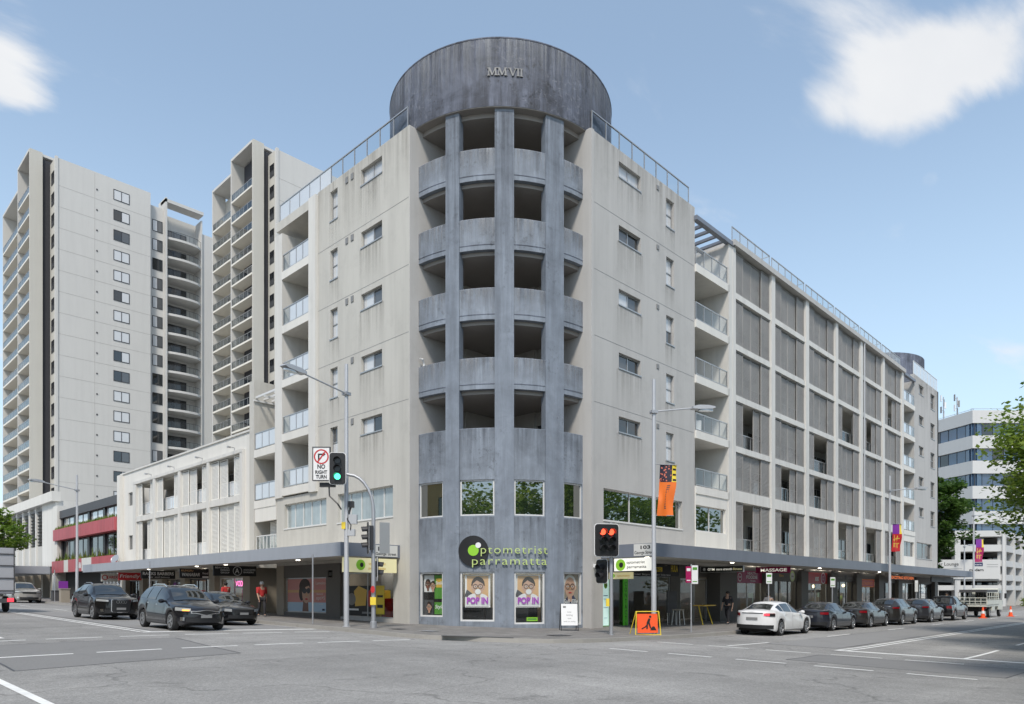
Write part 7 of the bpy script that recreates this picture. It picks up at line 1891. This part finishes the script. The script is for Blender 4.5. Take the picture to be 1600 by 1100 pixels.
# ------------------------------------------------------------ trees
def tree(label, x, y, h, rad, zlow, leaf, n_clump, n_leaf, size, seed, trunk_r=.2, squash=1.0, lean=(0, 0)):
    rd = random.Random(seed); z0 = g(x, y)+KH
    t = thing('tree', label, 'tree', (x, y, z0), 'street trees')
    zc = (h+zlow)/2; hz_ = (h-zlow)/2
    mb = MB(); limbs = []
    mb.tube([(x, y, z0-.1), (x+.05, y, z0+1.2), (x+.1+lean[0]*.3, y+.05+lean[1]*.3, zlow+.3), (x+lean[0]*.7, y+lean[1]*.7, zc), (x+lean[0], y+lean[1], h-.8)], [trunk_r*1.25, trunk_r, trunk_r*.85, trunk_r*.55, trunk_r*.15], 9)
    cl = []
    for i in range(n_clump):
        for _ in range(30):
            u = Vector((rd.uniform(-1, 1), rd.uniform(-1, 1), rd.uniform(-1, 1)))
            if .35 < u.length < 1: break
        k = mnoise.noise(Vector((u.x*2+seed, u.y*2, u.z*2)))
        u *= (1+.22*k)
        c = Vector((x+lean[0]*.7+u.x*rad, y+lean[1]*.7+u.y*rad, zc+u.z*hz_*squash)); cl.append(c)
        if i % 3 == 0:
            s0 = Vector((x+lean[0]*.4, y+lean[1]*.4, zlow+.2+(zc-zlow)*rd.uniform(0, .9)))
            mid = s0.lerp(c, .5)+Vector((0, 0, .15*rad*.3))
            mb.tube([s0, mid, s0.lerp(c, .96)], [trunk_r*.32, trunk_r*.2, trunk_r*.06], 5)
    mb.build('trunk', M['bark'], t, smooth=True)
    cb = MB(); V = cb.v; F_ = cb.f
    for c in cl:
        cr = rad*rd.uniform(.16, .30)
        for _ in range(n_leaf):
            while True:
                o = Vector((rd.uniform(-1, 1), rd.uniform(-1, 1), rd.uniform(-1, 1)))
                if o.length < 1: break
            p = c+Vector((o.x*cr*1.15, o.y*cr*1.15, o.z*cr*.75))
            nrm = Vector((rd.gauss(0, .6), rd.gauss(0, .6), 1)).normalized()
            a = rd.random()*6.283; tdir = Vector((math.cos(a), math.sin(a), rd.uniform(-.6, .1))); tdir = (tdir-nrm*tdir.dot(nrm)).normalized(); b_ = nrm.cross(tdir)
            s = size*rd.uniform(.6, 1.25)
            k = len(V)
            V.extend([tuple(p-tdir*s*.55), tuple(p+b_*s*.42-nrm*s*.08), tuple(p+tdir*s*.6), tuple(p-b_*s*.42-nrm*s*.08)])
            F_.append((k, k+1, k+2)); F_.append((k, k+2, k+3))
    o = cb.build('crown', M[leaf], t)
    return t
tree('bright leafy plane tree at the right edge over the street', 40.9, 1.3, 12.2, 5.3, 1.9, 'leaf_bright', 280, 230, .21, 1, .24)
tree('street tree further along the right pavement, mostly out of view', 50, 1.2, 11.5, 5.2, 2.8, 'leaf_mid', 90, 90, .36, 2, .24)
tree('street tree at the far right pavement, mostly out of view', 62, 1.0, 11.5, 5.2, 2.8, 'leaf_mid', 80, 80, .40, 3, .24)
tree('street tree out of view to the right, seen in the windows', 30, -1.5, 12, 4.6, 2.8, 'leaf_bright', 90, 90, .36, 4, .24)
tree('street tree behind the viewer, seen in the tower windows', 9, -8.5, 12, 5, 3.0, 'leaf_bright', 90, 90, .36, 8, .26)
tree('street tree to the right of the viewer, seen in the tower windows', 19, -4.5, 12.5, 5, 3.0, 'leaf_bright', 90, 90, .36, 9, .26)
tree('street tree across the left street behind the viewer, seen in the tower windows', -11, 15.9, 14.5, 6.2, 3.0, 'leaf_bright', 120, 90, .38, 12, .26, lean=(0, -1.5))
tree('dense dark green tree beyond the far end of the grey building', 91.5, 21.6, 15.0, 3.7, 5.6, 'leaf_dark', 90, 110, .38, 5, .3)
tree('smaller dark tree low behind the far awning end', 97, 25.5, 8, 3, 2.6, 'leaf_dark', 50, 80, .4, 6, .2)
tree('leafy street tree at the left edge above the silver car', 12.4, 79, 9.6, 3.3, 3.9, 'leaf_mid', 70, 100, .32, 7, .2)
# ------------------------------------------------------------ people
M['skin_real'] = pmat('skin', (.45, .28, .2), .6); M['cloth_red'] = pmat('red_cloth', (.42, .03, .03), .9); M['cloth_dark'] = pmat('dark_cloth', (.03, .03, .035), .9)
M['cloth_grey'] = pmat('grey_cloth', (.14, .14, .15), .9); M['cloth_hivis'] = pmat('hi_vis_cloth', (.45, .75, .08), .8); M['hair_real'] = pmat('dark_hair', (.02, .015, .012), .7)
M['cap_white'] = pmat('white_cap', (.6, .6, .58), .8)
def skin_mesh(name, mat, parent, verts, edges, radii, root=0, sub=2):
    me = bpy.data.meshes.new(name); me.from_pydata(verts, edges, []); me.update()
    o = bpy.data.objects.new(name, me); COL.objects.link(o)
    md = o.modifiers.new('skin', 'SKIN'); md.use_smooth_shade = True
    for i, r_ in enumerate(radii):
        sv = me.skin_vertices[0].data[i]; sv.radius = (r_, r_) if not isinstance(r_, tuple) else r_; sv.use_root = (i == root)
    s = o.modifiers.new('sub', 'SUBSURF'); s.levels = sub; s.render_levels = sub
    dg = bpy.context.evaluated_depsgraph_get(); dg.update()
    nm = bpy.data.meshes.new_from_object(o.evaluated_get(dg))
    bpy.data.objects.remove(o); bpy.data.meshes.remove(me)
    nm.materials.clear()
    nm.polygons.foreach_set('use_smooth', [True]*len(nm.polygons))
    return link(name, nm, M[mat], parent)
def person(label, x, y, z, heading, top, legs, head='hair_real', stride=.22, arms=.18, hs=1.0):
    t = thing('person', label, 'person', (0, 0, 0))
    s = stride
    # local: x forward, y left
    J = dict(pel=(0, 0, .95), sp=(0, 0, 1.15), ch=(.01, 0, 1.36), nk=(.01, 0, 1.50), hd=(.03, 0, 1.62), ht=(.03, 0, 1.70),
             hl=(0, .10, .90), kl=(s*.7, .10, .50), al=(s*.6, .10, .09), tl=(s*.6+.16, .11, .05),
             hr=(0, -.10, .90), kr=(-s*.2, -.10, .49), ar=(-s*1.3, -.10, .12), tr=(-s*1.3+.15, -.11, .05),
             sl=(0, .19, 1.42), el=(-arms*.6, .24, 1.13), wl=(-arms*.3, .24, .90), fl=(-arms*.1, .235, .78),
             sr=(0, -.19, 1.42), er=(arms*.5, -.24, 1.14), wr=(arms*1.2, -.22, .93), fr=(arms*1.5, -.21, .82))
    names = list(J); V = [J[n] for n in names]; ix = {n: i for i, n in enumerate(names)}
    E = [('pel', 'sp'), ('sp', 'ch'), ('ch', 'nk'), ('nk', 'hd'), ('hd', 'ht'), ('pel', 'hl'), ('hl', 'kl'), ('kl', 'al'), ('al', 'tl'), ('pel', 'hr'), ('hr', 'kr'), ('kr', 'ar'), ('ar', 'tr'),
         ('ch', 'sl'), ('sl', 'el'), ('el', 'wl'), ('wl', 'fl'), ('ch', 'sr'), ('sr', 'er'), ('er', 'wr'), ('wr', 'fr')]
    rad = dict(pel=(.14, .11), sp=(.135, .10), ch=(.155, .11), nk=.055, hd=(.078, .095), ht=(.06, .075), hl=.085, kl=.058, al=.04, tl=.035, hr=.085, kr=.058, ar=.04, tr=.035, sl=.06, el=.042, wl=.03, fl=.035, sr=.06, er=.042, wr=.03, fr=.035)
    b_ = skin_mesh('body', 'skin_real', t, V, [(ix[a], ix[b]) for a, b in E], [rad[n] for n in names])
    def sub_mesh(name, mat, keep, grow, extra=None):
        nn = [n for n in names if n in keep]; ii = {n: i for i, n in enumerate(nn)}
        rr = []
        for n in nn:
            r_ = rad[n]; rr.append((r_[0]+grow, r_[1]+grow) if isinstance(r_, tuple) else r_+grow)
        return skin_mesh(name, mat, t, [J[n] for n in nn], [(ii[a], ii[b]) for a, b in E if a in ii and b in ii], rr)
    sub_mesh('shirt', top, ('pel', 'sp', 'ch', 'nk', 'sl', 'el', 'sr', 'er'), .022)
    sub_mesh('trousers', legs, ('pel', 'hl', 'kl', 'al', 'hr', 'kr', 'ar'), .018)
    for n, m2 in (('tl', 'al'), ('tr', 'ar')):
        a = Vector(J[m2]); c = Vector(J[n]); d = (c-a)
        MB().tube([a-d*.5+Vector((0, 0, -.045)), a+Vector((0, 0, -.03)), c+Vector((0, 0, -.01)), c+d*.4+Vector((0, 0, -.015))], [.03, .052, .045, .02], 8).build('shoe', M['grey_dk'], t, smooth=True)
    hd = Vector(J['hd'])
    MB().lathe(hd+Vector((-.015, 0, -.02)), (-.25, 0, 1), [(.092, .0), (.107, .05), (.10, .11), (.07, .155), (.01, .17)], 14).build('hair' if head == 'hair_real' else 'cap', M[head], t, smooth=True)
    for sg in (1, -1):
        MB().lathe(hd+Vector((.085, sg*.033, .03)), (1, 0, 0), [(.012, 0), (.012, .008), (.002, .012)], 8).build('eye', M['black'], t)
        MB().lathe(hd+Vector((0, sg*.085, .02)), (0, sg, 0), [(.03, 0), (.028, .012), (.01, .016)], 8).build('ear', M['skin_real'], t)
    MB().tube([hd+Vector((.085, 0, .035)), hd+Vector((.115, 0, -.01)), hd+Vector((.09, 0, -.02))], [.008, .016, .01], 6).build('nose', M['skin_real'], t, smooth=True)
    MB().box(Frame(hd+Vector((.088, 0, -.055)), (0, 1, 0), (1, 0, 0)), -.025, .025, -.01, .006, -.005, .005).build('mouth', M['pinkwash'], t)
    # hands: palm is the end of the arm, five fingers each
    for sg, w in ((1, 'fl'), (-1, 'fr')):
        p = Vector(J[w])
        for k in range(4):
            q = p+Vector((-.03+.02*k, 0, -.02)); L_ = (.065, .075, .078, .06)[k]
            MB().tube([q, q+Vector((.004, 0, -L_*.6)), q+Vector((.014, -sg*.008, -L_))], [.0095, .009, .007], 6).build('finger', M['skin_real'], t)
        MB().tube([p+Vector((.03, 0, .02)), p+Vector((.05, -sg*.01, -.02)), p+Vector((.05, -sg*.012, -.045))], [.011, .01, .008], 6).build('finger', M['skin_real'], t)
    t.location = (x, y, z); t.rotation_euler = (0, 0, R(heading)); t.scale = (hs, hs, hs)
    return t
person('person in red top and pale cap walking under the left awning', 17.3, 31.6+3.2, g(17.3, 34)+KH+.02, -100, 'cloth_red', 'cloth_dark', 'cap_white', hs=1.03)
person('person in red top partly hidden behind the black hatchback', 16.9, 38.2, g(17, 38)+KH+.02, 95, 'cloth_red', 'cloth_grey')
person('person in dark clothes walking past the shops left of the white sedan', 35.3, 18.1, g(35, 18)+KH+.03, 178, 'cloth_dark', 'cloth_dark')
person('worker in bright green vest standing behind the flatbed truck', 70.0, 15.6, g(70, 15.6)+KH, 250, 'cloth_hivis', 'cloth_dark', stride=.03, arms=.03, hs=1.05)
person('person in grey jacket behind the white sedan', 37.0, 16.6, g(37, 16.6)+KH, 10, 'cloth_grey', 'cloth_dark')

# ------------------------------------------------------------ things on the balconies and the roof
def chair(x, y, z, rot, label):
    t = thing('outdoor_chair', label, 'chair', (x, y, z), 'outdoor chairs on the balconies')
    f = Frame((x, y, z), (math.cos(R(rot)), math.sin(R(rot)), 0))
    MB().box(f, -.24, .24, -.22, .24, .42, .46).build('seat', M['white'], t)
    MB().prism(Frame(f(0, 0, 0), f.N, f.A), [(-.22, .46), (-.18, .46), (-.28, .92), (-.32, .92)], -.24, .24).build('backrest', M['white'], t)
    for sx in (-1, 1):
        for sy in (-1, 1): MB().tube([f(sx*.21, sy*.19, .42), f(sx*.23, sy*.22, 0)], .018, 6).build('leg', M['alu_white'], t)
for k, (x, z, lb) in enumerate(((35.7, 19.4, 'white chair on the top balcony of the right street stack'), (36.6, 16.4, 'white chair on the second balcony down, right street'), (35.5, 13.4, 'white chair on the third balcony down, right street'), (36.2, 10.4, 'white chair on the fourth balcony down, above the street lamp'), (74.0, 13.4, 'white chair on a balcony of the far end block'))):
    chair(x, YB+.9, z, 40*k, lb)
def potted(x, y, z, h, label, mat='leaf_mid'):
    t = thing('potted_plant', label, 'plant', (x, y, z), 'potted plants')
    MB().lathe((x, y, z), (0, 0, 1), [(.16, 0), (.22, .4), (.24, .42), (.20, .42), (.05, .38)], 12).build('pot', M['grey_dk'], t)
    rd = random.Random(int(x*10)); mb = MB()
    for i in range(26):
        a = rd.random()*6.28; l = h*rd.uniform(.5, 1); w = .05; o = rd.uniform(.25, .7)*l*.6
        c, s_ = math.cos(a), math.sin(a)
        p0 = Vector((x, y, z+.4)); p1 = Vector((x+c*o*.5, y+s_*o*.5, z+.4+l*.75)); p2 = Vector((x+c*o, y+s_*o, z+.4+l*.8)); q = Vector((-s_, c, 0))*w
        mb.add([p0-q*.3, p0+q*.3, p1+q, p1-q, p2], [(0, 1, 2, 3), (3, 2, 4)])
    mb.build('foliage', M[mat], t)
potted(XA+.6, 36.0, 16.4, .9, 'dark potted plant on the second balcony of the left street stack')
potted(35.2, YB+.8, 13.4+.0, .8, 'potted plant beside the chair on a right street balcony')
potted(34.9, YB+.7, 7.4, .9, 'leafy potted plant on the lowest right street balcony')
for i, (x, lb) in enumerate(((54.2, 'roof plant nearest the tower on the long wing'), (62.0, 'roof plant in the middle of the long wing roof'), (64.8, 'roof plant farthest along the long wing roof'))): potted(x, YB+.9, 22.12, 1.0, lb)
for i, (y_, z) in enumerate(((29.0, 10.0),)): pass
